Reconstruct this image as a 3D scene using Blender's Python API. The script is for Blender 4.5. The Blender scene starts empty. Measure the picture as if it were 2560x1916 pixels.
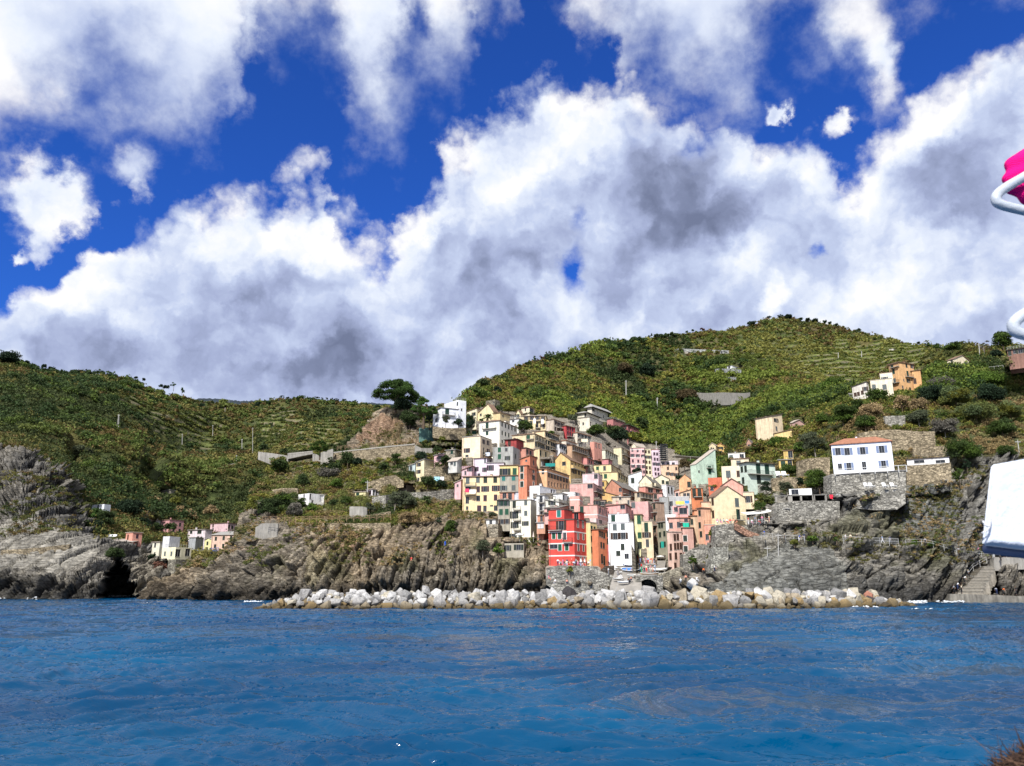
import bpy,bmesh,math,random
import numpy as np
from mathutils import Vector,Matrix
random.seed(7);RNG=np.random.default_rng(7)
S=bpy.context.scene
COL=S.collection
# ------------------------------------------------------------------ camera
FPX=1934.0;CX=1280.0;CY=958.0;HOR=1462.0;CH=3.6
PITCH=math.atan((HOR-CY)/FPX);CP=math.cos(PITCH);SP=math.sin(PITCH)
cam=bpy.data.cameras.new("camera");cam.sensor_width=36;cam.lens=FPX/2560*36
cam.clip_end=20000;cam.clip_start=0.05
co=bpy.data.objects.new("camera",cam);COL.objects.link(co)
cam.dof.use_dof=True;cam.dof.focus_distance=180;cam.dof.aperture_fstop=8.0
co.location=(0,0,CH);co.rotation_euler=(math.pi/2+PITCH,0,0)
S.camera=co
def P(px,py,Y):
 """photo pixel + world depth -> point"""
 x=(px-CX)/FPX;y=-(py-CY)/FPX
 t=Y/(CP-y*SP)
 return Vector((x*t,Y,CH+t*(SP+y*CP)))
def Pn(px,py,Y):
 x=(px-CX)/FPX;y=-(py-CY)/FPX
 t=Y/(CP-y*SP)
 return x*t,Y+0*t,CH+t*(SP+y*CP)
def proj(X,Y,Z):
 dz=Z-CH
 d=Y*CP+dz*SP;u=-Y*SP+dz*CP
 return CX+FPX*X/d,CY-FPX*u/d
def seaY(py):
 y=-(py-CY)/FPX
 t=-CH/(SP+y*CP)
 return t*(CP-y*SP)
KR={1:(1100,980,5.52),2:(1100,1180,5.52),3:(1400,980,5.52),4:(1400,1180,5.52),5:(1760,980,5.52),6:(1760,1220,5.52),7:(2100,1000,4.8),8:(2100,1240,4.8),9:(0,860,3.45),10:(0,1160,3.687),11:(560,900,3.45),12:(560,1180,3.456),13:(1160,760,3.16),14:(1800,760,2.91),0:(0,0,1)}
def kx(k,x):return KR[k][0]+x/KR[k][2]
def ky(k,y):return KR[k][1]+y/KR[k][2]
# ------------------------------------------------------------------ noise
def _h(ix,iy,iz,seed):
 h=(ix.astype(np.uint32)*np.uint32(374761393)+iy.astype(np.uint32)*np.uint32(668265263)+iz.astype(np.uint32)*np.uint32(2246822519)+np.uint32(seed*3266489917&0xffffffff))
 h=(h^(h>>np.uint32(13)))*np.uint32(1274126177)
 h=(h^(h>>np.uint32(15)))*np.uint32(2246822519)
 return((h^(h>>np.uint32(16)))&np.uint32(0xffffff)).astype(np.float64)/0xffffff
def vn(x,y,z,seed=0):
 x,y,z=np.broadcast_arrays(np.asarray(x,float),np.asarray(y,float),np.asarray(z,float))
 fx,fy,fz=np.floor(x),np.floor(y),np.floor(z)
 ix,iy,iz=fx.astype(np.int64),fy.astype(np.int64),fz.astype(np.int64)
 a,b,c=x-fx,y-fy,z-fz
 a=a*a*a*(a*(a*6-15)+10);b=b*b*b*(b*(b*6-15)+10);c=c*c*c*(c*(c*6-15)+10)
 r=0
 for i in(0,1):
  for j in(0,1):
   for k in(0,1):
    w=(a if i else 1-a)*(b if j else 1-b)*(c if k else 1-c)
    r=r+w*_h(ix+i,iy+j,iz+k,seed)
 return r
def fbm(x,y,z,o=5,seed=0,ridged=False,g=0.5):
 r=0;A=1;T=0
 for i in range(o):
  n=vn(x*2**i+17.3*i,y*2**i+5.1*i,z*2**i,seed+i)
  if ridged:n=1-abs(2*n-1)
  r=r+A*n;T+=A;A*=g
 return r/T
def sstep(a,b,x):
 t=np.clip((x-a)/(b-a),0,1);return t*t*(3-2*t)
# ------------------------------------------------------------------ colour + materials
def lin(h,k=1.0):
 if isinstance(h,str):
  c=[int(h[i:i+2],16)/255 for i in(0,2,4)]
  c=[(v/12.92 if v<=.04045 else((v+.055)/1.055)**2.4)*k for v in c];g_=sum(c)/3;c=[v*.78+g_*.22 for v in c]
  return tuple(min(v,.85)for v in c)
 return tuple(h)
MATS={}
def nt(m):
 m.use_nodes=True;t=m.node_tree;t.nodes.clear()
 o=t.nodes.new('ShaderNodeOutputMaterial');b=t.nodes.new('ShaderNodeBsdfPrincipled')
 t.links.new(b.outputs[0],o.inputs[0]);return t,b,o
def N(t,typ,**kw):
 n=t.nodes.new(typ)
 for k,v in kw.items():
  if k.startswith('i_'):
   kk=k[2:]
   n.inputs[int(kk)if kk.isdigit()else kk.replace('_',' ')].default_value=v
  else:setattr(n,k,v)
 return n
def mat(name,col,rough=.85,var=.12,scale=2.0,bump=.0,bscale=8.0,metal=0,streak=0.0,spec=.3):
 key=(name,tuple(col),rough,var,scale,bump)
 if key in MATS:return MATS[key]
 m=bpy.data.materials.new(name);t,b,o=nt(m);L=t.links.new
 b.inputs['Roughness'].default_value=rough;b.inputs['Metallic'].default_value=metal
 b.inputs['Specular IOR Level'].default_value=spec
 geo=N(t,'ShaderNodeNewGeometry')
 n1=N(t,'ShaderNodeTexNoise',i_Scale=scale,i_Detail=6.0,i_Roughness=.65)
 L(geo.outputs['Position'],n1.inputs['Vector'])
 mr=N(t,'ShaderNodeMapRange',i_1=.3,i_2=.7,i_3=1-var,i_4=1+var*.6);L(n1.outputs[0],mr.inputs[0])
 fac=mr.outputs[0]
 if streak>0:
  mp=N(t,'ShaderNodeMapping');mp.inputs['Scale'].default_value=(1.3,1.3,.18)
  L(geo.outputs['Position'],mp.inputs[0])
  n2=N(t,'ShaderNodeTexNoise',i_Scale=1.2,i_Detail=7.0,i_Roughness=.7);L(mp.outputs[0],n2.inputs[0])
  m2=N(t,'ShaderNodeMapRange',i_1=.38,i_2=.66,i_3=1-streak,i_4=1.04);L(n2.outputs[0],m2.inputs[0])
  mm=N(t,'ShaderNodeMath',operation='MULTIPLY');L(fac,mm.inputs[0]);L(m2.outputs[0],mm.inputs[1]);fac=mm.outputs[0]
 vm=N(t,'ShaderNodeVectorMath',operation='SCALE',i_0=col);L(fac,vm.inputs['Scale'])
 L(vm.outputs[0],b.inputs['Base Color'])
 if bump>0:
  n3=N(t,'ShaderNodeTexNoise',i_Scale=bscale,i_Detail=5.0);L(geo.outputs['Position'],n3.inputs[0])
  bp=N(t,'ShaderNodeBump',i_Strength=bump,i_Distance=.1);L(n3.outputs[0],bp.inputs['Height']);L(bp.outputs[0],b.inputs['Normal'])
 MATS[key]=m;return m
# ------------------------------------------------------------------ objects
def tag(o,label=None,cat=None,group=None,kind=None):
 if label:o['label']=label
 if cat:o['category']=cat
 if group:o['group']=group
 if kind:o['kind']=kind
 return o
def mesh_np(name,V,F,mats,smooth=False,midx=None,parent=None,colattr=None):
 """V (n,3); F (m,k) all same k"""
 me=bpy.data.meshes.new(name)
 V=np.asarray(V,np.float32);F=np.asarray(F,np.int32);m,k=F.shape
 me.vertices.add(len(V));me.vertices.foreach_set('co',V.ravel())
 me.loops.add(m*k);me.loops.foreach_set('vertex_index',F.ravel())
 me.polygons.add(m);me.polygons.foreach_set('loop_start',np.arange(m,dtype=np.int32)*k)
 me.polygons.foreach_set('loop_total',np.full(m,k,np.int32))
 if smooth:me.polygons.foreach_set('use_smooth',np.ones(m,bool))
 if midx is not None:me.polygons.foreach_set('material_index',np.asarray(midx,np.int32))
 for q in(mats if isinstance(mats,(list,tuple))else[mats]):me.materials.append(q)
 if colattr is not None:
  a=me.color_attributes.new('Col','FLOAT_COLOR','POINT')
  c=np.ones((len(V),4),np.float32);c[:,:3]=colattr;a.data.foreach_set('color',c.ravel())
 me.update();me.validate()
 o=bpy.data.objects.new(name,me);COL.objects.link(o)
 if parent:o.parent=parent
 return o
class MB:
 """collects boxes, tubes, polygons; build() links ONE mesh object"""
 def __init__(s):s.v=[];s.f=[];s.m=[]
 def poly(s,pts,mi=0):
  n=len(s.v);s.v+=[tuple(p)for p in pts];s.f.append(list(range(n,n+len(pts))));s.m.append(mi);return s
 def hexa(s,c,mi=0):
  n=len(s.v);s.v+=[tuple(p)for p in c]
  for q in((0,3,2,1),(4,5,6,7),(0,1,5,4),(1,2,6,5),(2,3,7,6),(3,0,4,7)):
   s.f.append([n+i for i in q]);s.m.append(mi)
  return s
 def box(s,x0,x1,y0,y1,z0,z1,mi=0,M=None):
  c=[Vector(p)for p in((x0,y0,z0),(x1,y0,z0),(x1,y1,z0),(x0,y1,z0),(x0,y0,z1),(x1,y0,z1),(x1,y1,z1),(x0,y1,z1))]
  if M is not None:c=[M@p for p in c]
  return s.hexa(c,mi)
 def tube(s,pts,r,k=6,mi=0,cap=True):
  pts=[Vector(p)for p in pts];n0=len(s.v);rs=r if isinstance(r,(list,tuple))else[r]*len(pts)
  prev=None
  for i,p in enumerate(pts):
   d=(pts[min(i+1,len(pts)-1)]-pts[max(i-1,0)]).normalized()
   if prev is None:u=d.orthogonal().normalized()
   else:
    u=prev-d*prev.dot(d)
    u=u.normalized()if u.length>1e-6 else d.orthogonal().normalized()
   prev=u;w=d.cross(u)
   for j in range(k):
    a=2*math.pi*j/k;s.v.append(tuple(p+(u*math.cos(a)+w*math.sin(a))*rs[i]))
  for i in range(len(pts)-1):
   for j in range(k):
    a=n0+i*k+j;b=n0+i*k+(j+1)%k;s.f.append([a,b,b+k,a+k]);s.m.append(mi)
  if cap:
   s.f.append([n0+j for j in range(k)][::-1]);s.m.append(mi)
   e=n0+(len(pts)-1)*k;s.f.append([e+j for j in range(k)]);s.m.append(mi)
  return s
 def mesh(s,name,mats,smooth=False):
  me=bpy.data.meshes.new(name);me.from_pydata(s.v,[],s.f)
  for q in(mats if isinstance(mats,(list,tuple))else[mats]):me.materials.append(q)
  me.polygons.foreach_set('material_index',s.m)
  if smooth:me.polygons.foreach_set('use_smooth',[True]*len(s.f))
  me.update();return me
 def build(s,name,mats,parent=None,smooth=False):
  o=bpy.data.objects.new(name,s.mesh(name,mats,smooth));COL.objects.link(o)
  if parent:o.parent=parent
  return o
def empty(name,loc=(0,0,0),rz=0):
 o=bpy.data.objects.new(name,None);COL.objects.link(o);o.location=loc;o.rotation_euler=(0,0,rz);return o
def copy_tree(o,parent=None):
 c=o.copy();COL.objects.link(c)
 if parent:c.parent=parent
 for ch in list(o.children):copy_tree(ch,c)
 return c
# ------------------------------------------------------------------ sun
SUND=Vector((-.27,-.70,.66)).normalized()
sl=bpy.data.lights.new("sun",'SUN');sl.energy=4.9;sl.angle=math.radians(.5);sl.color=(1,.965,.91)
so=bpy.data.objects.new("sun",sl);COL.objects.link(so)
so.rotation_euler=(-SUND).to_track_quat('-Z','Y').to_euler()
# ------------------------------------------------------------------ world: Nishita sky with node-built clouds
def build_world():
 W=bpy.data.worlds.new("World");S.world=W;W.cycles.sampling_method='MANUAL';W.cycles.sample_map_resolution=512;W.use_nodes=True;t=W.node_tree;t.nodes.clear();L=t.links.new
 out=N(t,'ShaderNodeOutputWorld');bg=N(t,'ShaderNodeBackground',i_Strength=.1);L(bg.outputs[0],out.inputs[0])
 sky=N(t,'ShaderNodeTexSky');sky.sky_type='NISHITA';sky.sun_disc=False
 sky.sun_elevation=math.asin(SUND.z);sky.sun_rotation=math.atan2(SUND.x,SUND.y)
 sky.air_density=1.0;sky.dust_density=.2;sky.ozone_density=3.0
 def M(op,a,b=None,c=None,clamp=False):
  n=N(t,'ShaderNodeMath',operation=op,use_clamp=clamp)
  for i,v in enumerate((a,b,c)):
   if v is None:continue
   if isinstance(v,(int,float)):n.inputs[i].default_value=v
   else:L(v,n.inputs[i])
  return n.outputs[0]
 def V(op,a,b=None,sc=None):
  n=N(t,'ShaderNodeVectorMath',operation=op)
  for i,v in enumerate((a,b)):
   if v is None:continue
   if isinstance(v,tuple):n.inputs[i].default_value=v
   else:L(v,n.inputs[i])
  if sc is not None:
   if isinstance(sc,(int,float)):n.inputs['Scale'].default_value=sc
   else:L(sc,n.inputs['Scale'])
  return n
 def MR(v,a,b,c,d,smooth=True):
  n=N(t,'ShaderNodeMapRange',i_1=a,i_2=b,i_3=c,i_4=d)
  if smooth:n.interpolation_type='SMOOTHSTEP'
  L(v,n.inputs[0]);return n.outputs[0]
 tc=N(t,'ShaderNodeTexCoord');D=tc.outputs['Generated']
 def noise(vec,sc,det,ro,off=(0,0,0),dist=0.0):
  m=V('ADD',vec,off);n=N(t,'ShaderNodeTexNoise',i_Scale=sc,i_Detail=det,i_Roughness=ro,i_Distortion=dist)
  L(m.outputs[0],n.inputs['Vector']);return n
 w1=noise(D,7,4,.55);w2=noise(D,30,6,.62,(4,2,1))
 a=V('SUBTRACT',w1.outputs['Color'],(.5,.5,.5));b=V('SUBTRACT',w2.outputs['Color'],(.5,.5,.5))
 a=V('SCALE',a.outputs[0],sc=.11);b=V('SCALE',b.outputs[0],sc=.05)
 Dw=V('ADD',V('ADD',D,a.outputs[0]).outputs[0],b.outputs[0]).outputs[0]
 sp=N(t,'ShaderNodeSeparateXYZ');L(Dw,sp.inputs[0])
 az=M('ARCTAN2',sp.outputs[0],sp.outputs[1]);ln=V('LENGTH',Dw).outputs['Value']
 el=M('ARCSINE',M('DIVIDE',sp.outputs[2],ln))
 cb=N(t,'ShaderNodeCombineXYZ');L(az,cb.inputs[0]);L(el,cb.inputs[1]);UV=cb.outputs[0]
 def ae(x,y):
  p=P(x*1.1573,y*1.1573,1000)-Vector((0,0,CH));p.normalize()
  return math.atan2(p.x,p.y),math.asin(p.z)
 pxr=1.1573/FPX
 def curve(pts,azv):
  n=N(t,'ShaderNodeFloatCurve');c=n.mapping.curves[0]
  q=sorted((ae(x,y))for x,y in pts)
  cp=[((u+.9)/1.8,v/1.2+.1)for u,v in q]
  cp=[(0.0,cp[0][1])]+cp+[(1.0,cp[-1][1])]
  c.points[0].location=cp[0];c.points[1].location=cp[-1]
  for p_ in cp[1:-1]:c.points.new(*p_)
  for p_ in c.points:p_.handle_type='AUTO'
  n.mapping.update()
  L(M('MULTIPLY_ADD',azv,1/1.8,.5),n.inputs['Value'])
  return M('MULTIPLY',M('SUBTRACT',n.outputs[0],.1),1.2)
 low=[(-300,640),(-60,650),(0,640),(35,590),(80,565),(130,560),(165,520),(210,450),(270,440),(330,445),(390,420),(450,415),(520,395),(560,365),(600,368),(640,355),(680,385),(705,380),(728,455),(770,475),(800,500),(822,515),(842,480),(870,445),(905,400),(935,355),(960,310),(1010,285),(1050,255),(1095,200),(1140,165),(1180,140),(1215,140),(1262,170),(1300,190),(1350,200),(1430,225),(1500,262),(1560,262),(1610,275),(1650,300),(1720,300),(1770,290),(1805,325),(1830,350),(1850,320),(1885,285),(1935,255),(1990,215),(2050,180),(2090,155),(2150,120),(2212,95),(2400,20),(2600,-60)]
 up=[(-400,320),(0,305),(50,285),(110,290),(180,245),(230,285),(300,295),(350,325),(410,325),(440,290),(490,265),(515,235),(512,190),(550,150),(600,125),(680,130),(715,150),(735,240),(750,275),(800,300),(860,315),(900,260),(930,215),(985,195),(1010,150),(1035,60),(1060,20),(1085,50),(1110,60),(1128,0),(1150,-60),(1210,-40),(1235,60),(1280,130),(1310,190),(1400,230),(1470,260),(1560,255),(1610,215),(1635,160),(1660,95),(1720,65),(1780,60),(1800,100),(1840,160),(1870,205),(1900,180),(1925,110),(1960,60),(2040,50),(2080,5),(2120,-40),(2400,-160),(2600,-200)]
 dl=M('SUBTRACT',curve(low,az),el)
 du=M('SUBTRACT',el,curve(up,az))
 sq=N(t,'ShaderNodeSeparateXYZ');L(V('ADD',D,b.outputs[0]).outputs[0],sq.inputs[0]);cb0=N(t,'ShaderNodeCombineXYZ');L(M('ARCTAN2',sq.outputs[0],sq.outputs[1]),cb0.inputs[0]);L(M('ARCSINE',sq.outputs[2]),cb0.inputs[1])
 def blob(x,y,rx,ry,amp,inner=0.0,UV=UV):
  u,v=ae(x,y)
  q=V('MULTIPLY',V('SUBTRACT',UV,(u,v,0)).outputs[0],(1/(rx*pxr),1/(ry*pxr),0))
  r=V('LENGTH',q.outputs[0]).outputs['Value']
  return MR(r,inner,1.0,amp,0.0)
 def addall(vs):
  while len(vs)>1:vs=[M('ADD',vs[i],vs[i+1])if i+1<len(vs)else vs[i]for i in range(0,len(vs),2)]
  return vs[0]
 fb=noise(D,11,8,.6,(9,3,7)).outputs[0]
 fbc=M('SUBTRACT',fb,.5)
 def vor(off):
  m=V('ADD',V('ADD',D,V('SCALE',b.outputs[0],sc=.7).outputs[0]).outputs[0],off);n=N(t,'ShaderNodeTexVoronoi',i_Scale=13.0,i_Detail=2.5,i_Roughness=.55,i_Lacunarity=2.3);L(m.outputs[0],n.inputs['Vector']);return n.outputs['Distance']
 pf=M('SUBTRACT',.58,vor((0,0,0)))
 dens=M('ADD',M('ADD',dl,.028),M('MULTIPLY',pf,.05))
 dens=M('ADD',dens,M('MULTIPLY',fbc,.11))
 holes=[blob(860,130,90,130,-.05),blob(900,40,60,70,-.06),blob(230,470,60,45,-.07),blob(2140,590,70,22,-.06),blob(1300,150,50,70,-.07),blob(60,560,90,40,-.05),blob(540,175,40,40,-.05)]
 plus=[blob(105,415,110,70,.17),blob(60,490,80,60,.08),blob(1680,215,42,34,.15),blob(300,370,60,60,.07),blob(1790,250,40,50,.07),blob(10,530,30,30,.1),blob(1890,130,60,100,.06)]
 hp=addall(holes+plus);dens=M('ADD',dens,hp)
 dup=M('ADD',M('ADD',M('MULTIPLY',du,.55),M('MULTIPLY',fbc,.16)),hp)
 alpha=M('MAXIMUM',MR(dens,-.004,.050,0,1),MR(dup,-.02,.075,0,1))
 Q=cb0.outputs[0];cut=[blob(1410,262,105,50,1.5,0,Q),blob(1240,580,42,75,1.35,0,Q),blob(1256,478,24,44,1.1,0,Q),blob(1762,535,26,18,1.2,0,Q),blob(1290,165,46,80,1.2,0,Q)]
 ca=M('MULTIPLY',addall(cut),MR(fbc,-.2,.2,1.0,.15));alpha=M('MULTIPLY',alpha,M('SUBTRACT',1,ca,clamp=True))
 sh=V('SCALE',D,sc=1.0).outputs[0]
 sd=(SUND.x*.035-.0,SUND.y*.035,SUND.z*.035)
 nA=noise(Dw,6,5,.5,(2,8,5)).outputs[0];nB=noise(Dw,6,5,.5,(2+sd[0]*1.1-.01,8,5+sd[2]+.012)).outputs[0]
 rel=M('MULTIPLY',M('SUBTRACT',nA,nB),M('MULTIPLY',MR(du,-.02,.08,1,.35),1.7))
 edge=MR(dens,.0,.20,.22,0)
 dark=[blob(1500,420,330,150,-.56,.0),blob(1560,470,220,110,-.12),blob(1060,600,230,190,-.38),blob(2080,410,190,105,-.50,.1),blob(600,660,380,110,-.20),blob(720,810,460,130,-.46),blob(1180,760,280,110,-.25),blob(1500,650,320,110,-.22),blob(120,770,340,120,-.30),blob(1750,560,140,140,-.10),blob(290,120,460,230,-.36,.1),blob(1540,70,330,150,-.30,.2),blob(680,70,260,110,-.26),blob(330,470,110,60,-.14),blob(890,150,200,220,-.30),blob(2190,230,90,150,-.2),blob(1300,800,300,80,-.15)]
 brt=[blob(690,530,190,75,.34,.2),blob(600,400,190,60,.16),blob(1000,350,120,80,.24),blob(880,470,110,75,.22),blob(1960,270,180,85,.34,.1),blob(1645,662,44,40,.45,.0),blob(1200,210,130,75,.14),blob(100,600,150,60,.18),blob(260,510,160,70,.16),blob(1560,230,130,50,.1),blob(640,740,60,60,.14),blob(1900,560,160,90,.08),blob(1280,640,120,60,.12),blob(2050,700,160,70,.10),blob(1240,300,140,100,.10)]
 val=M('ADD',M('ADD',M('ADD',M('MULTIPLY',addall(dark+brt),.82),.81),rel),M('ADD',edge,M('MULTIPLY',fbc,.22)))
 val=M('ADD',val,M('MULTIPLY',M('MULTIPLY',pf,.26),M('MULTIPLY',MR(dens,0,.35,1,.4),MR(du,-.02,.08,1,.25))))
 val=M('MAXIMUM',val,.17)
 ramp=N(t,'ShaderNodeValToRGB');L(M('MULTIPLY',val,1.0,clamp=True),ramp.inputs[0])
 e=ramp.color_ramp.elements
 e[0].position=.12;e[0].color=(.15,.18,.29,1);e[1].position=1.0;e[1].color=(1.0,1.0,1.02,1)
 for p_,c_ in((.3,(.23,.27,.42)),(.5,(.39,.45,.67)),(.68,(.56,.64,.86)),(.86,(.82,.88,1.0))):
  x=e.new(p_);x.color=(*c_,1)
 cc=V('SCALE',ramp.outputs[0],sc=8.2).outputs[0]
 tint=V('MULTIPLY',sky.outputs[0],(.17,.47,1.22)).outputs[0]
 mix=N(t,'ShaderNodeMix',data_type='RGBA');L(alpha,mix.inputs[0]);L(tint,mix.inputs[6]);L(cc,mix.inputs[7])
 L(mix.outputs[2],bg.inputs[0])
build_world()
S.view_settings.view_transform='Standard';S.view_settings.look='None';S.view_settings.gamma=1;S.view_settings.exposure=.32
# ------------------------------------------------------------------ sea
def wave_h(X,Y):
 """height of the chop: directional wave trains bent by noise"""
 r=np.random.default_rng(11);H=np.zeros_like(X)
 wx=X+1.6*(vn(X*.13,Y*.13,3,5)-.5)*4;wy=Y+1.6*(vn(X*.13,Y*.13,9,6)-.5)*4
 for i in range(28):
  lam=9.0*(.80**i)**.75+.33;lam=max(lam,.34)
  th=math.radians(r.normal(-80,21));k=2*math.pi/lam
  ph=(wx*math.cos(th)+wy*math.sin(th))*k+r.uniform(0,6.28)
  s=np.sin(ph);amp=(.0200 if 1<lam<4 else .0148)*lam**.85
  fade=np.clip(1.6-Y*.0026/lam*2.2,0,1)if lam<1.2 else 1
  H+=amp*fade*(1.25*(1.03-np.sqrt(s*s+.035))-.5+.4*s)
 H+=.10*(vn(X*.22,Y*.34,1,3)-.5)+.035*(fbm(X*.9,Y*1.6,1,3,8)-.5)
 return H*(.55+.9*vn(X*.045,Y*.06,2,4))
def build_sea():
 Ys=np.concatenate([[-400,-120,-40,0,6],np.geomspace(10,19,190)[:-1],19*np.exp(np.linspace(0,1,900)**1.0*math.log(420/19)),[700,1500,6000]])
 nx=1150;u=np.linspace(-1,1,nx)
 XX=u[None,:]*(np.abs(Ys)[:,None]*.78+14);XX[Ys<8]=XX[Ys<8]*4
 YY=np.repeat(Ys[:,None],nx,1)
 H=wave_h(XX,YY)*np.clip((YY-6)/8,0,1)*np.clip((600-YY)/300,0,1)
 V=np.stack([XX,YY,H],-1).reshape(-1,3)
 i=np.arange(len(Ys)-1)[:,None]*nx+np.arange(nx-1)[None,:]
 F=np.stack([i,i+1,i+nx+1,i+nx],-1).reshape(-1,4)
 m=bpy.data.materials.new('sea_water');t,b,o=nt(m);L=t.links.new
 b.inputs['Roughness'].default_value=.09;b.inputs['IOR'].default_value=1.33
 b.inputs['Specular IOR Level'].default_value=.32
 geo=N(t,'ShaderNodeNewGeometry')
 n1=N(t,'ShaderNodeTexNoise',i_Scale=.06,i_Detail=4.0);L(geo.outputs['Position'],n1.inputs[0])
 cr=N(t,'ShaderNodeValToRGB');L(n1.outputs[0],cr.inputs[0])
 e=cr.color_ramp.elements;e[0].position=.35;e[0].color=(.000,.030,.088,1);e[1].position=.7;e[1].color=(.000,.066,.155,1)
 L(cr.outputs[0],b.inputs['Base Color'])
 mp=N(t,'ShaderNodeMapping');mp.inputs['Scale'].default_value=(1,2.6,1);L(geo.outputs['Position'],mp.inputs[0])
 n2=N(t,'ShaderNodeTexNoise',i_Scale=2.6,i_Detail=3.0,i_Roughness=.6);L(mp.outputs[0],n2.inputs[0])
 bp=N(t,'ShaderNodeBump',i_Strength=.5,i_Distance=.07);L(n2.outputs[0],bp.inputs['Height']);L(bp.outputs[0],b.inputs['Normal'])
 s=mesh_np('sea_water',V,F,m,smooth=True);tag(s,kind='structure')
build_sea()
# ------------------------------------------------------------------ terrain: lofted hillsides, each column (photo x) a list of (photo y, depth)
def loft(cols,x0,x1,dx,rows,sea=True,back=((40,18),(140,90))):
 """-> grids PX, PY, YY; first entry of each column is the shore depth"""
 xs=np.arange(x0,x1+.1,dx);cx=[c[0]for c in cols]
 K=len(cols[0][1])
 kp=np.array([[(k[0]if isinstance(k,tuple)else HOR+(CH+1.5)*FPX*1.085/k)for k in c[1]]for c in cols],float)
 kY=np.array([[(k[1]if isinstance(k,tuple)else k)for k in c[1]]for c in cols],float)
 def ip(a):return np.stack([np.interp(xs,cx,a[:,j])for j in range(K)],1)
 kp,kY=ip(kp),ip(kY)
 T=np.concatenate([np.full(r,j,float)+np.arange(r)/r for j,r in enumerate(rows)]+[[float(K-1)]])
 j=np.minimum(T.astype(int),K-2);f=T-j
 PY=kp[:,j]*(1-f)+kp[:,j+1]*f;YY=kY[:,j]*(1-f)+kY[:,j+1]*f
 PX=np.repeat(xs[:,None],len(T),1)
 return PX,PY,YY,T
def interp_depth(PXg,PYg,YYg,px,py):
 """depth of the loft at photo pixels"""
 xs=PXg[:,0];out=[]
 for a,b in zip(np.atleast_1d(px),np.atleast_1d(py)):
  i=int(np.clip(np.searchsorted(xs,a),0,len(xs)-1))
  out.append(np.interp(-b,-PYg[i],YYg[i]))
 return np.array(out)
LG=[(330,[200,(1508,201),(1507,202),(1506,203),(1505,204),(1504,206),(1503,208)]),(365,[198,(1500,199),(1494,201),(1490,202),(1487,203),(1484,205),(1480,207)]),(400,[198,(1495,199),(1485,201),(1478,203),(1472,205),(1468,207),(1462,209)]),(480,[196,(1490,197),(1470,200),(1450,204),(1435,207),(1420,210),(1400,214)]),(515,[194,(1485,195),(1460,198),(1438,202),(1420,206),(1405,210),(1394,214)]),(550,[192,(1480,193),(1450,197),(1425,202),(1408,207),(1395,210),(1384,214)]),(577,[191,(1480,192),(1445,196),(1415,202),(1395,208),(1380,211),(1368,216)]),(601,[190,(1480,191),(1440,196),(1400,202),(1360,209),(1320,216),(1285,225)]),(625,[189,(1475,190),(1430,195),(1390,200),(1350,206),(1320,213),(1252,232)]),(650,[188,(1470,189),(1420,194),(1380,199),(1345,203),(1320,212),(1200,245)]),(700,[187,(1460,188),(1400,193),(1350,199),(1318,206),(1240,236),(1132,280)]),(850,[186,(1450,187),(1390,192),(1340,198),(1308,206),(1230,240),(1112,285)]),(885,[186,(1450,187),(1390,192),(1335,198),(1300,210),(1200,247),(1062,290)]),(925,[186,(1450,187),(1390,192),(1330,199),(1295,212),(1190,248),(1036,292)]),(960,[186,(1450,187),(1390,192),(1325,200),(1290,212),(1190,248),(1020,294)]),(1050,[186,(1450,187),(1380,192),(1318,200),(1280,212),(1180,246),(1018,296)]),(1150,[186,(1450,187),(1390,192),(1305,208),(1282,222),(1150,255),(1012,310)]),(1165,[186,(1450,187),(1390,192),(1305,208),(1282,222),(1150,258),(990,350)]),(1201,[186,(1450,187),(1390,192),(1310,208),(1220,235),(1080,300),(958,400)]),(1255,[186,(1450,187),(1395,192),(1320,212),(1210,250),(1070,320),(943,420)]),(1296,[185,(1450,186),(1410,189),(1330,215),(1200,260),(1060,340),(919,450)]),(1331,[184,(1450,185),(1415,188),(1335,218),(1200,265),(1055,345),(910,465)]),(1432,[183,(1450,184),(1425,187),(1340,222),(1200,275),(1050,360),(884,520)]),(1502,[182,(1450,184),(1432,187),(1340,225),(1200,290),(1050,380),(863,560)]),(1619,[178,(1465,180),(1445,187),(1380,220),(1220,330),(1070,430),(850,600)]),(1682,[174,(1465,176),(1440,186),(1380,212),(1240,300),(1100,420),(842,620)]),(1750,[170,(1450,172),(1425,178),(1365,192),(1250,240),(1130,380),(834,640)]),(1800,[166,(1450,168),(1400,174),(1330,188),(1240,225),(1130,340),(847,620)]),(1903,[163,(1450,166),(1390,172),(1310,184),(1220,212),(1080,300),(890,560)]),(1972,[162,(1450,166),(1380,172),(1290,182),(1200,205),(1060,280),(927,500)]),(2040,[162,(1450,166),(1370,172),(1280,182),(1190,200),(1060,255),(953,440)]),(2092,[162,(1450,166),(1370,172),(1275,182),(1185,196),(1060,228),(980,340)]),(2150,[163,(1450,167),(1365,173),(1262,181),(1190,194),(1050,216),(985,280)]),(2260,[164,(1450,168),(1365,173),(1252,180),(1185,194),(1050,212),(978,265)]),(2350,[166,(1450,169),(1370,173),(1250,179),(1160,190),(1030,218),(925,290)]),(2430,[167,(1460,169),(1385,174),(1250,180),(1150,190),(1010,228),(900,310)]),(2500,[167,(1460,169),(1395,174),(1250,181),(1140,192),(1000,233),(884,320)]),(2600,[166,(1460,168),(1395,174),(1250,181),(1140,192),(990,235),(868,330)]),(2950,[166,(1460,168),(1395,174),(1250,181),(1140,190),(970,240),(830,350)])]
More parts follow.
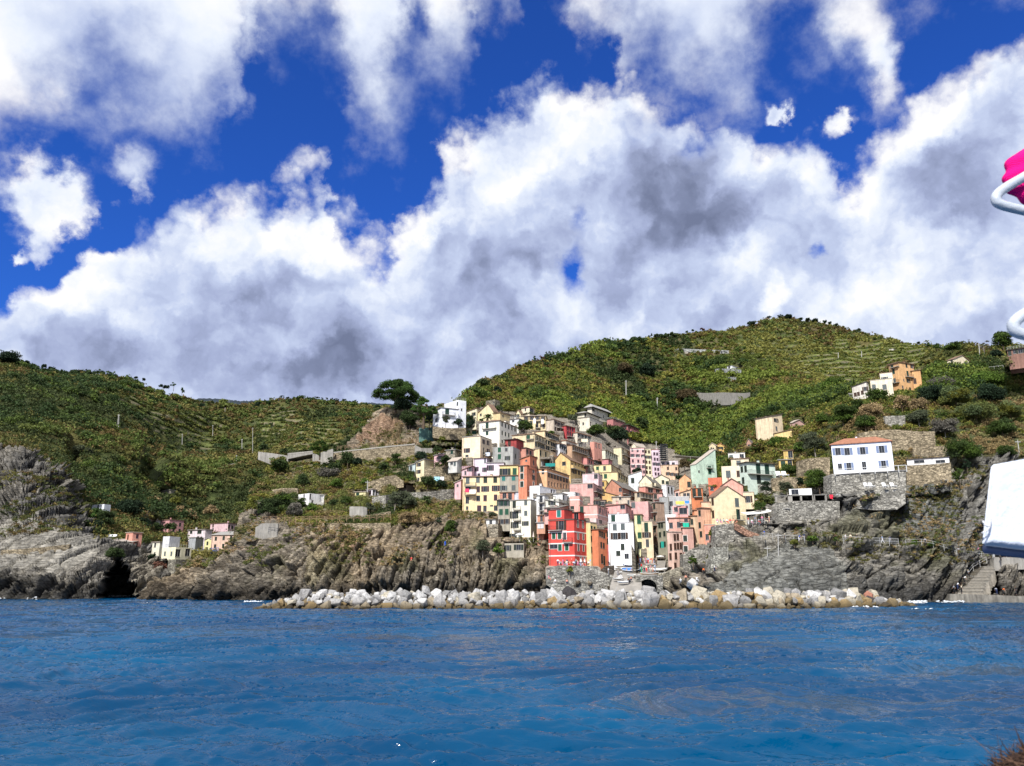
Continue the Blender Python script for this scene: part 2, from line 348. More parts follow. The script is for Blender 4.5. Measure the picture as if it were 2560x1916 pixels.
LA=[(-420,[205,(1440,212),(1300,235),(1150,280),(1000,410),(900,540),(820,640)]),(0,[203,(1440,208),(1330,222),(1130,262),(1010,400),(950,500),(897,620)]),(50,[203,(1440,208),(1330,222),(1135,262),(1020,400),(960,500),(907,640)]),(100,[203,(1440,208),(1340,222),(1165,262),(1040,400),(980,520),(928,660)]),(150,[203,(1440,208),(1350,222),(1190,262),(1060,400),(990,520),(932,680)]),(200,[204,(1440,209),(1370,222),(1260,262),(1080,400),(1000,520),(934,690)]),(260,[206,(1440,211),(1375,226),(1300,262),(1100,400),(1010,540),(939,700)]),(330,[212,(1450,217),(1400,230),(1320,270),(1120,420),(1030,560),(952,710)]),(400,[216,(1455,222),(1410,240),(1330,300),(1150,460),(1050,600),(984,720)]),(460,[222,(1440,228),(1390,250),(1330,320),(1170,480),(1070,640),(996,740)]),(520,[240,(1430,246),(1380,262),(1320,350),(1170,500),(1080,680),(1006,760)]),(600,[260,(1430,266),(1350,300),(1290,380),(1160,520),(1080,700),(1013,800)]),(640,[280,(1430,290),(1350,340),(1260,420),(1150,540),(1080,660),(1011,840)]),(690,[300,(1430,310),(1350,360),(1240,440),(1150,540),(1090,640),(1002,820)]),(763,[300,(1430,310),(1350,360),(1240,440),(1140,540),(1070,640),(999,800)]),(820,[300,(1430,310),(1350,360),(1240,440),(1130,540),(1060,640),(1005,820)]),(900,[300,(1430,310),(1350,360),(1240,440),(1130,540),(1060,660),(1012,840)]),(1100,[300,(1430,310),(1350,360),(1240,440),(1130,560),(1070,700),(1030,860)])]
LE=[(1560,[520,(1300,540),(1100,560),(1000,600),(950,680),(900,760),(870,800)]),(1700,[520,(1300,540),(1100,560),(1000,600),(950,680),(900,760),(842,840)]),(1800,[520,(1300,540),(1100,560),(1000,600),(940,690),(880,790),(832,880)]),(1862,[520,(1300,540),(1100,560),(1000,600),(940,690),(870,800),(818,900)]),(1920,[520,(1300,540),(1100,560),(1000,600),(930,700),(860,810),(801,930)]),(1965,[520,(1300,540),(1100,560),(1000,600),(930,700),(860,820),(795,950)]),(2006,[520,(1300,540),(1100,560),(1000,600),(930,700),(860,820),(803,940)]),(2075,[520,(1300,540),(1100,560),(1000,600),(930,700),(870,800),(814,930)]),(2144,[520,(1300,540),(1100,550),(1000,590),(930,680),(880,780),(830,900)]),(2212,[500,(1300,520),(1100,530),(1000,570),(940,650),(890,750),(848,860)]),(2281,[480,(1300,490),(1100,500),(1000,540),(940,620),(900,700),(862,820)]),(2350,[470,(1300,480),(1100,490),(1000,520),(950,580),(910,660),(868,760)]),(2440,[470,(1300,480),(1100,490),(1000,520),(950,570),(910,640),(876,720)]),(2560,[470,(1300,480),(1100,490),(1000,520),(950,570),(910,640),(880,700)]),(3000,[470,(1300,480),(1100,490),(1000,520),(950,570),(910,640),(900,700)])]
HOUSE_BOX=[]
HOUSE_BOX_A=[];FLOOR_BOX=[];FLOOR_BOX_A=[]
def carve(PX,PY,YY,boxes,floors):
 for x0,x1,y0,y1,Yb in floors:
  m=(PX>x0)&(PX<x1)&(PY>y0)&(PY<y1);YY[m]=np.minimum(YY[m],Yb)
 for x0,x1,y0,y1,Yb in boxes:
  m=(PX>x0)&(PX<x1)&(PY>y0)&(PY<y1)
  YY[m]=np.maximum(YY[m],Yb)
 return YY
C_ROCK=np.array([[.20,.185,.155],[.30,.265,.20],[.13,.12,.105],[.36,.30,.21]])
def rockcol(X,Y,Z,seed,dark=1.0):
 a=fbm(X*.05,Y*.05,Z*.07,4,seed);b=fbm(X*.35+Z*.3,Y*.3,Z*.9,4,seed+9);c=fbm(X*1.7,Y*1.7,Z*2.2,3,seed+4)
 w=sstep(.38,.62,a)[...,None];v=sstep(.35,.66,b)[...,None]
 r=(C_ROCK[0]*(1-w)+C_ROCK[1]*w)*(1-v*.45)+C_ROCK[2]*v*.3
 return r*(.45+.75*c[...,None])*dark
GREEN=np.array([[.075,.085,.024],[.11,.095,.036],[.050,.066,.020],[.12,.115,.045],[.075,.11,.02]])
def vegcol(X,Y,Z,seed,s=1.0):
 a=fbm(X*.012*s,Y*.012*s,Z*.02*s,4,seed);b=fbm(X*.06*s,Y*.06*s,Z*.08*s,4,seed+3);c=fbm(X*.4,Y*.3,Z*.5,3,seed+7)
 w=sstep(.4,.62,a)[...,None];v=sstep(.42,.6,b)[...,None]
 g=GREEN[0]*(1-w)+GREEN[1]*w;g=g*(1-v)+GREEN[2]*v
 return g*(.6+.8*c[...,None])
def terr_mat(name,bump,bs):
 m=bpy.data.materials.new(name);t,b,o=nt(m);L=t.links.new
 b.inputs['Roughness'].default_value=.95;b.inputs['Specular IOR Level'].default_value=.12
 at=N(t,'ShaderNodeAttribute',attribute_name='Col');geo=N(t,'ShaderNodeNewGeometry')
 n1=N(t,'ShaderNodeTexNoise',i_Scale=bs*.45,i_Detail=7.0,i_Roughness=.7);L(geo.outputs['Position'],n1.inputs[0])
 mr=N(t,'ShaderNodeMapRange',i_1=.32,i_2=.68,i_3=.5,i_4=1.5);L(n1.outputs[0],mr.inputs[0])
 vm=N(t,'ShaderNodeVectorMath',operation='SCALE');L(at.outputs['Color'],vm.inputs[0]);L(mr.outputs[0],vm.inputs['Scale']);L(vm.outputs[0],b.inputs['Base Color'])
 n2=N(t,'ShaderNodeTexNoise',i_Scale=bs,i_Detail=8.0,i_Roughness=.75);L(geo.outputs['Position'],n2.inputs[0])
 mp=N(t,'ShaderNodeMapping');mp.inputs['Rotation'].default_value=(0,.9,.2);mp.inputs['Scale'].default_value=(.35,.5,1.5);L(geo.outputs['Position'],mp.inputs[0])
 wv=N(t,'ShaderNodeVectorMath',operation='ADD');L(mp.outputs[0],wv.inputs[0]);L(n1.outputs['Color'],wv.inputs[1])
 vo=N(t,'ShaderNodeTexVoronoi',i_Scale=bs*.6,feature='DISTANCE_TO_EDGE');L(wv.outputs[0],vo.inputs['Vector']);vr=N(t,'ShaderNodeMapRange',i_1=0,i_2=.09,i_3=0,i_4=1);L(vo.outputs[0],vr.inputs[0])
 ad=N(t,'ShaderNodeMath',operation='MULTIPLY_ADD',i_1=.6);L(vr.outputs[0],ad.inputs[0]);L(n2.outputs[0],ad.inputs[2])
 bp=N(t,'ShaderNodeBump',i_Strength=1.0,i_Distance=bump);L(ad.outputs[0],bp.inputs['Height']);L(bp.outputs[0],b.inputs['Normal'])
 return m
def normals(V):
 dx=np.gradient(V,axis=0);dy=np.gradient(V,axis=1)
 n=np.cross(dx,dy);n/=np.linalg.norm(n,axis=2,keepdims=True)+1e-9
 return n
def hmask(X,Y,Z,boxes,mg=2.0):
 px,py=proj(X,Y,Z);m=np.zeros(px.shape)
 for x0,x1,y0,y1,Yb in boxes:
  d=np.maximum(np.maximum(x0-px,px-x1),np.maximum(y0-py,py-y1));m=np.maximum(m,sstep(mg*2,0,d))
 return m
def inpoly(px,py,poly):
 c=np.zeros(px.shape,bool);n=len(poly);j=n-1
 for i in range(n):
  (xi,yi),(xj,yj)=poly[i],poly[j]
  c^=((yi>py)!=(yj>py))&(px<(xj-xi)*(py-yi)/(yj-yi+1e-9)+xi);j=i
 return c
def softpoly(px,py,poly,w):
 """polygon mask with a ragged edge"""
 nx=(fbm(px*.03,py*.03,1,4,21)-.5)*w*4;ny=(fbm(px*.03,py*.03,7,4,22)-.5)*w*4
 return inpoly(px+nx,py+ny,poly).astype(float)
def foliage_mat(name='foliage_leaves',tr=.25):
 m=bpy.data.materials.new(name);t,b,o=nt(m);L=t.links.new
 at=N(t,'ShaderNodeAttribute',attribute_name='Col');L(at.outputs['Color'],b.inputs['Base Color'])
 b.inputs['Roughness'].default_value=.75;b.inputs['Specular IOR Level'].default_value=.2
 tl=N(t,'ShaderNodeBsdfTranslucent');L(at.outputs['Color'],tl.inputs[0]);mx=N(t,'ShaderNodeMixShader',i_0=tr)
 L(b.outputs[0],mx.inputs[1]);L(tl.outputs[0],mx.inputs[2]);L(mx.outputs[0],o.inputs[0]);return m
LEAF=foliage_mat()
def clumps(C,R,cols,k,leaf,rng,flat=.75,up=None):
 """leaf triangles spread through ellipsoids. C (n,3) centres, R (n,) radii, cols (n,3), k leaves each, leaf (n,) size"""
 n=len(C)
 d=rng.normal(size=(n,k,3));d/=np.linalg.norm(d,axis=2,keepdims=True)
 d[...,2]=np.where(d[...,2]<-.25,-d[...,2],d[...,2])
 rad=(rng.random((n,k,1))**.45)
 lump=1+.35*(vn(d[...,0]*1.8+C[:,None,0],d[...,1]*1.8+C[:,None,1],d[...,2]*1.8,5)[...,None]-.5)*2
 c=C[:,None,:]+d*rad*lump*R[:,None,None]*np.array([1,1,flat])
 a=rng.normal(size=(n,k,3))+d*.6;a/=np.linalg.norm(a,axis=2,keepdims=True)
 e1=np.cross(a,rng.normal(size=(n,k,3)));e1/=np.linalg.norm(e1,axis=2,keepdims=True)+1e-9;e2=np.cross(a,e1)
 s=leaf[:,None,None]*rng.uniform(.6,1.3,(n,k,1))
 V=np.stack([c+e1*s,c-e1*s*.5+e2*s*.8,c-e1*s*.5-e2*s*.8],2).reshape(-1,3)
 cc=cols[:,None,:]*rng.uniform(.62,1.38,(n,k,1))
 cc=np.repeat(cc[:,:,None,:],3,2).reshape(-1,3)
 F=np.arange(len(V)).reshape(-1,3)
 return V,F,cc
def scatter(name,VG,NG,mask,n,rr,k,leafr,seed,colf,kind='stuff',sink=.2,boxes=None,snap=None):
 rng=np.random.default_rng(seed)
 w=mask.ravel().copy();w[w<.02]=0;w/=w.sum()
 idx=rng.choice(len(w),n,p=w);p=VG.reshape(-1,3)[idx]+rng.normal(size=(n,3))*np.array([.5,.5,.1])
 R=rng.uniform(*rr,n)*(.75+.5*rng.random(n)**3)
 p[:,2]+=R*sink
 if boxes:
  px,py=proj(p[:,0],p[:,1],p[:,2]);rp=R/p[:,1]*FPX*.8;kp=np.ones(n,bool)
  for x0,x1,y0,y1,Yb in boxes:kp&=~((px>x0-rp*.6)&(px<x1+rp*.6)&(py>y0-rp*.2)&(py<y1+rp*.35)&(p[:,1]<Yb+R))
  p=p[kp];R=R[kp]
 col=colf(p,rng)
 V,F,C=clumps(p,R,col,k,leafr*np.maximum(p[:,1],60)/200,rng)
 o=mesh_np(name,V,F,LEAF,colattr=C);tag(o,kind=kind);return o
def strata(X,Z,Y,phi,seed,f=1.0):
 s,c=np.sin(phi),np.cos(phi);wob=(fbm(X*.06,Z*.06,Y*.03,3,seed+30)-.5)*9
 al=X*c+Z*s;ac=-X*s+Z*c+wob
 a=fbm(al*.07*f,ac*.55*f,Y*.05,4,seed,True);b=fbm(al*.25*f,ac*1.9*f,Y*.1,3,seed+11,True)
 return a,b
def blocks(X,Z,Y,phi,seed,La,Lc):
 s,c=np.sin(phi),np.cos(phi);w1=(fbm(X*.10,Z*.10,Y*.05,3,seed)-.5)*Lc*3.2;w2=(fbm(X*.13,Z*.13,Y*.05,3,seed+5)-.5)*La*1.6
 al=X*c+Z*s+w2;ac=-X*s+Z*c+w1;r=np.floor(ac/Lc);q=np.floor(al/La+_h(r.astype(np.int64),r.astype(np.int64)*0,r.astype(np.int64)*0,seed)*3)
 ri,qi=r.astype(np.int64),q.astype(np.int64);z_=np.zeros_like(ri);h1=_h(ri,qi,z_,seed+1);h2=_h(ri,qi,z_,seed+2)-.5;h3=_h(ri,qi,z_,seed+3)-.5
 fa=np.mod(al/La+_h(ri,z_,z_,seed)*3,1)-.5;fc=ac/Lc-r-.5
 return(h1-.5)+h2*fa*1.2+h3*fc*1.2-.5*sstep(.40,.5,abs(fc))-.35*sstep(.44,.5,abs(fa))
# ---------------------------------------------------------------- the village headland and the big green hillside
def build_ground():
 PX,PY,YY,T=loft(LG,330,2950,2.3,(12,34,44,44,60,64))
 YY=carve(PX,PY,YY,HOUSE_BOX,FLOOR_BOX)
 X,Y,Z=Pn(PX,PY,YY);V=np.stack([X,Y,Z],-1)
 NG=normals(V);NG*=np.where(NG[...,1:2]>0,-1,1)
 rk=np.clip(softpoly(PX,PY,[(300,1520),(360,1478),(545,1365),(590,1290),(640,1250),(720,1315),(900,1322),(1010,1318),(1100,1290),(1150,1275),(1300,1290),(1500,1420),(1640,1450),(1700,1390),(1760,1300),(1830,1302),(1880,1262),(1950,1235),(2010,1240),(2100,1180),(2200,1200),(2290,1180),(2330,1160),(2400,1150),(2450,1135),(2600,1150),(2960,1150),(2960,1600),(300,1600)],7)+softpoly(PX,PY,[(868,1118),(905,1075),(935,1030),(960,1018),(1040,1022),(1055,1060),(1050,1112),(990,1118)],5),0,1)
 soil=softpoly(PX,PY,[(690,1320),(720,1150),(900,1120),(1150,1030),(1160,1290),(1010,1322)],8)*.55
 town=softpoly(PX,PY,[(1150,1290),(1180,1020),(1400,1040),(1560,1090),(1690,1120),(1800,1230),(1800,1320),(1640,1450),(1480,1430)],6)
 phi=np.interp(PX,[330,700,950,1050,1350,1500,1750,1900,2300,2560],[.75,.95,1.2,1.25,1.2,.8,.5,.45,.35,.6])
 a,b=strata(X,Z,Y,phi,3);lo=fbm(X*.045,Z*.05,Y*.03,3,41);bl=fbm(X*.16,Z*.16,Y*.1,3,44,True)
 slab=softpoly(PX,PY,[(1740,1540),(1760,1470),(1880,1400),(1960,1365),(2080,1370),(2120,1440),(2120,1540)],5)
 sl2=softpoly(PX,PY,[(2255,1330),(2260,1210),(2310,1190),(2400,1200),(2400,1330)],6)
 slab=np.clip(slab+sl2,0,1)
 lowz=np.clip(Z/3,0,1)*np.clip((1506-PY)/10+.5,0,1)
 dR=(lo-.5)*5.5+(a-.55)*(4.6-3.8*slab)+(b-.5)*(1.5-1.3*slab)+(bl-.5)*(3.0-2.2*slab)
 lowc=sstep(1340,1420,PY);rb=sstep(1700,2000,PX)
 ck_=(blocks(X,Z,Y,phi,51,6.5,2.2)*3.6+blocks(X,Z,Y,phi+.15,61,2.6,.95)*1.5)*(1-.85*slab)
 dR=dR*.5+ck_*1.3
 dR=dR*(.60+.40*np.clip(lowc+rb,0,1))
 al=X*np.cos(phi)+Z*np.sin(phi);ac=-X*np.sin(phi)+Z*np.cos(phi)+(fbm(X*.09,Z*.09,2,3,77)-.5)*5
 crack=np.minimum(abs(np.mod(ac/4.3,1)-.5),abs(np.mod(al/9.7+.2*np.floor(ac/4.3),1)-.5)*1.8)
 dR-=sstep(.05,.0,crack)*slab*1.3
 dV=(fbm(X*.16,Y*.12,Z*.18,4,61)-.5)*3.0+(fbm(X*.018+3,Y*.006,Z*.012,3,63)-.5)*34*sstep(380,500,YY)*sstep(5.9,5.2,T)[None,:]
 cave=sstep(34,24,np.hypot((PX-1625)*1.0,(PY-1478)*1.15))*(PY<1560)
 edge=np.clip((T[None,:])/1.0,0,1)*np.ones_like(PX)
 back=1-.8*sstep(5.8,6.0,T)[None,:]
 D=(dR*rk+dV*(1-rk)*.8*(1-town))*(.35+.65*edge)*back-cave*11
 tip=np.clip((PX-330)/60,.1,1)
 D=D*(1-.94*hmask(X,Y,Z,HOUSE_BOX,6)*(1-.9*rk*(PY>1430)))
 V=V+NG*(D*tip)[...,None]*np.array([1,1,.6]);V[...,2]=np.where(T[None,:]<.02,-1.5,V[...,2])
 NG2=normals(V);NG2*=np.where(NG2[...,1:2]>0,-1,1)
 rc=rockcol(X,Y,Z,5);warm=sstep(.4,.6,fbm(X*.03,Z*.04,3,3,91))[...,None]
 rc=rc*(1-.35*warm)+rc*np.array([1.25,1.0,.68])*.35*warm
 rc=rc*(1-.8*sstep(1620,1480,PX)[...,None]*(1-np.array([1.10,.98,.80])))
 wet=sstep(5.5,1.5,Z)[...,None]*1.0;rc=rc*(1-.62*wet)
 grey=(sstep(1740,1800,PX))[...,None];rc=rc*(1-grey)+(rc*np.array([.98,1.0,1.0])*.8+.02)*grey
 rc=(rc*.75+rc.mean(2,keepdims=True)*.25)*(1.22+.2*(PX>1740))[...,None]
 rc=rc*(1-slab[...,None]*.8)+(np.array([.17,.172,.155])*(.55+.9*fbm(X*.4,Z*.3,Y,4,15)[...,None]))*slab[...,None]*.8
 dk=softpoly(PX,PY,[(1960,1520),(1965,1440),(2020,1400),(2090,1395),(2100,1520)],4)+softpoly(PX,PY,[(2110,1560),(2120,1440),(2200,1400),(2290,1385),(2420,1410),(2400,1560)],6)
 rc=rc*(1-.22*np.clip(dk,0,1)[...,None])
 red=softpoly(PX,PY,[(900,1100),(920,1060),(960,1030),(1010,1060),(1000,1110)],6)+softpoly(PX,PY,[(840,1375),(870,1335),(905,1325),(900,1360),(870,1385)],6)
 rc=rc*(1-.5*np.clip(red,0,1)[...,None])+np.array([.36,.21,.13])*.5*np.clip(red,0,1)[...,None]
 tan=softpoly(PX,PY,[(765,1465),(770,1360),(800,1350),(815,1400),(800,1470)],6)
 rc=rc*(1-.5*tan[...,None])+np.array([.42,.36,.22])*.5*tan[...,None]
 moss=sstep(.55,.68,fbm(X*.12,Y*.08,Z*.12,4,33))*sstep(1480,1400,PY)*rk*(1-slab)
 rc=rc*(1-.55*moss[...,None])+np.array([.10,.10,.04])*.55*moss[...,None]
 vc=vegcol(X,Y,Z,7);sc=np.array([.22,.19,.125])*(.55+.9*fbm(X*.5,Y*.5,Z*.6,4,50))[...,None]
 vc=vc*.75+sc*.12
 c=vc*(1-soil[...,None])+sc*soil[...,None]
 c=c*(1-town[...,None])+np.array([.24,.21,.17])*(.6+.8*fbm(X*.4,Y*.4,Z*.4,3,8))[...,None]*town[...,None]
 c=c*(1-rk[...,None])+rc*rk[...,None]
 nx,ny=PX.shape
 Vb=[]
 for dy,dz in((25,6),(70,45),(160,140)):
  q=V[:,-1].copy();q[:,1]+=dy;q[:,0]+=q[:,0]/q[:,1]*dy;q[:,2]=np.maximum(q[:,2]-dz,-5);Vb.append(q)
 Vf=np.concatenate([V,np.stack(Vb,1)],1);cf=np.concatenate([c,np.repeat(c[:,-1:],3,1)],1);ny+=3
 i=np.arange(nx-1)[:,None]*ny+np.arange(ny-1)[None,:]
 F=np.stack([i,i+ny,i+ny+1,i+1],-1).reshape(-1,4)
 g=mesh_np('hillside_terrain',Vf.reshape(-1,3),F,terr_mat('rock_and_soil',.45,1.6),colattr=cf.reshape(-1,3),smooth=False);tag(g,kind='structure')
 return PX,PY,YY,V,NG2,rk,soil,town,T
def build_left():
 PX,PY,YY,T=loft(LA,-420,1100,2.4,(16,30,44,60,40,40))
 YY=carve(PX,PY,YY,HOUSE_BOX_A,FLOOR_BOX_A)
 X,Y,Z=Pn(PX,PY,YY);V=np.stack([X,Y,Z],-1);NG=normals(V);NG*=np.where(NG[...,1:2]>0,-1,1)
 rk=softpoly(PX,PY,[(-430,1110),(0,1118),(60,1130),(130,1160),(165,1200),(215,1260),(215,1290),(250,1352),(400,1365),(470,1400),(600,1480),(600,1560),(-430,1560)],7)
 phi=np.full_like(X,.95);a,b=strata(X,Z,Y,phi,13,.8);lo=fbm(X*.045,Z*.05,Y*.03,3,41);bl=fbm(X*.14,Z*.14,Y*.1,3,44,True)
 smooth=softpoly(PX,PY,[(-430,1440),(-430,1290),(60,1300),(190,1330),(250,1360),(235,1410),(150,1430)],5)
 dR=(lo-.5)*7+((a-.55)*2.2+(b-.5)*.9+(bl-.5)*2.5+blocks(X,Z,Y,phi,55,8,2.8)*5.5+blocks(X,Z,Y,phi,65,3,1.1)*2.4)*(1-.75*smooth)
 al=X*np.cos(phi)+Z*np.sin(phi);ac=-X*np.sin(phi)+Z*np.cos(phi)+(fbm(X*.09,Z*.09,2,3,77)-.5)*5
 dR-=sstep(.045,0,abs(np.mod(ac/6.1,1)-.5))*smooth*2.2
 dV=(fbm(X*.09,Y*.05,Z*.1,4,61)-.5)*6.0+(fbm(X*.016+3,Y*.005,Z*.010,3,63)-.5)*46*sstep(270,420,YY)*sstep(5.9,5.2,T)[None,:]
 cave=sstep(1,.93,np.hypot((PX-296+(fbm(PX*.05,PY*.05,1,3,4)-.5)*26)/(22+34*np.clip((PY-1395)/100,0,1)),np.where(PY<1460,(PY-1460)/68,0)))
 edge=np.clip(T[None,:]/.6,0,1);back=1-.75*sstep(5.7,6,T)[None,:]
 D=(dR*rk+dV*(1-rk))*(.3+.7*edge)*back-cave*0
 D=D*(1-.94*hmask(X,Y,Z,HOUSE_BOX_A,6))
 V=V+NG*D[...,None]*np.array([1,1,.6]);V[...,2]=np.where(T[None,:]<.02,-1.5,V[...,2]);V[...,1]+=cave*34;V[...,0]+=cave*34*V[...,0]/V[...,1]
 NG2=normals(V);NG2*=np.where(NG2[...,1:2]>0,-1,1)
 rc=rockcol(X,Y,Z,25)*.95;rc=rc*(1-smooth[...,None]*.6)+np.array([.33,.30,.23])*(.7+.6*fbm(X*.3,Z*.2,Y*.1,4,3)[...,None])*smooth[...,None]*.6
 wet=sstep(6.5,2.5,Z)[...,None];rc=rc*(1-.6*wet);rc*=(1-.8*cave[...,None]*0)
 yel=softpoly(PX,PY,[(325,1500),(322,1400),(380,1395),(395,1440),(372,1500)],4);rc=rc*(1-.4*yel[...,None])+np.array([.36,.29,.17])*.4*yel[...,None]
 vc=vegcol(X,Y,Z,17,.6)*.95
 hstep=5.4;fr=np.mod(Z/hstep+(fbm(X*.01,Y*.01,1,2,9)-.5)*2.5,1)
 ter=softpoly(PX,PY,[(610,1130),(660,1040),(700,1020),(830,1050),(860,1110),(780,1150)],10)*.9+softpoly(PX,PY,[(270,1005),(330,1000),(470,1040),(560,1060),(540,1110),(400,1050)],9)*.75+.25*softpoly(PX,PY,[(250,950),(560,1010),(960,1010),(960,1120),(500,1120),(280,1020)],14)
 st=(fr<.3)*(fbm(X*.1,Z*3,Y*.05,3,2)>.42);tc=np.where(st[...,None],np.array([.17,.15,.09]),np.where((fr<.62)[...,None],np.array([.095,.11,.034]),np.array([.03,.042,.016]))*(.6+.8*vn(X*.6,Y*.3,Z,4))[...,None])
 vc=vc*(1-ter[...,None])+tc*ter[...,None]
 rc=rc*.7+rc.mean(2,keepdims=True)*.42;rc*=(.80+.2*sstep(1300,1400,PY)*sstep(60,160,PX))[...,None]
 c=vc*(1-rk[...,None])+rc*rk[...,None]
 nx,ny=PX.shape;Vb=[]
 for dy,dz in((30,6),(90,60),(220,200)):
  q=V[:,-1].copy();q[:,0]+=q[:,0]/q[:,1]*dy;q[:,1]+=dy;q[:,2]=np.maximum(q[:,2]-dz,-5);Vb.append(q)
 Vf=np.concatenate([V,np.stack(Vb,1)],1);cf=np.concatenate([c,np.repeat(c[:,-1:],3,1)],1);ny+=3
 i=np.arange(nx-1)[:,None]*ny+np.arange(ny-1)[None,:];F=np.stack([i,i+ny,i+ny+1,i+1],-1).reshape(-1,4)
 g=mesh_np('coastal_hills_terrain',Vf.reshape(-1,3),F,terr_mat('pale_rock_and_soil',.5,1.1),colattr=cf.reshape(-1,3));tag(g,kind='structure')
 return PX,PY,YY,V,NG2,rk,ter*(fr>.5)*(fr<.8),ter
def build_mountain():
 PX,PY,YY,T=loft(LE,1560,3000,3.0,(2,8,30,50,50,50))
 X,Y,Z=Pn(PX,PY,YY);V=np.stack([X,Y,Z],-1);NG=normals(V);NG*=np.where(NG[...,1:2]>0,-1,1)
 back=1-.75*sstep(5.6,6,T)[None,:]
 back=back*(1-hmask(X,Y,Z,[(2212,2256,866,890,0)],8))
 V=V+NG*(((fbm(X*.03,Y*.02,Z*.03,5,71)-.5)*14+(fbm(X*.010,Y*.004,Z*.006,3,73)-.5)*80*sstep(5.9,5.0,T)[None,:])*back)[...,None]
 NG2=normals(V);NG2*=np.where(NG2[...,1:2]>0,-1,1)
 vc=vegcol(X,Y,Z,37,.5)
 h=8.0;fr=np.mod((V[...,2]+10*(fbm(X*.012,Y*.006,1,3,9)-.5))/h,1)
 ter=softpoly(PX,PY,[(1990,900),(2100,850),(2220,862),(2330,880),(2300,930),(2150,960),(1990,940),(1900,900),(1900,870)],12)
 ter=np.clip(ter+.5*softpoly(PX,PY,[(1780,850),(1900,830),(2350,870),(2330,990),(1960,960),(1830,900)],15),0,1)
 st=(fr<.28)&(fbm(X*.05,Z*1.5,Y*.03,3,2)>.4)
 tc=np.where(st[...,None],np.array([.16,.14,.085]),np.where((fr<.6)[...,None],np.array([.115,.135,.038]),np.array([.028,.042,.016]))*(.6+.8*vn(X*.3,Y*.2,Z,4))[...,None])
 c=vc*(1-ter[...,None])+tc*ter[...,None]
 brown=softpoly(PX,PY,[(1975,820),(2000,808),(2060,815),(2090,825),(2040,830),(1990,828)],5)[...,None];c=c*(1-.6*brown)+np.array([.10,.065,.035])*.6*brown
 nx,ny=PX.shape;Vb=[]
 for dy,dz in((40,8),(120,90),(400,300)):
  q=V[:,-1].copy();q[:,0]+=q[:,0]/q[:,1]*dy;q[:,1]+=dy;q[:,2]=np.maximum(q[:,2]-dz,-5);Vb.append(q)
 Vf=np.concatenate([V,np.stack(Vb,1)],1);cf=np.concatenate([c,np.repeat(c[:,-1:],3,1)],1);ny+=3
 i=np.arange(nx-1)[:,None]*ny+np.arange(ny-1)[None,:];F=np.stack([i,i+ny,i+ny+1,i+1],-1).reshape(-1,4)
 g=mesh_np('mountain_terrain',Vf.reshape(-1,3),F,terr_mat('mountain_ground',1.0,.5),colattr=cf.reshape(-1,3));tag(g,kind='structure')
 return PX,PY,YY,V,NG2,ter,ter*(fr>.5)*(fr<.85)
def build_far():
 for nm,pts,Y0 in(('far_hills',[(380,1012),(440,1006),(505,996),(560,998),(600,1003),(640,1002),(700,1001),(800,1010),(880,1009),(930,1007),(960,1010),(1100,1016)],2300),('far_hills',[(2380,880),(2420,870),(2455,868),(2490,863),(2530,866),(2600,862),(2900,850)],2000)):
  xs=np.linspace(pts[0][0],pts[-1][0],220);top=np.interp(xs,[p[0]for p in pts],[p[1]for p in pts])
  rows=[]
  for f,Yd in((0,1500),(.25,1750),(.5,1950),(.75,2150),(.9,Y0-60),(1,Y0)):
   py=1150*(1-f)+top*f+(RNG.random(len(xs))-.5)*2.4*(f>.8)
   rows.append(np.stack(Pn(xs,py,np.full_like(xs,Yd)),-1))
  q=rows[-1].copy();q[:,1]+=500;q[:,2]-=300;rows.append(q)
  V=np.stack(rows,1);nx,ny=V.shape[:2]
  i=np.arange(nx-1)[:,None]*ny+np.arange(ny-1)[None,:];F=np.stack([i,i+ny,i+ny+1,i+1],-1).reshape(-1,4)
  g=mesh_np(nm,V.reshape(-1,3),F,mat('haze_blue_forest',(.018,.030,.040),.95,.4,.01,0));tag(g,kind='structure')  # haze of distance is put into the forest colour as dark blue
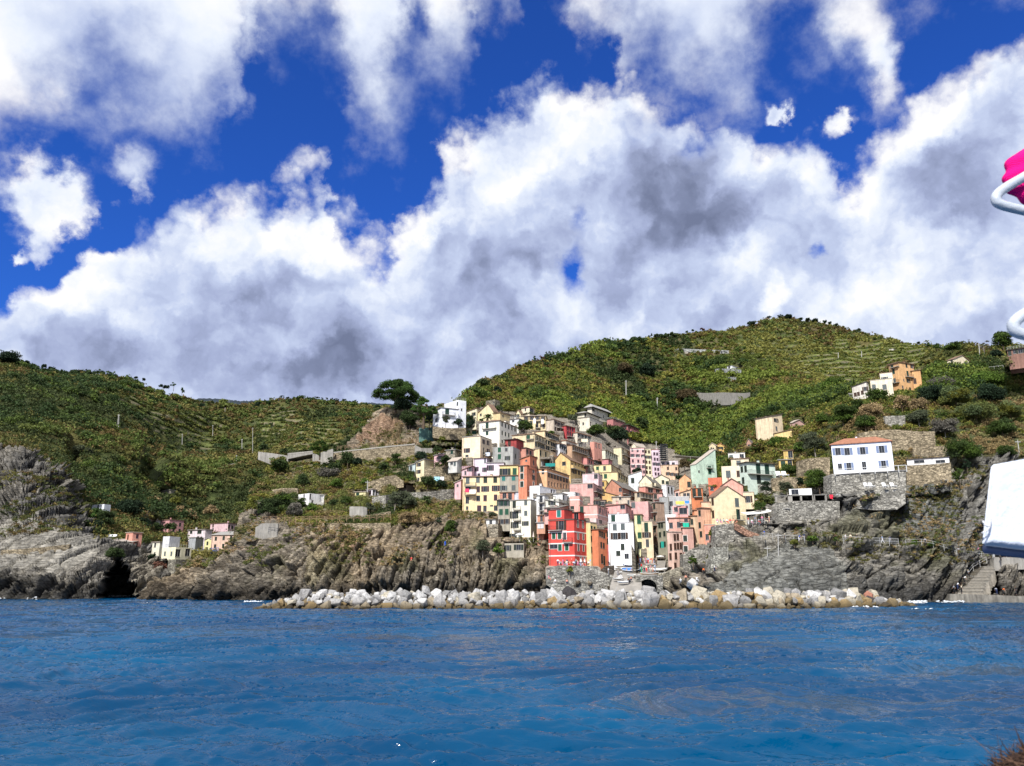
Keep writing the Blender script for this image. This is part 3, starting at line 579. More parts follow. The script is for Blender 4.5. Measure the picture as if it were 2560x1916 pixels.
# ------------------------------------------------------------------ houses
_gx=loft(LG,330,2950,6,(4,)*6);_ax=loft(LA,-420,1100,6,(4,)*6);_ex=loft(LE,1560,3000,6,(4,)*6)
def ground_Y(px,py,which='g'):
 g={'g':_gx,'a':_ax,'e':_ex}[which];return float(interp_depth(g[0],g[1],g[2],px,py)[0])
def stone_mat(col):
 key=('stone',tuple(round(c,2)for c in col))
 if key in MATS:return MATS[key]
 m=bpy.data.materials.new('rubble_stone');t,b,o=nt(m);L=t.links.new;b.inputs['Roughness'].default_value=.95;b.inputs['Specular IOR Level'].default_value=.1
 geo=N(t,'ShaderNodeNewGeometry');mp=N(t,'ShaderNodeMapping');mp.inputs['Scale'].default_value=(1,1,2.1);L(geo.outputs['Position'],mp.inputs[0])
 v=N(t,'ShaderNodeTexVoronoi',i_Scale=1.5);L(mp.outputs[0],v.inputs['Vector'])
 n=N(t,'ShaderNodeTexNoise',i_Scale=.7,i_Detail=7.0,i_Roughness=.7);L(geo.outputs['Position'],n.inputs[0])
 sp=N(t,'ShaderNodeSeparateColor');L(v.outputs['Color'],sp.inputs[0])
 mr=N(t,'ShaderNodeMapRange',i_1=0,i_2=1,i_3=.5,i_4=1.45);L(sp.outputs[0],mr.inputs[0]);m2=N(t,'ShaderNodeMapRange',i_1=.3,i_2=.7,i_3=.6,i_4=1.3);L(n.outputs[0],m2.inputs[0])
 v2=N(t,'ShaderNodeTexVoronoi',i_Scale=1.5,feature='DISTANCE_TO_EDGE');L(mp.outputs[0],v2.inputs['Vector']);m3=N(t,'ShaderNodeMapRange',i_1=0,i_2=.12,i_3=.35,i_4=1.0);L(v2.outputs[0],m3.inputs[0])
 a=N(t,'ShaderNodeMath',operation='MULTIPLY');L(mr.outputs[0],a.inputs[0]);L(m2.outputs[0],a.inputs[1]);c=N(t,'ShaderNodeMath',operation='MULTIPLY');L(a.outputs[0],c.inputs[0]);L(m3.outputs[0],c.inputs[1])
 vm=N(t,'ShaderNodeVectorMath',operation='SCALE',i_0=col);L(c.outputs[0],vm.inputs['Scale']);L(vm.outputs[0],b.inputs['Base Color'])
 bp=N(t,'ShaderNodeBump',i_Strength=.9,i_Distance=.12);L(m3.outputs[0],bp.inputs['Height']);L(bp.outputs[0],b.inputs['Normal']);MATS[key]=m;return m
SHUT={'green':(.012,.075,.040),'dark':(.020,.030,.022),'brown':(.055,.028,.018),'blue':(.17,.22,.34),'teal':(.02,.17,.15),'grey':(.10,.12,.12),'dgreen':(.012,.045,.030),'plum':(.045,.022,.035),'white':(.6,.6,.6)}
ROOFC={'slate':(.17,.155,.135),'dark':(.07,.058,.05),'tile':(.33,.15,.09),'brown':(.20,.125,.085),'grey':(.30,.29,.27),'white':(.62,.61,.58),'pale':(.42,.36,.30)}
PANE=mat('window_glass',(.018,.022,.028),.12,.3,.7,spec=.6);FRAME=mat('window_frame_paint',(.26,.26,.25),.6,.05)
STONE_TRIM=mat('concrete_trim',(.34,.32,.28),.9,.2,1.5);RAIL=mat('iron_railing',(.05,.05,.05),.5,.1);WRAIL=mat('white_railing',(.55,.55,.52),.6,.05)
_wm={}
def win_meshes(w,h,typ,sh,trim):
 key=(round(w,2),round(h,2),typ,sh,trim)
 if key in _wm:return _wm[key]
 m=MB();f=.055;a=w/2;b=h/2;y0,y1=.06,.12
 m.box(-a,a,y0,y1,-b,-b+f);m.box(-a,a,y0,y1,b-f,b);m.box(-a,-a+f,y0,y1,-b+f,b-f);m.box(a-f,a,y0,y1,-b+f,b-f);m.box(-.025,.025,y0+.003,y1-.003,-b+f,b-f)
 if typ in 'spcwt':m.box(-a-.06,a+.06,-.07,.05,-b-.07,-b-.005,1)
 tm=STONE_TRIM
 if trim:
  tm=mat('window_surround',trim,.85,.1)
  for q in((-a-.14,-a-.004,-b-.004,b+.14),(a+.004,a+.14,-b-.004,b+.14),(-a,a,b+.004,b+.14)):m.box(q[0],q[1],-.035,.03,q[2],q[3],1)
 r={'window':m.mesh('window',[FRAME,tm])}
 p=MB();p.poly([(-a,.14,-b),(a,.14,-b),(a,.14,b),(-a,.14,b)]);r['pane']=p.mesh('pane',PANE)
 sm=mat('shutter_paint_'+sh,SHUT[sh],.6,.12,3)
 def shut(x0,x1,y0,y1):
  q=MB();q.box(x0,x0+.05,y0,y1,-b,b);q.box(x1-.05,x1,y0,y1,-b,b);n=max(5,int(h/.14))
  for i in range(n):
   z=-b+2*b*i/n;q.box(x0+.05,x1-.05,y0+.008,y1-.004,z+.012,z+2*b/n)
  return q
 if typ=='s':r['shutter']=[shut(-a-.03-w*.5,-a-.03,-.06,-.012).mesh('shutter',sm),shut(a+.03,a+.03+w*.5,-.06,-.012).mesh('shutter',sm)]
 elif typ=='c':r['shutter']=[shut(-a+.01,-.005,.0,.045).mesh('shutter',sm),shut(.005,a-.01,.0,.045).mesh('shutter',sm)]
 elif typ=='h':r['shutter']=[shut(-a+.01,-.005,.0,.045).mesh('shutter',sm)]
 else:r['shutter']=[]
 _wm[key]=r;return r
def g(xa,ya,xb,yb,n,dy=0,m=1,typ=None,dx=0):
 return[((xa+(xb-xa)*(i/(n-1)if n>1 else 0))+dx*j,(ya+(yb-ya)*(i/(n-1)if n>1 else 0))+dy*j)+((typ,)if typ else())for j in range(m)for i in range(n)]
def H(k,label,color,xL,xC,xR,yT,yB,Y=None,th=30,roof='flat',rise=1.3,rc='slate',W=(),B=(),found=2.5,sh='dark',name='house',wt='s',ww=.9,wh=1.4,root=None,trim=None,which='g',cat='house',streak=.30,over=.3,chim=True,d=None,w=None,band=None,wallmat=None,rail=False,carve=True,pk=.5,bx=None,kw=.92):
 xL,xC,xR=kx(k,xL),kx(k,xC),kx(k,xR);yT,yB=ky(k,yT),ky(k,yB)
 if Y is None:Y=ground_Y(xC,yB,which)-.6
 th_=math.radians(th);st,ct=math.sin(th_),math.cos(th_)
 p1=P(xC,yT,Y);p0=P(xC,yB,Y);C=Vector((P(xC,(yT+yB)/2,Y).x,Y,0));hgt=p1.z-p0.z;zb=p0.z;dz=(p1.z+p0.z)/2-CH
 kk=xL-CX
 if w is None:w=(C.x*FPX-kk*(Y*CP+dz*SP))/(ct*FPX+kk*st*CP)
 kk=xR-CX;den=st*FPX-kk*ct*CP
 if w<1.2 and th>=55:
  th=91+math.degrees(math.atan2(C.x,Y));th_=math.radians(th);st,ct=math.sin(th_),math.cos(th_);w=6.0;den=st*FPX-(kx(0,xR)-CX)*ct*CP
  kk=xR-CX;den=st*FPX-kk*ct*CP
 if d is None:d=(kk*(Y*CP+dz*SP)-C.x*FPX)/den if abs(den)>40 and xR>xC+2/5 else 7
 if d<2.0 or d>26:print('depth?',label,round(d,1));d=min(max(d,2.5),14)
 if w<1.6 or w>40:print('width?',label,round(w,1));w=min(max(w,1.8),20)
 col=lin(color,kw)if isinstance(color,str)else color
 wm=stone_mat(col)if wallmat=='stone' else mat('stucco_'+(color if isinstance(color,str)else 'c'),col,.92,.20,.9,.25,7,streak=streak)
 rm=mat('roof_'+rc,ROOFC[rc],.9,.3,1.2,.4,6)
 new=root is None
 if new:
  root=empty(name,(C.x,Y,zb),-th_);tag(root,label,cat)
  par=root;off=Matrix.Identity(4)
 else:off=root.matrix_basis.inverted()@(Matrix.Translation((C.x,Y,zb))@Matrix.Rotation(-th_,4,'Z'));par=root
 Mw=Matrix.Translation((C.x,Y,zb))@Matrix.Rotation(-th_,4,'Z');Mi=Mw.inverted();cl=Mi@Vector((0,0,CH))
 def attach(o,loc=None,rz=0):
  o.parent=par;mb=Matrix.Identity(4)
  if loc is not None:mb=Matrix.Translation(loc)@Matrix.Rotation(rz,4,'Z')
  o.matrix_basis=off@mb
  return o
 def tolocal(cx,cy,face):
  q=Mi@P(kx(k,cx),ky(k,cy),100);dr=q-cl
  if face=='f':s=-cl.y/dr.y
  else:s=-cl.x/dr.x
  return cl+dr*s
 holes={'f':[],'s':[]};wins=[]
 tx=(xC-KR[k][0])*KR[k][2]
 for e in W:
  cx,cy=e[0],e[1];typ=e[2]if len(e)>2 else wt;W_=e[3]if len(e)>3 else ww;H_=e[4]if len(e)>4 else(2.1 if typ in 'dD' else wh);shc=e[5]if len(e)>5 else sh
  face='f' if cx<tx else 's';q=tolocal(cx,cy,face);u=q.x if face=='f' else q.y;z=q.z
  lo,hi=(-w,0)if face=='f' else(0,d)
  mg=W_/2+.1
  if hi-lo<2*mg:continue
  if not(lo-.8<u<hi+.8):print('win out',label[:30],e,round(u,1),round(w,1),round(d,1));continue
  u=min(max(u,lo+mg),hi-mg);z=min(max(z,H_/2-found+.1),hgt-H_/2-.12)
  if any(abs(u-a_)<(W_+b_)/2+.06 and abs(z-c_)<(H_+d_)/2+.08 for a_,b_,c_,d_ in holes[face]):continue
  holes[face].append((u,W_,z,H_));wins.append((face,u,z,W_,H_,typ,shc))
 mb=MB()
 def face(fc,lo,hi,hs):
  us=sorted({lo,hi,*[v for h in hs for v in(h[0]-h[1]/2,h[0]+h[1]/2)]});zs=sorted({-found,hgt,*[v for h in hs for v in(h[2]-h[3]/2,h[2]+h[3]/2)]})
  pt=(lambda u,v,dd:(u,dd,v))if fc=='f' else(lambda u,v,dd:(-dd,u,v))
  for i in range(len(us)-1):
   for j in range(len(zs)-1):
    cu,cz=(us[i]+us[i+1])/2,(zs[j]+zs[j+1])/2
    if any(abs(cu-h[0])<h[1]/2 and abs(cz-h[2])<h[3]/2 for h in hs):continue
    mb.poly([pt(us[i],zs[j],0),pt(us[i+1],zs[j],0),pt(us[i+1],zs[j+1],0),pt(us[i],zs[j+1],0)])
  for u,W_,z,H_ in hs:
   a,b,c,e_=u-W_/2,u+W_/2,z-H_/2,z+H_/2;D=.2
   for q in(((a,c),(a,e_)),((b,e_),(b,c)),((a,e_),(b,e_)),((b,c),(a,c))):mb.poly([pt(*q[0],0),pt(*q[1],0),pt(*q[1],D),pt(*q[0],D)])
   mb.poly([pt(a,c,D),pt(b,c,D),pt(b,e_,D),pt(a,e_,D)],0)
 face('f',-w,0,holes['f']);face('s',0,d,holes['s'])
 mb.poly([(-w,d,-found),(-w,0,-found),(-w,0,hgt),(-w,d,hgt)]);mb.poly([(0,d,-found),(-w,d,-found),(-w,d,hgt),(0,d,hgt)])
 r=MB();ov=over;T=.16
 def slab(pts):
  lo=[Vector(p)for p in pts];hi=[p+Vector((0,0,T))for p in lo];n=len(pts)
  r.poly(hi);r.poly(lo[::-1])
  for i in range(n):r.poly([lo[i],lo[(i+1)%n],hi[(i+1)%n],hi[i]])
 if roof=='flat':slab([(-w-ov,-ov,hgt),(ov,-ov,hgt),(ov,d+ov,hgt),(-w-ov,d+ov,hgt)])
 elif roof=='terr':
  r.poly([(-w+.2,.2,hgt-.5),(-.2,.2,hgt-.5),(-.2,d-.2,hgt-.5),(-w+.2,d-.2,hgt-.5)])
  for q in((-w,0,0,.2),(-w,0,d-.2,d),(-w,-w+.2,.2,d-.2),(-.2,0,.2,d-.2)):mb.poly([(q[0],q[2],hgt),(q[1],q[2],hgt),(q[1],q[3],hgt),(q[0],q[3],hgt)])
  mb.poly([(-w+.2,.2,hgt),(-w+.2,.2,hgt-.5),(-.2,.2,hgt-.5),(-.2,.2,hgt)][::-1]);mb.poly([(-.2,.2,hgt),(-.2,.2,hgt-.5),(-.2,d-.2,hgt-.5),(-.2,d-.2,hgt)][::-1])
  mb.poly([(-w+.2,d-.2,hgt),(-w+.2,d-.2,hgt-.5),(-.2,d-.2,hgt-.5),(-.2,d-.2,hgt)]);mb.poly([(-w+.2,.2,hgt),(-w+.2,.2,hgt-.5),(-w+.2,d-.2,hgt-.5),(-w+.2,d-.2,hgt)])
 elif roof=='gf':
  xm=-w*(1-pk);zp=hgt+rise
  for y in(0,d):mb.poly([(-w,y,hgt),(0,y,hgt),(xm,y,zp)])
  sl_=rise/(w+xm);sr_=rise/(-xm)
  slab([(-w-ov,-ov,hgt-ov*sl_),(xm,-ov,zp),(xm,d+ov,zp),(-w-ov,d+ov,hgt-ov*sl_)]);slab([(xm,-ov,zp),(ov,-ov,hgt-ov*sr_),(ov,d+ov,hgt-ov*sr_),(xm,d+ov,zp)])
 elif roof=='gs':
  ym=d*pk;zp=hgt+rise
  for x in(-w,0):mb.poly([(x,0,hgt),(x,d,hgt),(x,ym,zp)])
  s1=rise/ym;s2=rise/(d-ym)
  slab([(-w-ov,-ov,hgt-ov*s1),(ov,-ov,hgt-ov*s1),(ov,ym,zp),(-w-ov,ym,zp)]);slab([(-w-ov,ym,zp),(ov,ym,zp),(ov,d+ov,hgt-ov*s2),(-w-ov,d+ov,hgt-ov*s2)])
 elif roof=='hip':
  zp=hgt+rise;e=min(w,d)/2;A=[(-w-ov,-ov,hgt),(ov,-ov,hgt),(ov,d+ov,hgt),(-w-ov,d+ov,hgt)]
  if w>=d:R=[(-w+e,d/2,zp),(-e,d/2,zp)];fs=[[A[0],A[1],R[1],R[0]],[A[1],A[2],R[1]],[A[2],A[3],R[0],R[1]],[A[3],A[0],R[0]]]
  else:R=[(-w/2,e,zp),(-w/2,d-e,zp)];fs=[[A[0],A[1],R[0]],[A[1],A[2],R[1],R[0]],[A[2],A[3],R[1]],[A[3],A[0],R[0],R[1]]]
  for q in fs:slab(q)
  mb.poly([(-w,0,hgt),(0,0,hgt),(0,d,hgt),(-w,d,hgt)])
 elif roof in('sl','sr'):
  zl,zr=(hgt-rise,hgt)if roof=='sl' else(hgt+rise,hgt)
  if roof=='sr':
   for y in(0,d):mb.poly([(-w,y,hgt),(0,y,hgt),(-w,y,zl)])
   mb.poly([(-w,0,hgt),(-w,d,hgt),(-w,d,zl),(-w,0,zl)])
   slab([(-w-ov,-ov,zl+ov*.2),(ov,-ov,zr-.1),(ov,d+ov,zr-.1),(-w-ov,d+ov,zl+ov*.2)])
  else:
   zl=hgt+.02;zr=hgt+rise
   for y in(0,d):mb.poly([(-w,y,hgt),(0,y,hgt),(0,y,zr)])
   mb.poly([(0,0,hgt),(0,d,hgt),(0,d,zr),(0,0,zr)])
   slab([(-w-ov,-ov,zl-.1),(ov,-ov,zr+ov*.2),(ov,d+ov,zr+ov*.2),(-w-ov,d+ov,zl-.1)])
 elif roof=='sb':
  for x in(-w,0):mb.poly([(x,0,hgt),(x,d,hgt),(x,d,hgt+rise)])
  mb.poly([(-w,d,hgt),(0,d,hgt),(0,d,hgt+rise),(-w,d,hgt+rise)])
  slab([(-w-ov,-ov,hgt-.08),(ov,-ov,hgt-.08),(ov,d+ov,hgt+rise),(-w-ov,d+ov,hgt+rise)])
 wo=mb.build('wall',wm);attach(wo)
 if r.v:ro=attach(r.build('roof',rm));
 rg=random.Random(int(xC*7+yT*13))
 if chim and roof not in('terr',)and r.v and min(w,d)>3:
  cmb=MB();x,y=-w*rg.uniform(.25,.75),d*rg.uniform(.3,.7);z1=hgt+(rise if roof in('gf','gs','hip')else .4)+.5
  cmb.box(x-.28,x+.28,y-.22,y+.22,hgt-.1,z1,0);cmb.box(x-.36,x+.36,y-.3,y+.3,z1+.18,z1+.26,1);cmb.box(x-.24,x-.14,y-.2,y+.2,z1,z1+.18,0);cmb.box(x+.14,x+.24,y-.2,y+.2,z1,z1+.18,0)
  c_=cmb.build('chimney',[wm,rm]);attach(c_)
  if rg.random()<.5:
   an=MB();x+=1.0;an.tube([(x,y,hgt),(x,y,z1+1.4)],.03,4)
   for q in range(4):an.tube([(x-.4+q*.02,y,z1+1.3-q*.16),(x+.4-q*.02,y,z1+1.3-q*.16)],.016,4)
   attach(an.build('antenna',RAIL))
 if w>4 and hgt>5:
  dp=MB();dp.tube([(-w+.35,-.09,-found),(-w+.35,-.09,hgt-.15)],.055,5);dp.tube([(-w-over,-over-.02,hgt-.04),(0+over,-over-.02,hgt-.04)],.06,4)if roof in('flat','hip','gs','sb')else None;attach(dp.build('drainpipe',mat('drainpipe_metal',(.16,.12,.09),.6)))
 if(rail or roof=='terr')and roof in('terr','flat'):
  rr=MB();z0=hgt+(.16 if roof=='flat' else 0);L_=[(-w+.1,.1),(-.1,.1),(-.1,d-.1)]
  if rail:
   for a_,b_ in((L_[0],L_[1]),(L_[1],L_[2])):
    n=max(2,int(math.hypot(b_[0]-a_[0],b_[1]-a_[1])/.8))
    for i in range(n+1):
     q=[a_[j]+(b_[j]-a_[j])*i/n for j in(0,1)];rr.tube([(*q,z0),(*q,z0+.95)],.025,4)
    for zz in(.5,.95):rr.tube([(*a_,z0+zz),(*b_,z0+zz)],.025,4)
   attach(rr.build('railing',WRAIL if rail=='w' else RAIL))
 if band:
  bm_=mat('painted_band',(.68,.66,.62),.85,.08)
  bo=MB()
  for cy in band:
   z=tolocal(tx-1,cy,'f').z;bo.box(-w,.03,-.03,.02,z-.14,z+.14)
   bo.box(.002,.031,.02,d,z-.14,z+.14)
  attach(bo.build('string_course',bm_))
 for fc,u,z,W_,H_,typ,shc in wins:
  if typ=='D':
   m=MB();m.box(-W_/2,W_/2,.05,.1,-H_/2,H_/2);o=bpy.data.objects.new('door',m.mesh('door',mat('door_paint_'+shc,SHUT[shc],.6,.1)));COL.objects.link(o)
   attach(o,(u,0,z)if fc=='f' else(0,u,z),0 if fc=='f' else math.pi/2);continue
  if typ=='O':
   continue
  ms=win_meshes(W_,H_,typ,shc,trim);far=Y>290
  o=bpy.data.objects.new('window',ms['window']);COL.objects.link(o);attach(o,(u,0,z)if fc=='f' else(0,u,z),0 if fc=='f' else math.pi/2)
  for nm,me in[('pane',ms['pane'])]+[('shutter',q)for q in ms['shutter']]:
   c_=bpy.data.objects.new(nm,me);COL.objects.link(c_);c_.parent=o
 for e in B:
  cx0,cx1,cy=e[:3];kind=e[3]if len(e)>3 else 'r';dep=e[4]if len(e)>4 else .9
  fc='f' if(cx0+cx1)/2<tx else 's';q0=tolocal(cx0,cy,fc);q1=tolocal(cx1,cy,fc)
  u0,u1=(q0.x,q1.x)if fc=='f' else(q0.y,q1.y);z=q0.z
  if fc=='s':u0=max(u0,0);u1=min(u1,d)
  bmb=MB();bmb.box(u0,u1,-dep,.0,z-.16,z)
  bo=bmb.build('balcony',STONE_TRIM);attach(bo,(0,0,0),0 if fc=='f' else math.pi/2)
  rb=MB();pts=[(u0+.05,-.02),(u0+.05,-dep+.05),(u1-.05,-dep+.05),(u1-.05,-.02)]
  if kind=='w':
   for a_,b_ in zip(pts[:-1],pts[1:]):x0,x1=sorted((a_[0],b_[0]));y0,y1=sorted((a_[1],b_[1]));rb.box(x0-.04,x1+.04,y0-.04,y1+.04,z,z+.95)
   ro_=rb.build('parapet',wm)
  else:
   for a_,b_ in zip(pts[:-1],pts[1:]):
    n=max(1,int(math.hypot(b_[0]-a_[0],b_[1]-a_[1])/.16))
    for i in range(n+1):
     q=[a_[j]+(b_[j]-a_[j])*i/n for j in(0,1)];rb.tube([(*q,z),(*q,z+.95)],.014,3,cap=False)
    rb.tube([(*a_,z+.95),(*b_,z+.95)],.03,4)
   ro_=rb.build('railing',RAIL if kind=='r' else WRAIL)
  ro_.parent=bo
 if carve:
  x0=min(xL,xC);x1=max(xR,xC);e=1.5
  (HOUSE_BOX if which=='g' else HOUSE_BOX_A if which=='a' else[]).append((x0-e,x1+e,yT-(rise*9 if roof in('gf','gs','hip','sl','sr','sb')else 3),yB-.5,Y+max(w*st,d*ct)+1.5))
  (FLOOR_BOX if which=='g' else FLOOR_BOX_A if which=='a' else[]).append((x0-2,x1+2,yB-.5,yB+(26 if found>1.5 else 8),Y+.3))
 return root
# ---- upper rows -----------------------------------------------------------------------------------------------
r=H(11,'tall white villa beside the umbrella pine, grey roof terrace on its square tower','f4f6fa',1895,2018,2087,345,590,268,52,'terr',W=[(2012,380,'c'),(1925,430,'p',.8,1.2),(2050,430,'p',.7,.9)],name='white_villa',streak=.08,kw=.88,rail='w',found=2)
H(11,'','f4f6fa',1800,1868,2020,412,575,262,62,'flat',root=r,W=[(1835,450,'s'),(1832,520,'s'),(1925,436,'c',1.5,2.2,'dgreen'),(1920,495,'p',1.2,1.1)],B=[(1880,1990,472)],streak=.08,kw=.88,found=1.5,rc='grey',chim=False)
H(1,'pale yellow gabled house in front of the ruined stone tower','f5e3a8',512,735,800,265,400,292,40,'gf',3.2,'brown',W=[(562,272,'p',1.0,1.0),(478,310)],found=6,pk=.68)
H(1,'low yellow house between the white villa and the gabled yellow house','f5e7bc',368,505,512,262,345,296,30,'sl',1.0,'brown',W=[(465,308,'s'),(490,310)],found=5)
H(1,'ochre house wing with a dark railed terrace below the ruined tower','e8cd8d',735,830,965,290,400,280,35,'flat',W=[(870,335,'p',.8,.8)],found=4,rail=True,rc='brown')
H(1,'square cream house with a palm growing behind its hipped roof','fbf3dc',537,820,1062,398,705,248,26,'hip',1.2,'brown',W=[(650,468,'c',1.1,2.2,'dgreen'),(650,570,'c',1.0,1.3,'dgreen'),(857,445),(905,468),(949,486),(992,502),(858,565),(904,582),(949,598),(858,690),(1035,520),(900,705,'p')],B=[(590,780,518)],wt='c',found=5,streak=.10)
H(1,'cream and ochre apartment house with a small tower room and laundry balcony','f3dba0',1102,1458,1466,328,515,292,8,'flat',rc='pale',W=g(1190,330,1420,368,4)+[(1190,415,'c',.9,1.3,'green'),(1262,425,'p'),(1342,455,'d'),(1420,462)],B=[(1320,1395,405),(1322,1385,500)],found=5,d=9,wt='s',sh='brown')
H(1,'small cream tower room above the ochre apartment house','f2e2bd',1125,1235,1300,215,290,294,30,'hip',.9,'brown',W=[(1178,222,'p',.7,1.1),(1252,245),(1275,250)],found=2,chim=False)
H(1,'pale yellow gabled wing left of the small cream tower room','f3e3ad',1045,1112,1120,300,345,293,30,'gf',1.6,'brown',W=[(1068,308)],found=4)
H(1,'white flat-roofed annex behind the square cream house','f1efe6',965,1085,1165,372,460,262,30,'flat',W=[(1010,405,'p',1,.7),(1130,392)],found=3,rail='w')
H(1,'grey cream house with a blank seaward wall and pink side, left of the red house','d5c3a9',1466,1568,1722,382,540,276,33,'flat',rc='brown',W=[(1600,430),(1640,450),(1685,462),(1600,512),(1690,545),(1640,525,'s')],B=[(1620,1700,490),(1630,1700,575)],found=6,sh='brown')
H(1,'narrow red house in the upper row with balconies of plants','d8393f',1716,1738,1866,468,650,280,40,'flat',rc='brown',W=g(1765,500,1830,520,3)+g(1765,570,1830,592,3)+g(1768,640,1832,655,3),B=[(1750,1850,612),(1745,1860,672)],found=5,wt='c',sh='plum',kw=.9)
H(1,'cream house with a tiled red roof edge and white awnings beside the red house','e9dcc3',1868,1895,2086,565,760,282,38,'flat',rc='tile',W=g(1920,600,2060,640,4)+g(1905,685,2060,700,4,typ='p')+[(1935,730)],B=[(1900,1960,640)],found=5,sh='grey')
H(3,'coral house with a white glass roof terrace behind the cream houses','eb9c84',437,470,578,688,790,284,38,'terr',W=[(500,740,'p',.9,1.6),(540,748,'p',.9,1.6)],found=4,rail='w')
r=H(3,'large modern grey and cream villa with stacked hipped roofs on the green slope','ece2c6',215,370,545,290,460,382,33,'hip',1.6,'grey',W=[(370,300,'p',1.2,2)],name='villa',found=5,over=1.2,chim=False)
H(3,'','e6dcc4',380,440,700,215,420,392,36,'hip',2.2,'grey',root=r,W=[(450,225,'p',3,1.6),(670,285,'p',1.4,2),(600,340,'p')],over=1.4,chim=False)
H(3,'','efe5cd',255,410,600,345,545,376,30,'flat',root=r,W=[(425,440,'p',1.5,2),(500,460,'c',1.8,2.2,'dgreen'),(320,440,'p'),(575,520,'p')],found=3,rc='grey',chim=False,B=[(420,590,490,'w')])
H(3,'pink house with a roof terrace beside the modern villa','dc8580',650,735,905,372,500,384,35,'flat',rc='dark',W=[(770,472,'p',1.5,.8),(800,478,'p',1.2,.8),(850,488,'p',1.2,.8),(790,405,'p',2.6,.5)],found=5,rail='w',kw=.75)
H(3,'lower pink house with projecting dark eaves next to the terrace house','d47a77',870,935,1085,460,585,376,33,'flat',rc='dark',W=[(970,500,'p',1.3,.9),(1040,530,'p',3,.8),(905,490,'p',1.2,.8)],B=[(960,1085,540,'w')],found=5,over=.9,kw=.75)
# ---- second row, left of the valley ---------------------------------------------------------------------------
H(1,'pale cream block with a blank wall and one shuttered window above the lilac house','f8dfb3',305,556,712,608,905,234,24,'flat',rc='grey',over=.08,W=[(372,810,'s',1.0,1.4),(372,885,'p',1.1,.7),(603,688),(662,705),(605,800,'p'),(665,818,'s'),(600,880,'d'),(680,885,'p')],B=[(600,700,860)],found=3,sh='plum',streak=.1)
H(1,'yellow house with a glazed veranda in the middle of the upper town','f3dba7',998,1305,1450,582,790,243,24,'hip',1.0,'brown',W=[(1218,632,'c',1.2,1.6,'green'),(1340,640,'p'),(1380,650,'p'),(1420,662,'p'),(1325,722),(1365,738),(1400,752),(1432,764)],B=[(1310,1440,675),(1195,1300,660)],found=4,sh='grey')
H(1,'lower yellow block with brown-framed side windows under the veranda house','f0d49b',1300,1372,1512,782,900,238,28,'flat',rc='pale',W=[(1388,845,'c',1.1,1.8),(1460,870,'c',1.0,1.8)],found=4,sh='dark')
H(1,'tall cream tenement with long rows of shuttered side windows','f3d7a0',1318,1445,1645,540,870,252,30,'flat',rc='brown',W=g(1475,590,1622,655,5)+g(1475,690,1622,755,5)+g(1475,770,1622,820,5),found=6,sh='dark',B=[(1500,1600,645),(1530,1610,790)],streak=.25)
H(1,'small dark red house with a flat overhanging roof','c8403a',902,1055,1155,655,728,230,24,'flat',rc='dark',W=[(957,705,'c',1.0,1.5,'brown')],found=2,over=.5,kw=.8,rail=False)
H(1,'weathered grey plaster and bare stone house with a roof terrace','b3b3ab',728,1010,1165,752,1000,226,18,'terr',W=[(820,788,'c',1.0,1.4,'green'),(915,800,'p',.8,1.0),(820,895,'c',1.0,1.5,'green'),(930,915,'s',.8,1.2),(1043,890,'c',1.0,1.5,'dgreen'),(1130,880,'d')],found=3,rail=True,streak=.35)
H(1,'small coral terrace house right of the weathered grey house','d99078',1165,1185,1295,775,880,232,30,'flat',rc='dark',W=[(1205,830,'p',1.2,1.6),(1250,850,'p',1.2,1.6)],found=3)
H(1,'white narrow house with blue-grey windows among the upper tenements','e8ebee',1640,1655,1740,715,880,258,34,'flat',rc='brown',W=g(1665,750,1725,780,3)+g(1660,855,1725,870,3,typ='p'),found=4,sh='grey')
H(1,'cream house with a red tiled ridge below the narrow red house','efe2cb',1648,1742,1890,672,890,262,32,'flat',rc='tile',W=[(1765,740),(1800,752),(1840,765),(1768,830),(1810,845)],found=4,sh='brown')
H(1,'brown arcaded house with two open loggias under the awnings','cfa57c',1805,1822,2040,735,885,258,30,'flat',rc='brown',W=g(1845,768,2010,815,7,typ='p')+[(1850,840,'O',1.8,2.0),(1920,855,'O',2.2,2.0),(1990,870,'p')],B=[(1820,2030,812)],found=4)
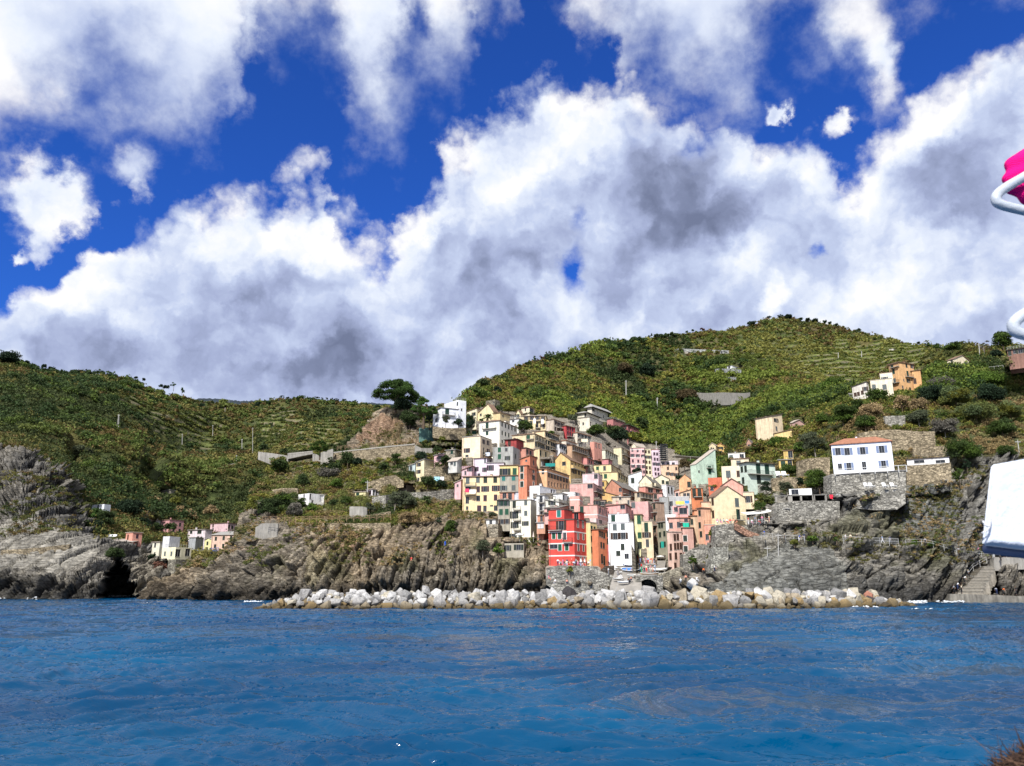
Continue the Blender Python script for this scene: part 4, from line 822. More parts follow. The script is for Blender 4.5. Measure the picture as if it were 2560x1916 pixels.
# ---- lilac, yellow and grey group ------------------------------------------------------------------------------
r=H(1,'pale lilac house with a sloping roof above the long yellow tenement','e9d6e6',462,645,822,912,1150,230,16,'sb',1.2,'brown',W=[(622,945,'c',.6,1.4,'grey'),(620,1075,'s',.8,1.3,'plum'),(695,940,'c',1.0,1.4),(462,1068,'s',1.0,1.3,'plum'),(535,1145,'p',.9,.8)],found=2,kw=.85,streak=.08)
H(1,'','f0c2c6',300,440,462,1020,1150,228,14,'sr',-1.4,'brown',root=r,W=[(430,1068,'s',.9,1.3,'plum'),(350,1120,'p',.6,1.2)],found=2,kw=.85,chim=False)
H(1,'','f2e3ea',648,880,884,978,1055,226,8,'flat',root=r,d=5,W=[(695,1050,'s',1.0,1.6,'plum')],found=4,kw=.85,chim=False,rc='grey')
H(2,'long yellow tenement with six bays of windows and stacked balconies','f8d89c',313,824,828,62,545,222,6,'flat',rc='brown',d=9,W=[(382,100,'c',1.1,1.9,'grey'),(523,105,'c',1.1,1.6,'grey'),(626,108,'c',1.1,1.7),(762,108,'c',1.1,1.7),(385,235,'d',1.6,2.0),(528,240,'c',1.0,1.7,'plum'),(623,236,'s',1.1,1.6,'plum'),(768,228,'s',1.1,1.6,'plum'),(377,390,'p',1.0,2.0),(528,366,'p',1.1,1.6),(623,362,'c',1.0,1.7,'plum'),(767,354,'c',1.0,1.7,'plum'),(375,500,'p',.7,1.0),(540,508,'D',1.2,1.8,'plum'),(620,508,'p',1.0,1.7),(712,468,'p',.9,.4),(770,500,'p',1.1,1.5)],B=[(345,498,198),(345,498,320)],streak=.08,found=1.5,name='tenement')
H(2,'yellow attic flat with green shutters above the grey house front','f3dd86',826,1078,1082,-90,45,224,8,'flat',rc='brown',d=7,W=[(897,0,'s',1.6,1.9,'dark'),(1030,-5,'c',1.2,2.0,'green')],found=1)
H(2,'grey plastered house between the yellow tenement and the orange tower','b0aa98',827,1083,1088,52,265,221,6,'flat',rc='brown',d=8,W=[(877,95,'c',1.0,1.2,'teal'),(1014,92,'c',1.0,1.2,'teal'),(877,225,'s',1.0,1.4,'grey'),(1015,220,'c',1.1,1.5,'grey')],found=4)
H(1,'tall orange tower house with white-framed windows and a shed roof','ee8a5a',1084,1200,1335,1018,1355,216,26,'flat',rc='brown',W=[(1130,1057,'c',1.0,1.6,'dark'),(1130,1165,'c',1.0,1.6,'dark'),(1130,1275,'c',1.0,1.6,'dark'),(1290,972,'p'),(1292,1072,'s'),(1292,1185,'s'),(1292,1280,'p')],trim=(.62,.60,.52),found=4,kw=.85,name='tower_house')
H(1,'square orange top storey set on the orange tower house','ea8454',1108,1240,1335,920,1010,217,24,'sl',.8,'brown',W=[(1190,950,'p',.6,.6),(1293,970,'p')],found=1,kw=.85,chim=False)
H(1,'ochre block with a plain orange seaward wall and many side windows','f5b67c',1335,1475,1785,1062,1350,230,26,'flat',rc='brown',W=[(1420,1045,'p')]+g(1505,1150,1750,1225,7)+g(1505,1265,1750,1310,7,typ='p'),found=4,sh='brown',band=[1100],streak=.12)
H(1,'sandy terrace house with a green cloth canopy on its roof','d9b489',1400,1560,1760,1070,1150,236,26,'terr',W=[(1440,1050,'p',.9,.9)]+g(1590,1100,1740,1130,4,typ='p'),found=2,rail=True)
H(1,'yellow gabled house with a peach pediment right of the ochre block','f3cb78',1578,1800,1985,940,1190,252,26,'gf',2.6,'brown',W=[(1710,990,'p',1.3,1.3),(1825,1085),(1850,1100),(1825,1010,'p')]+g(1830,1090,1960,1130,4,dy=0)+g(1830,990,1960,1020,4,typ='p'),found=4,sh='brown',pk=.42,B=[(1810,1975,1050,'w')])
H(1,'coral house with a long sloping top behind the yellow gabled house','e88f85',1772,2030,2125,905,1010,264,22,'sr',.5,'brown',W=[(2060,960,'p',1.4,1.3),(2090,975,'p',1.4,1.3)],found=3)
H(1,'pale pink house with a plain wall and a corner terrace','f6cdd0',1968,2185,2240,1130,1260,236,18,'flat',rc='grey',W=[(2150,1110,'p',1.2,1.4)],found=4,kw=.85,over=.08,rail=True)
H(1,'salmon pink house below the pale pink one','f2b2a6',1790,2115,2240,1265,1430,222,18,'flat',rc='pale',over=.08,W=[(2075,1300,'p',1.6,1.2),(2150,1400,'p'),(2190,1420,'p')],B=[(2120,2235,1370)],found=3,kw=.85)
H(3,'pink rear block above the crowded terraces','f3b7ab',460,470,560,1290,1460,226,30,'flat',W=g(485,1410,545,1430,3),B=[(465,555,1380)],found=3)
H(1,'bright white house with a low curved roof under the orange tower','f7f8fa',1238,1375,1602,1300,1400,213,28,'flat',rc='white',over=.05,W=[(1540,1345,'p',1.1,1.6),(1575,1355,'p')],found=3,kw=.9,streak=.06)
H(2,'cream white gabled house with dark shutters above the terraces','f6f2df',1455,1640,1752,372,470,206,24,'sl',-1.0,'grey',W=[(1543,365,'s',1.0,1.5,'dark'),(1700,385,'c',1,2,'grey')],found=3,kw=.88)
H(2,'white side wing with balconies left of the cream gabled house','eceae2',1330,1440,1456,325,540,207,30,'flat',rc='grey',W=[(1395,385,'p',.9,1.9),(1395,490,'p',.9,1.7)],B=[(1370,1450,428),(1375,1450,540)],found=3)
H(2,'white house with a sloping grey roof high behind the cream gabled house','f4f3ee',1560,1690,1755,300,400,211,26,'flat',rc='grey',W=[(1706,370,'c',1.0,2.0,'grey')],found=3,kw=.88)
H(2,'white terrace house with a plain parapet in the middle of the town','f5f3ef',1690,1865,1925,275,345,214,22,'terr',W=[(1890,310,'p',1.2,1.2)],found=3,kw=.88,rail=True)
H(2,'small coral attic house with a railed balcony','e99a78',830,1022,1030,285,380,218,10,'flat',rc='brown',W=[(890,325,'d',1.1,1.8,'dark'),(966,315,'d',1.1,2.0,'dark')],B=[(805,960,378)],found=1,d=6,sh='green')
H(2,'pale grey attic room above the tall cream house','cfd2da',1022,1225,1275,272,385,217,18,'flat',rc='grey',W=[(1185,345,'p',.7,.9)],found=2,chim=False)
H(2,'narrow grey house with a row of green shutters under its dark eaves','b4ac98',800,962,968,392,715,213,10,'flat',rc='dark',d=7,W=g(822,430,930,425,3,typ='s',dy=0)+[(842,555,'c',1.0,1.6,'green'),(922,552,'c',1.0,1.6,'green'),(855,688,'s',.9,1.3,'brown'),(925,685,'s',.9,1.3,'brown')],found=2,sh='dgreen',streak=.3,ww=.8)
H(2,'tall cream house rising over a parasol terrace','f7f0d6',966,1252,1372,385,905,209,20,'flat',rc='grey',over=.12,W=[(1024,450,'c',1.0,1.8,'dark'),(1183,428,'c',.9,1.2,'grey'),(1022,595,'s',1.2,1.9,'dark'),(1183,570,'c',.9,1.3,'grey'),(1030,735,'s',1.1,1.6,'dark'),(1178,713,'s',.9,1.2,'dark'),(1010,890,'s',1.0,1.4,'dark'),(1105,885,'c',1.0,1.5,'grey'),(1340,600,'p',.9,1.6),(1320,700,'p')],B=[(1018,1120,528),(1018,1120,672),(1024,1120,805)],found=2,kw=.88,streak=.1,name='tall_house')
H(2,'orange side house hanging over the lane beside the tall cream house','d9906a',1378,1430,1500,600,930,203,30,'flat',rc='brown',W=[(1400,620,'p',.8,1.5),(1470,545,'p')],found=3)
H(2,'small orange bay house with two pale shutters over the lane','e0a078',1335,1450,1470,702,800,201,18,'flat',rc='grey',W=[(1365,735,'c',.8,1.3,'white'),(1410,735,'c',.8,1.3,'white')],found=1,chim=False)
H(2,'stone house with a dark arched opening','a79c86',655,800,965,722,905,208,10,'terr',W=[(738,822,'O',2.6,1.9)],found=3,name='stone_house',wallmat='stone',streak=.3)
H(2,'tiny white hut with a green roof on the stone terrace','efeee8',637,765,795,660,715,210,14,'flat',rc='slate',W=[(700,695,'p',.8,1.2)],found=1,name='hut',over=.3)
H(2,'grey stone lower house with shuttered windows carrying the parasol terrace','b3ac99',890,1157,1165,985,1185,200,8,'terr',d=7,W=[(937,1052,'s',.8,1.4,'dark'),(1085,1042,'s',1.2,1.4,'dark')],found=3,name='stone_house',rail=True,streak=.2)
# ---- the red house and its neighbours ----------------------------------------------------------------------------
r=H(2,'big red house with white quoins and string courses at the harbour','e2361a',1500,1855,2080,655,1285,185,27,'flat',rc='dark',over=.12,W=[(1672,740,'s',1.3,2.2,'brown'),(1570,880,'c',.9,1.6,'green'),(1650,880,'c',.9,1.6,'green'),(1720,880,'d',.8,2.0),(1570,1028,'p',2.0,1.2),(1655,1043,'c',.9,1.6,'green'),(1750,1040,'c',.9,1.6,'green'),(1903,722),(1973,728),(2040,738),(1905,885),(1976,892),(2045,898),(1909,1045),(1980,1052),(2050,1058),(1945,1230,'d',1.0,2.2),(1998,1235,'d',1.0,2.2)],wt='c',sh='dgreen',trim=(.66,.63,.58),band=[825,985,1155],kw=.92,streak=.10,found=2,B=[(1708,1835,972),(1512,1690,808)],name='red_house',chim=False,wh=1.6)
H(2,'','e2361a',1500,1715,1720,522,668,186,27,'flat',rc='dark',root=r,d=5,W=[(1640,578,'c',1.0,1.6,'teal')],found=.1,kw=.92,trim=(.66,.63,.58),chim=False,over=.15)
RED=r
H(2,'','e2361a',1740,1925,1990,560,645,192,27,'flat',rc='dark',root=r,W=[(1790,600,'p',1.2,1.6),(1880,605,'p',1.2,1.6)],found=.2,kw=.92,chim=False)
H(4,'salmon house with a blank banded wall right behind the red house','f3aa97',135,270,275,335,500,200,12,'terr',d=7,W=[(160,505,'c',1.0,1.2,'dark')],found=4,band=[385],rail=True)
H(4,'salmon terrace house with one dark green window above the red house','f4ac9b',270,515,660,462,640,197,22,'flat',over=.1,rc='brown',W=[(294,515,'c',1.0,1.8,'dgreen')]+g(545,540,640,570,3,typ='p')+[(560,500,'p'),(620,520,'p')],found=3,band=[590],rail=True)
H(4,'pale pink terraced roof house between the salmon and the white house','f5cfc9',412,500,665,640,740,195,22,'terr',W=[(560,670,'p',3.0,.9)],found=3,rail='w')
H(4,'narrow yellow house touching the right side of the red house','eccf88',418,425,515,700,1310,191,38,'flat',rc='grey',over=.1,W=[(437,785),(478,795),(440,925),(483,928),(443,1075),(487,1075),(485,1230,'d',1.0,2.4)],wt='c',sh='dgreen',found=2,streak=.1)
H(4,'orange house with long shadows right of the narrow yellow house','e07c42',515,530,655,795,1330,190,42,'flat',rc='brown',W=g(552,850,610,880,3)+g(560,905,600,920,2,typ='c')+g(570,1010,605,1020,2,typ='c')+[(580,1200,'c',.8,2.2),(612,1225,'c',.8,2.2)],wt='c',sh='dark',found=3,streak=.12,ww=.75)
H(4,'dark coral house in the shaded lane beside the orange house','d0605a',640,690,722,770,1190,192,50,'flat',rc='dark',W=[(670,860,'c'),(670,960,'c')],found=3)
r=H(4,'tall bright white house standing over the slipway','fafbff',668,1018,1075,700,1235,190,10,'flat',rc='white',over=.03,W=[(755,763,'c',1.0,1.5,'grey'),(866,758,'c',1.0,1.5,'grey'),(763,888,'s',1.1,1.6,'brown'),(872,884,'s',1.1,1.6,'brown'),(864,1035,'c',.9,1.5),(804,1125,'c',1.0,1.2),(806,1175,'p',1.0,.9),(920,1165,'p',1.0,1.2)],found=2,kw=.95,streak=.10,name='white_house',chim=False)
H(4,'','fafbff',668,942,1000,582,700,190.02,10,'flat',rc='grey',over=.1,root=r,W=[(734,640,'c',1.0,1.6,'dgreen')],found=-.02,kw=.95)
# ---- middle of the valley ------------------------------------------------------------------------------------------
H(4,'salmon pink house with a sloping skyline behind the tall white house','f2a89f',632,905,985,440,600,206,16,'sr',-.6,'brown',W=[(865,485,'p',1.3,1.1),(935,520,'p',.9,1.2)],found=3,rail=False)
H(4,'beige plain attic block between the pink houses','dcc8ad',722,970,975,345,445,226,10,'flat',rc='grey',d=6,W=[(830,350,'p',.7,.7),(945,425,'p',.6,1.4)],found=4)
H(4,'pink house with a battlemented balcony at the valley bottom','f2b5ae',978,1220,1290,408,650,217,14,'terr',W=[(1008,420,'c',1.1,1.6,'grey'),(1235,440,'c'),(1262,450,'c'),(1240,550,'c'),(1265,560,'c')],found=4,kw=.85)
H(4,'pale cream narrow house deep in the valley lane','f5dcb0',1130,1282,1290,685,1050,204,10,'flat',rc='pale',d=6,W=[(1190,765,'c',1.0,2.4,'dgreen'),(1195,872,'s',1.1,1.4,'brown'),(1207,985,'p',.8,2)],found=3,over=.1,rail=True)
H(4,'narrow lime yellow house with green shutters beside the pale cream one','eee9a6',1072,1128,1132,590,1050,205,14,'flat',rc='brown',d=6,W=[(1095,660,'c',1.0,2.2,'green'),(1098,765,'c',1.0,2.2,'green'),(1105,875,'c',1.0,1.5,'green'),(1108,1015,'c',1.1,1.8,'dark')],found=3)
H(4,'orange yellow house with a brown gabled upper storey','f4c268',560,800,830,330,400,238,12,'sr',1.6,'brown',W=[(760,262,'s',1.1,1.2,'brown')],found=5)
H(4,'brown gabled house with a grey roof and an open loggia','cf8a68',632,860,1075,215,385,240,26,'gf',2.6,'slate',W=[(965,235,'p',2.0,1.6),(1015,260,'c',.9,2.2,'brown'),(845,245,'p',1.0,1.2)],found=3,B=[(870,1070,300)],pk=.4)
r=H(3,'wide yellow house in the centre of the town with green shutters','f6df9c',465,705,850,1005,1110,264,20,'flat',rc='brown',W=[(518,1055,'c',1.0,1.2,'green'),(614,1055,'p',.9,1.6),(728,1060,'c'),(790,1068,'p')],found=4,over=.15)
H(3,'','f6df9c',545,795,935,1110,1255,262,20,'flat',rc='brown',root=r,W=[(556,1170,'c',1.0,1.4,'green'),(628,1165,'c',1.1,1.5,'green')]+g(820,1155,915,1175,4),found=4,over=.15,sh='dark',chim=False)
H(4,'deep yellow low house with a barred window left of the brown gable','efc258',545,640,645,125,240,252,12,'flat',rc='brown',d=7,W=[(572,170,'p',1.4,1.4)],found=4,over=.1)
H(3,'cream white house with a broad roof above the pink wall','f5efcf',430,625,800,800,925,312,24,'flat',rc='pale',W=g(640,830,780,850,6,typ='c')+g(640,900,780,925,4,typ='p'),found=5,sh='dark',over=.4)
H(3,'rose pink low wall house beneath the cream white house','ea8e92',572,668,720,930,1000,300,22,'flat',rc='brown',W=[(680,950,'p',1.2,1.2)],found=5)
H(3,'grey white laundry house at the left of the yellow centre house','dcdcd8',375,400,520,895,1000,282,30,'flat',rc='brown',W=g(420,930,500,950,3,typ='c'),B=[(400,510,965)],found=5)
H(3,'pale yellow tower house with stacked balconies left of the pink tenement','eadfae',742,850,972,768,1010,345,25,'flat',rc='pale',W=[(870,820,'c',1.2,2.4,'dark'),(937,830,'c',1.2,1.8,'brown'),(880,900,'c',1.1,2,'dark'),(940,905,'c',1.1,2.0,'dark'),(880,965,'p'),(940,975,'c')],B=[(855,965,862),(855,965,938),(870,965,1000)],found=6)
H(3,'tall pink tenement with white-lined storeys in the upper valley','eeb6b4',968,972,1170,778,1160,352,68,'flat',rc='pale',over=.2,W=g(998,805,1145,815,3,typ='c',dy=0)+g(1000,878,1145,885,3)+g(1005,952,1155,960,3,typ='c')+g(1010,1025,1160,1032,3)+g(1020,1095,1162,1105,3,typ='c'),found=4,sh='plum',name='tenement',band=[840,915,990])
H(3,'cream penthouse on top of the tall pink tenement','f3e6c4',990,1050,1175,745,778,354,50,'gf',1.5,'pale',found=.5,chim=False)
H(3,'pale yellow tenement between the pink and the lilac ones','ece3b4',1172,1174,1262,790,1175,353,68,'flat',rc='pale',over=.2,W=g(1183,825,1228,828,2,typ='c')+g(1190,900,1240,902,2)+g(1195,970,1235,972,2,typ='c')+g(1197,1045,1240,1048,2,typ='c')+g(1200,1110,1243,1112,2,typ='c'),found=4,sh='brown',name='tenement')
H(3,'lilac tenement at the right end of the tall row','e6c9d6',1264,1266,1384,800,1190,353,68,'flat',rc='tile',over=.2,W=g(1302,855,1340,858,2,typ='c')+g(1308,928,1345,932,2,typ='c')+g(1305,995,1355,1000,2)+g(1315,1065,1355,1070,2,typ='c')+g(1320,1132,1360,1136,2,typ='c'),found=4,sh='plum',name='tenement')
H(3,'peach house with a white glazed top floor right of the lilac tenement','f2c9a0',1386,1392,1632,1015,1215,340,68,'flat',rc='brown',over=.15,W=g(1490,1055,1605,1060,2,typ='c')+g(1490,1130,1605,1145,3,typ='s')+[(1548,1125,'c')],found=5,sh='brown')
H(3,'white glazed top floor of the peach house','ecdbe0',1386,1392,1626,958,1008,341,68,'terr',W=g(1420,985,1600,990,6,typ='p',dy=0),found=.5,wh=1.0,ww=1.3)
H(4,'small white and blue-grey house under the pink tenement','e2e6e8',940,945,1130,45,180,285,68,'sb',1.5,'pale',W=[(1003,120,'c',1.2,1.9,'dark')],found=5)
H(4,'cream gabled house with a white balcony in the valley centre','f5e6be',1095,1270,1408,138,205,268,24,'gf',2.4,'slate',W=[(1320,150,'c',1.2,2.0),(1345,160,'c',1.2,2.0)],found=5,B=[(1290,1400,195,'w')])
H(4,'long cream house with dark windows behind the white cube house','f2e6bd',1290,1300,1508,100,240,285,60,'gs',1.5,'slate',W=[(1422,140,'c',1.0,1.4),(1485,165,'c',1.2,2.0)],found=5)
H(4,'coral house with brown-framed glazing in the valley centre','e7927c',1095,1180,1418,205,340,246,40,'flat',rc='pale',W=[(1250,232,'p',3.2,1.4),(1350,240,'p',2.6,1.8),(1342,325,'c',1.0,2.2,'dark')],found=4,over=.2,rail=True)
H(4,'white cube house with tall dark windows in the valley centre','eef1f4',1412,1470,1580,180,345,256,40,'flat',rc='white',W=[(1498,252,'c',1.0,2.2),(1543,258,'c',1.0,2.2)],found=4,over=.1,kw=.88)
H(4,'beige balcony house below the brown gable with open verandas','d8c3a0',1085,1105,1285,280,400,236,35,'flat',rc='tile',W=g(1105,310,1245,330,4,typ='p'),B=[(1110,1280,355)],found=4)
# ---- right bank ---------------------------------------------------------------------------------------------------
H(3,'large mint green house with green balcony doors','d0ecd0',1806,1880,2165,1000,1270,242,62,'sb',5.5,'pale',W=[(2060,998,'c',1.3,2.6,'green'),(2083,1120,'c',1.3,2.6,'green'),(1920,1100,'p',.7,.7)],B=[(2018,2100,1050)],found=5,over=.15,kw=.9,sh='green')
H(3,'orange house with a small dark window below the mint house','f5b273',1640,1645,1812,1215,1400,244,66,'gs',1.6,'brown',W=[(1780,1278,'c',1.1,1.8,'dark')],found=4,over=.15)
H(3,'sandy low house with a tiled slope below the orange one','e8c6a0',1640,1660,1808,1395,1460,238,60,'sb',1.0,'brown',W=[(1720,1420,'p'),(1770,1425,'p')],found=4)
H(4,'deep orange house with two tall windows and a balcony on the right bank','e8803a',1808,1815,1972,232,450,214,62,'flat',rc='brown',W=[(1850,275,'c',1.0,2.4),(1923,262,'c',1.0,2.4),(1873,395,'s',.9,2.0),(1935,388,'s',.9,2.0)],B=[(1850,1960,345)],found=4,kw=.85,over=.15)
H(5,'orange red terrace wall house under the cream house','e96f3e',52,58,245,1188,1290,214,64,'terr',W=[(110,1330,'p')],found=3,kw=.9)
H(5,'cream house with grey windows left of the mint villa','f8e4bd',238,248,512,1030,1290,222,64,'terr',W=[(335,1135,'c',1.3,2.0,'grey'),(483,1130,'c',1.1,1.8,'brown'),(495,1270,'c',1,1.6,'green')],found=4,streak=.08,kw=.88)
H(5,'cream upper storey with a red roof edge behind the mint villa','f6e2b8',368,375,620,930,1040,228,64,'flat',rc='brown',W=[(478,990,'c',1.2,1.8,'grey')],found=2,chim=True)
H(5,'white low house on the slope above the mint villa','f4efe3',325,335,565,852,925,262,66,'flat',rc='grey',over=.1,W=[(375,900,'c',1.2,1.4,'grey'),(522,895,'p',1.4,1.8)],found=4,rail=True)
H(5,'mint green villa with dark eaves and two green-shuttered balconies','d3e6d2',495,600,990,975,1290,206,66,'flat',rc='dark',over=.55,W=[(522,1070,'c',1.0,1.6,'dark'),(585,1060,'c',1.0,1.8,'dark'),(540,1225,'c',1.0,1.8,'dark'),(748,1060,'c',1.5,2.7,'dgreen'),(868,1060,'c',1.5,2.7,'dgreen'),(757,1205,'c',1.4,2.5,'dark'),(885,1195,'c',1.4,2.2,'dark')],B=[(600,935,1130,'r',1.1)],found=3,kw=.85,name='villa',streak=.1)
H(5,'yellow ochre house tucked beside a tree right of the mint villa','ecc65c',1005,1035,1225,945,1090,214,60,'flat',rc='grey',W=[(1092,1000,'c',1.2,1.8,'dgreen'),(1207,975,'p',1.2,2.2)],found=3,over=.35)
H(5,'small yellow upper storey above the ochre house','ecc45c',1092,1098,1230,815,930,226,62,'flat',rc='brown',W=[(1200,845,'p',1.3,2.0)],found=4,chim=False)
H(6,'tall pale yellow gabled house with a green door and a metal landing','fbe6b0',80,165,580,118,520,187,66,'gs',2.6,'brown',W=[(118,190,'c',.9,1.8,'brown'),(148,190,'c',.9,1.8,'brown'),(125,365,'c',.9,1.8,'brown'),(158,360,'c',.9,1.8,'brown'),(452,162,'c',1.2,2.1,'grey'),(475,375,'h',1.2,2.8,'dgreen')],B=[(385,535,440,'r',1.2)],found=2,kw=.9,streak=.08,over=.2,pk=.42,name='yellow_house')
H(6,'narrow cream annex with pale shutters right of the tall pale yellow house','f6dcae',540,545,645,65,240,191,66,'flat',rc='pale',W=[(608,157,'s',1.0,1.6,'brown')],found=1,over=.1,chim=False)
H(5,'pinkish roofed house behind the tall pale yellow house','eda991',232,240,540,1300,1400,200,66,'gs',1.8,'brown',W=[(320,1305,'p',.6,.6),(255,1340,'c')],found=3)
H(4,'peach tenement stepping down the right bank below the yellow house','f6bd90',1952,1962,2085,420,900,189,60,'flat',rc='brown',W=[(2000,560,'p',.8,1.2)],found=3,over=.15,streak=.12)
H(4,'tall peach house with a shaded left side full of shutters','f3b285',1905,1975,2000,500,1000,187,64,'flat',rc='brown',W=g(1925,570,1950,565,2,typ='c')+g(1928,735,1955,728,2,typ='c')+[(1945,860,'c')],found=3)
H(4,'olive yellow shaded house front beside the valley lane','d7b878',2078,2150,2165,360,780,191,64,'flat',rc='brown',W=g(2100,420,2135,415,2,typ='c')+g(2105,595,2150,585,2,typ='c'),found=3)
H(4,'salmon lower house at the foot of the peach tenement','f2a183',1990,1998,2115,735,960,186,62,'flat',rc='pale',W=[(2020,900,'p',.8,1.4)],found=3,over=.1,rail=True)
H(4,'pink house front with four storeys of narrow windows facing the slipway','efc3ab',1497,1560,1692,830,1310,187,58,'flat',rc='pale',W=g(1585,905,1668,895,3,typ='c')+g(1590,1030,1668,1022,3,typ='c')+g(1600,1160,1670,1165,3,typ='c')+[(1570,1300,'c'),(1612,1290,'c'),(1525,1170,'c'),(1530,1040,'c')],found=3,sh='brown',ww=.8,over=.15,wh=1.6)
H(4,'brownish pink house right of the slipway with pale window frames','d5a08d',1692,1697,1800,775,1130,189,62,'flat',rc='brown',W=[(1700,920,'c'),(1748,905,'c',.9,1.5,'grey'),(1783,900,'c'),(1705,1065,'c'),(1765,1075,'c',.8,1.8,'dark')],found=3,trim=(.6,.55,.5))
H(4,'sandy tenement with rows of small windows between the pink and peach houses','dbb78e',1782,1800,1875,610,1020,192,58,'flat',rc='brown',W=g(1808,690,1840,682,2,typ='c')+g(1810,830,1845,824,3,typ='c')+g(1812,985,1860,978,3,typ='c'),found=3,ww=.7)
H(4,'narrow orange house wedged high above the sandy tenement','f2a570',1850,1856,1915,530,900,193,60,'flat',rc='brown',W=[(1895,880,'c',1.2,1.6,'plum')],found=3)
H(4,'grey olive tenement lining the left side of the lane','a9a489',1350,1462,1480,690,1150,205,62,'flat',rc='grey',W=g(1370,720,1440,705,3,typ='c')+g(1380,870,1440,855,3,typ='c')+g(1390,1010,1445,1000,2,typ='c'),found=3,streak=.3,rail=True)
H(4,'bare grey concrete side wall of a tall house in the lane','a5a7a4',1368,1378,1502,355,690,219,60,'flat',rc='grey',over=.05,found=4,streak=.3,chim=False)
H(4,'grey rendered house with a wavy white top behind the slipway lane','c3c5c4',1500,1506,1785,350,460,222,62,'flat',rc='white',over=.05,W=[(1530,440,'p')],found=3,chim=False)
H(4,'pink house with a white stair railing above the slipway lane','f0aba6',1548,1556,1770,470,640,199,60,'terr',W=[(1600,520,'p',1.0,1.2),(1700,540,'p',2.0,1.6)],found=3,rail='w')
H(4,'white small terrace house over the lane','f6f6f4',1450,1456,1560,590,700,196,58,'terr',W=[(1500,650,'p',.8,.8)],found=2,rail='w',kw=.9)
H(4,'weathered coral house with a green cloth hanging from its balcony','dca28c',1490,1500,1790,640,800,193,60,'flat',rc='tile',W=g(1530,740,1640,730,3,typ='p')+[(1740,690,'p')],B=[(1650,1785,700)],found=3)
H(4,'shaded brown tenement with many balconies at the lane entrance','b39278',1286,1352,1368,420,1000,212,60,'flat',rc='grey',W=g(1300,480,1340,470,2,typ='c')+g(1305,640,1340,630,2,typ='c')+g(1308,800,1342,790,2,typ='c'),B=[(1285,1345,560),(1290,1345,900),(1285,1345,740)],found=4,streak=.3)
H(1,'pale grey roof terrace with thin rails between the orange tower and the green canopy','dadad6',1338,1400,1500,950,1025,239,26,'terr',W=[(1370,985,'p',.9,.9),(1450,990,'p',.9,1.2)],found=3,rail='w')
H(1,'low salmon house under a broad grey sloping roof just behind the red house','e9b0a2',1440,1640,1775,1600,1660,198,20,'sb',1.4,'slate',W=[(1500,1640,'c',.9,1.2)],found=3)
H(4,'shabby cream back house with small windows above the salmon terrace','d9c4ae',472,480,630,395,480,213,60,'flat',rc='brown',W=[(510,440),(550,445,'c'),(595,448)],B=[(500,610,468)],found=3)
H(4,'small pink low house between the white cube and the orange house','f0c4b4',1578,1584,1652,268,360,250,60,'sb',.8,'tile',W=[(1615,320,'p')],found=3)
H(4,'narrow rose house in the clutter under the brown arcades','efb3a4',1285,1292,1372,300,430,230,60,'flat',rc='brown',W=[(1312,345,'c'),(1345,345),(1330,400,'c')],B=[(1295,1365,378)],found=4)
H(1,'small cream house in the gap under the white narrow house','eadcc0',1648,1660,1760,890,960,256,34,'flat',rc='tile',W=[(1690,920,'c'),(1730,930)],found=3)
H(3,'sandy narrow house above the grey white laundry house','e6cfa6',400,410,470,830,895,290,40,'flat',rc='brown',W=[(425,860,'c'),(450,865,'c')],found=4)
# ---- right hillside --------------------------------------------------------------------------------------------------
H(7,'white villa with a red tiled hipped roof and pale blue shutters','eef3ff',-95,-92,630,545,850,181,80,'hip',1.7,'tile',W=[(-25,620,'s'),(85,620,'s'),(272,610,'s'),(500,593,'s'),(107,798,'s',1.0,1.7),(290,790,'d',.9,1.9),(523,770,'s',1.0,1.6),(0,800,'p',.9,1.4)],found=2,kw=.88,sh='blue',ww=1.15,wh=1.7,over=.35,name='villa',streak=.06,d=None)
H(7,'low white house with slit windows beside the red-roofed villa','f1f0ee',800,805,1310,722,785,183,82,'flat',rc='dark',W=[(950,742,'p',2.2,.7),(1205,740,'p',2.0,.7)],found=1.2,over=.25,rail=True,chim=False,name='low_house')
H(14,'cream house stepping down the slope beside the orange house','fbecc8',1085,1098,1258,560,680,256,60,'flat',rc='pale',W=[(1120,605,'c',1.2,1.8,'grey'),(1197,605,'c',1.3,1.8,'grey')],found=4,over=.1,kw=.88,chim=False)
H(14,'upper cream storey with a stepped roofline beside the orange house','fbecc8',1160,1164,1256,508,562,259,62,'flat',rc='brown',W=[(1198,545,'s',1.1,1.2,'grey')],found=1,over=.1,kw=.88,chim=False)
H(14,'pale grey house wing with balconies sloping down left of the cream house','e5dccb',966,1072,1090,590,705,254,40,'sl',1.0,'dark',W=[(985,660,'c'),(1007,655,'c'),(1035,645,'c'),(1062,618,'s')],found=3,sh='brown')
r=H(14,'tall orange house high on the right slope with stepped wings','f5b96c',1240,1310,1420,425,640,262,66,'flat',rc='brown',W=[(1252,458,'c',.9,1.5,'dgreen'),(1262,492,'c',1.0,1.8,'dgreen'),(1270,560,'c',1,1.8,'grey'),(1355,437,'c'),(1403,440,'s',1.0,1.3,'brown'),(1365,508,'c',1.0,2.0,'dgreen'),(1370,560,'s'),(1337,555,'p',.6,.8),(1330,605,'p',.8,1.0),(1383,622,'c')],B=[(1345,1418,530),(1250,1310,585),(1245,1308,470)],found=4,kw=.88,over=.4)
H(14,'','f0b265',1395,1402,1465,490,615,264,66,'flat',rc='brown',root=r,W=[(1415,562,'c',1.0,2.0,'brown')],found=4,over=.35,kw=.88,chim=False)
H(14,'small cream gabled house with one green window near the ridge','fbe9bd',1655,1703,1838,402,458,286,60,'gs',2.4,'brown',W=[(1779,405,'c',1.2,1.7,'grey'),(1664,440,'p'),(1675,430,'p'),(1686,422,'p')],found=3,kw=.88)
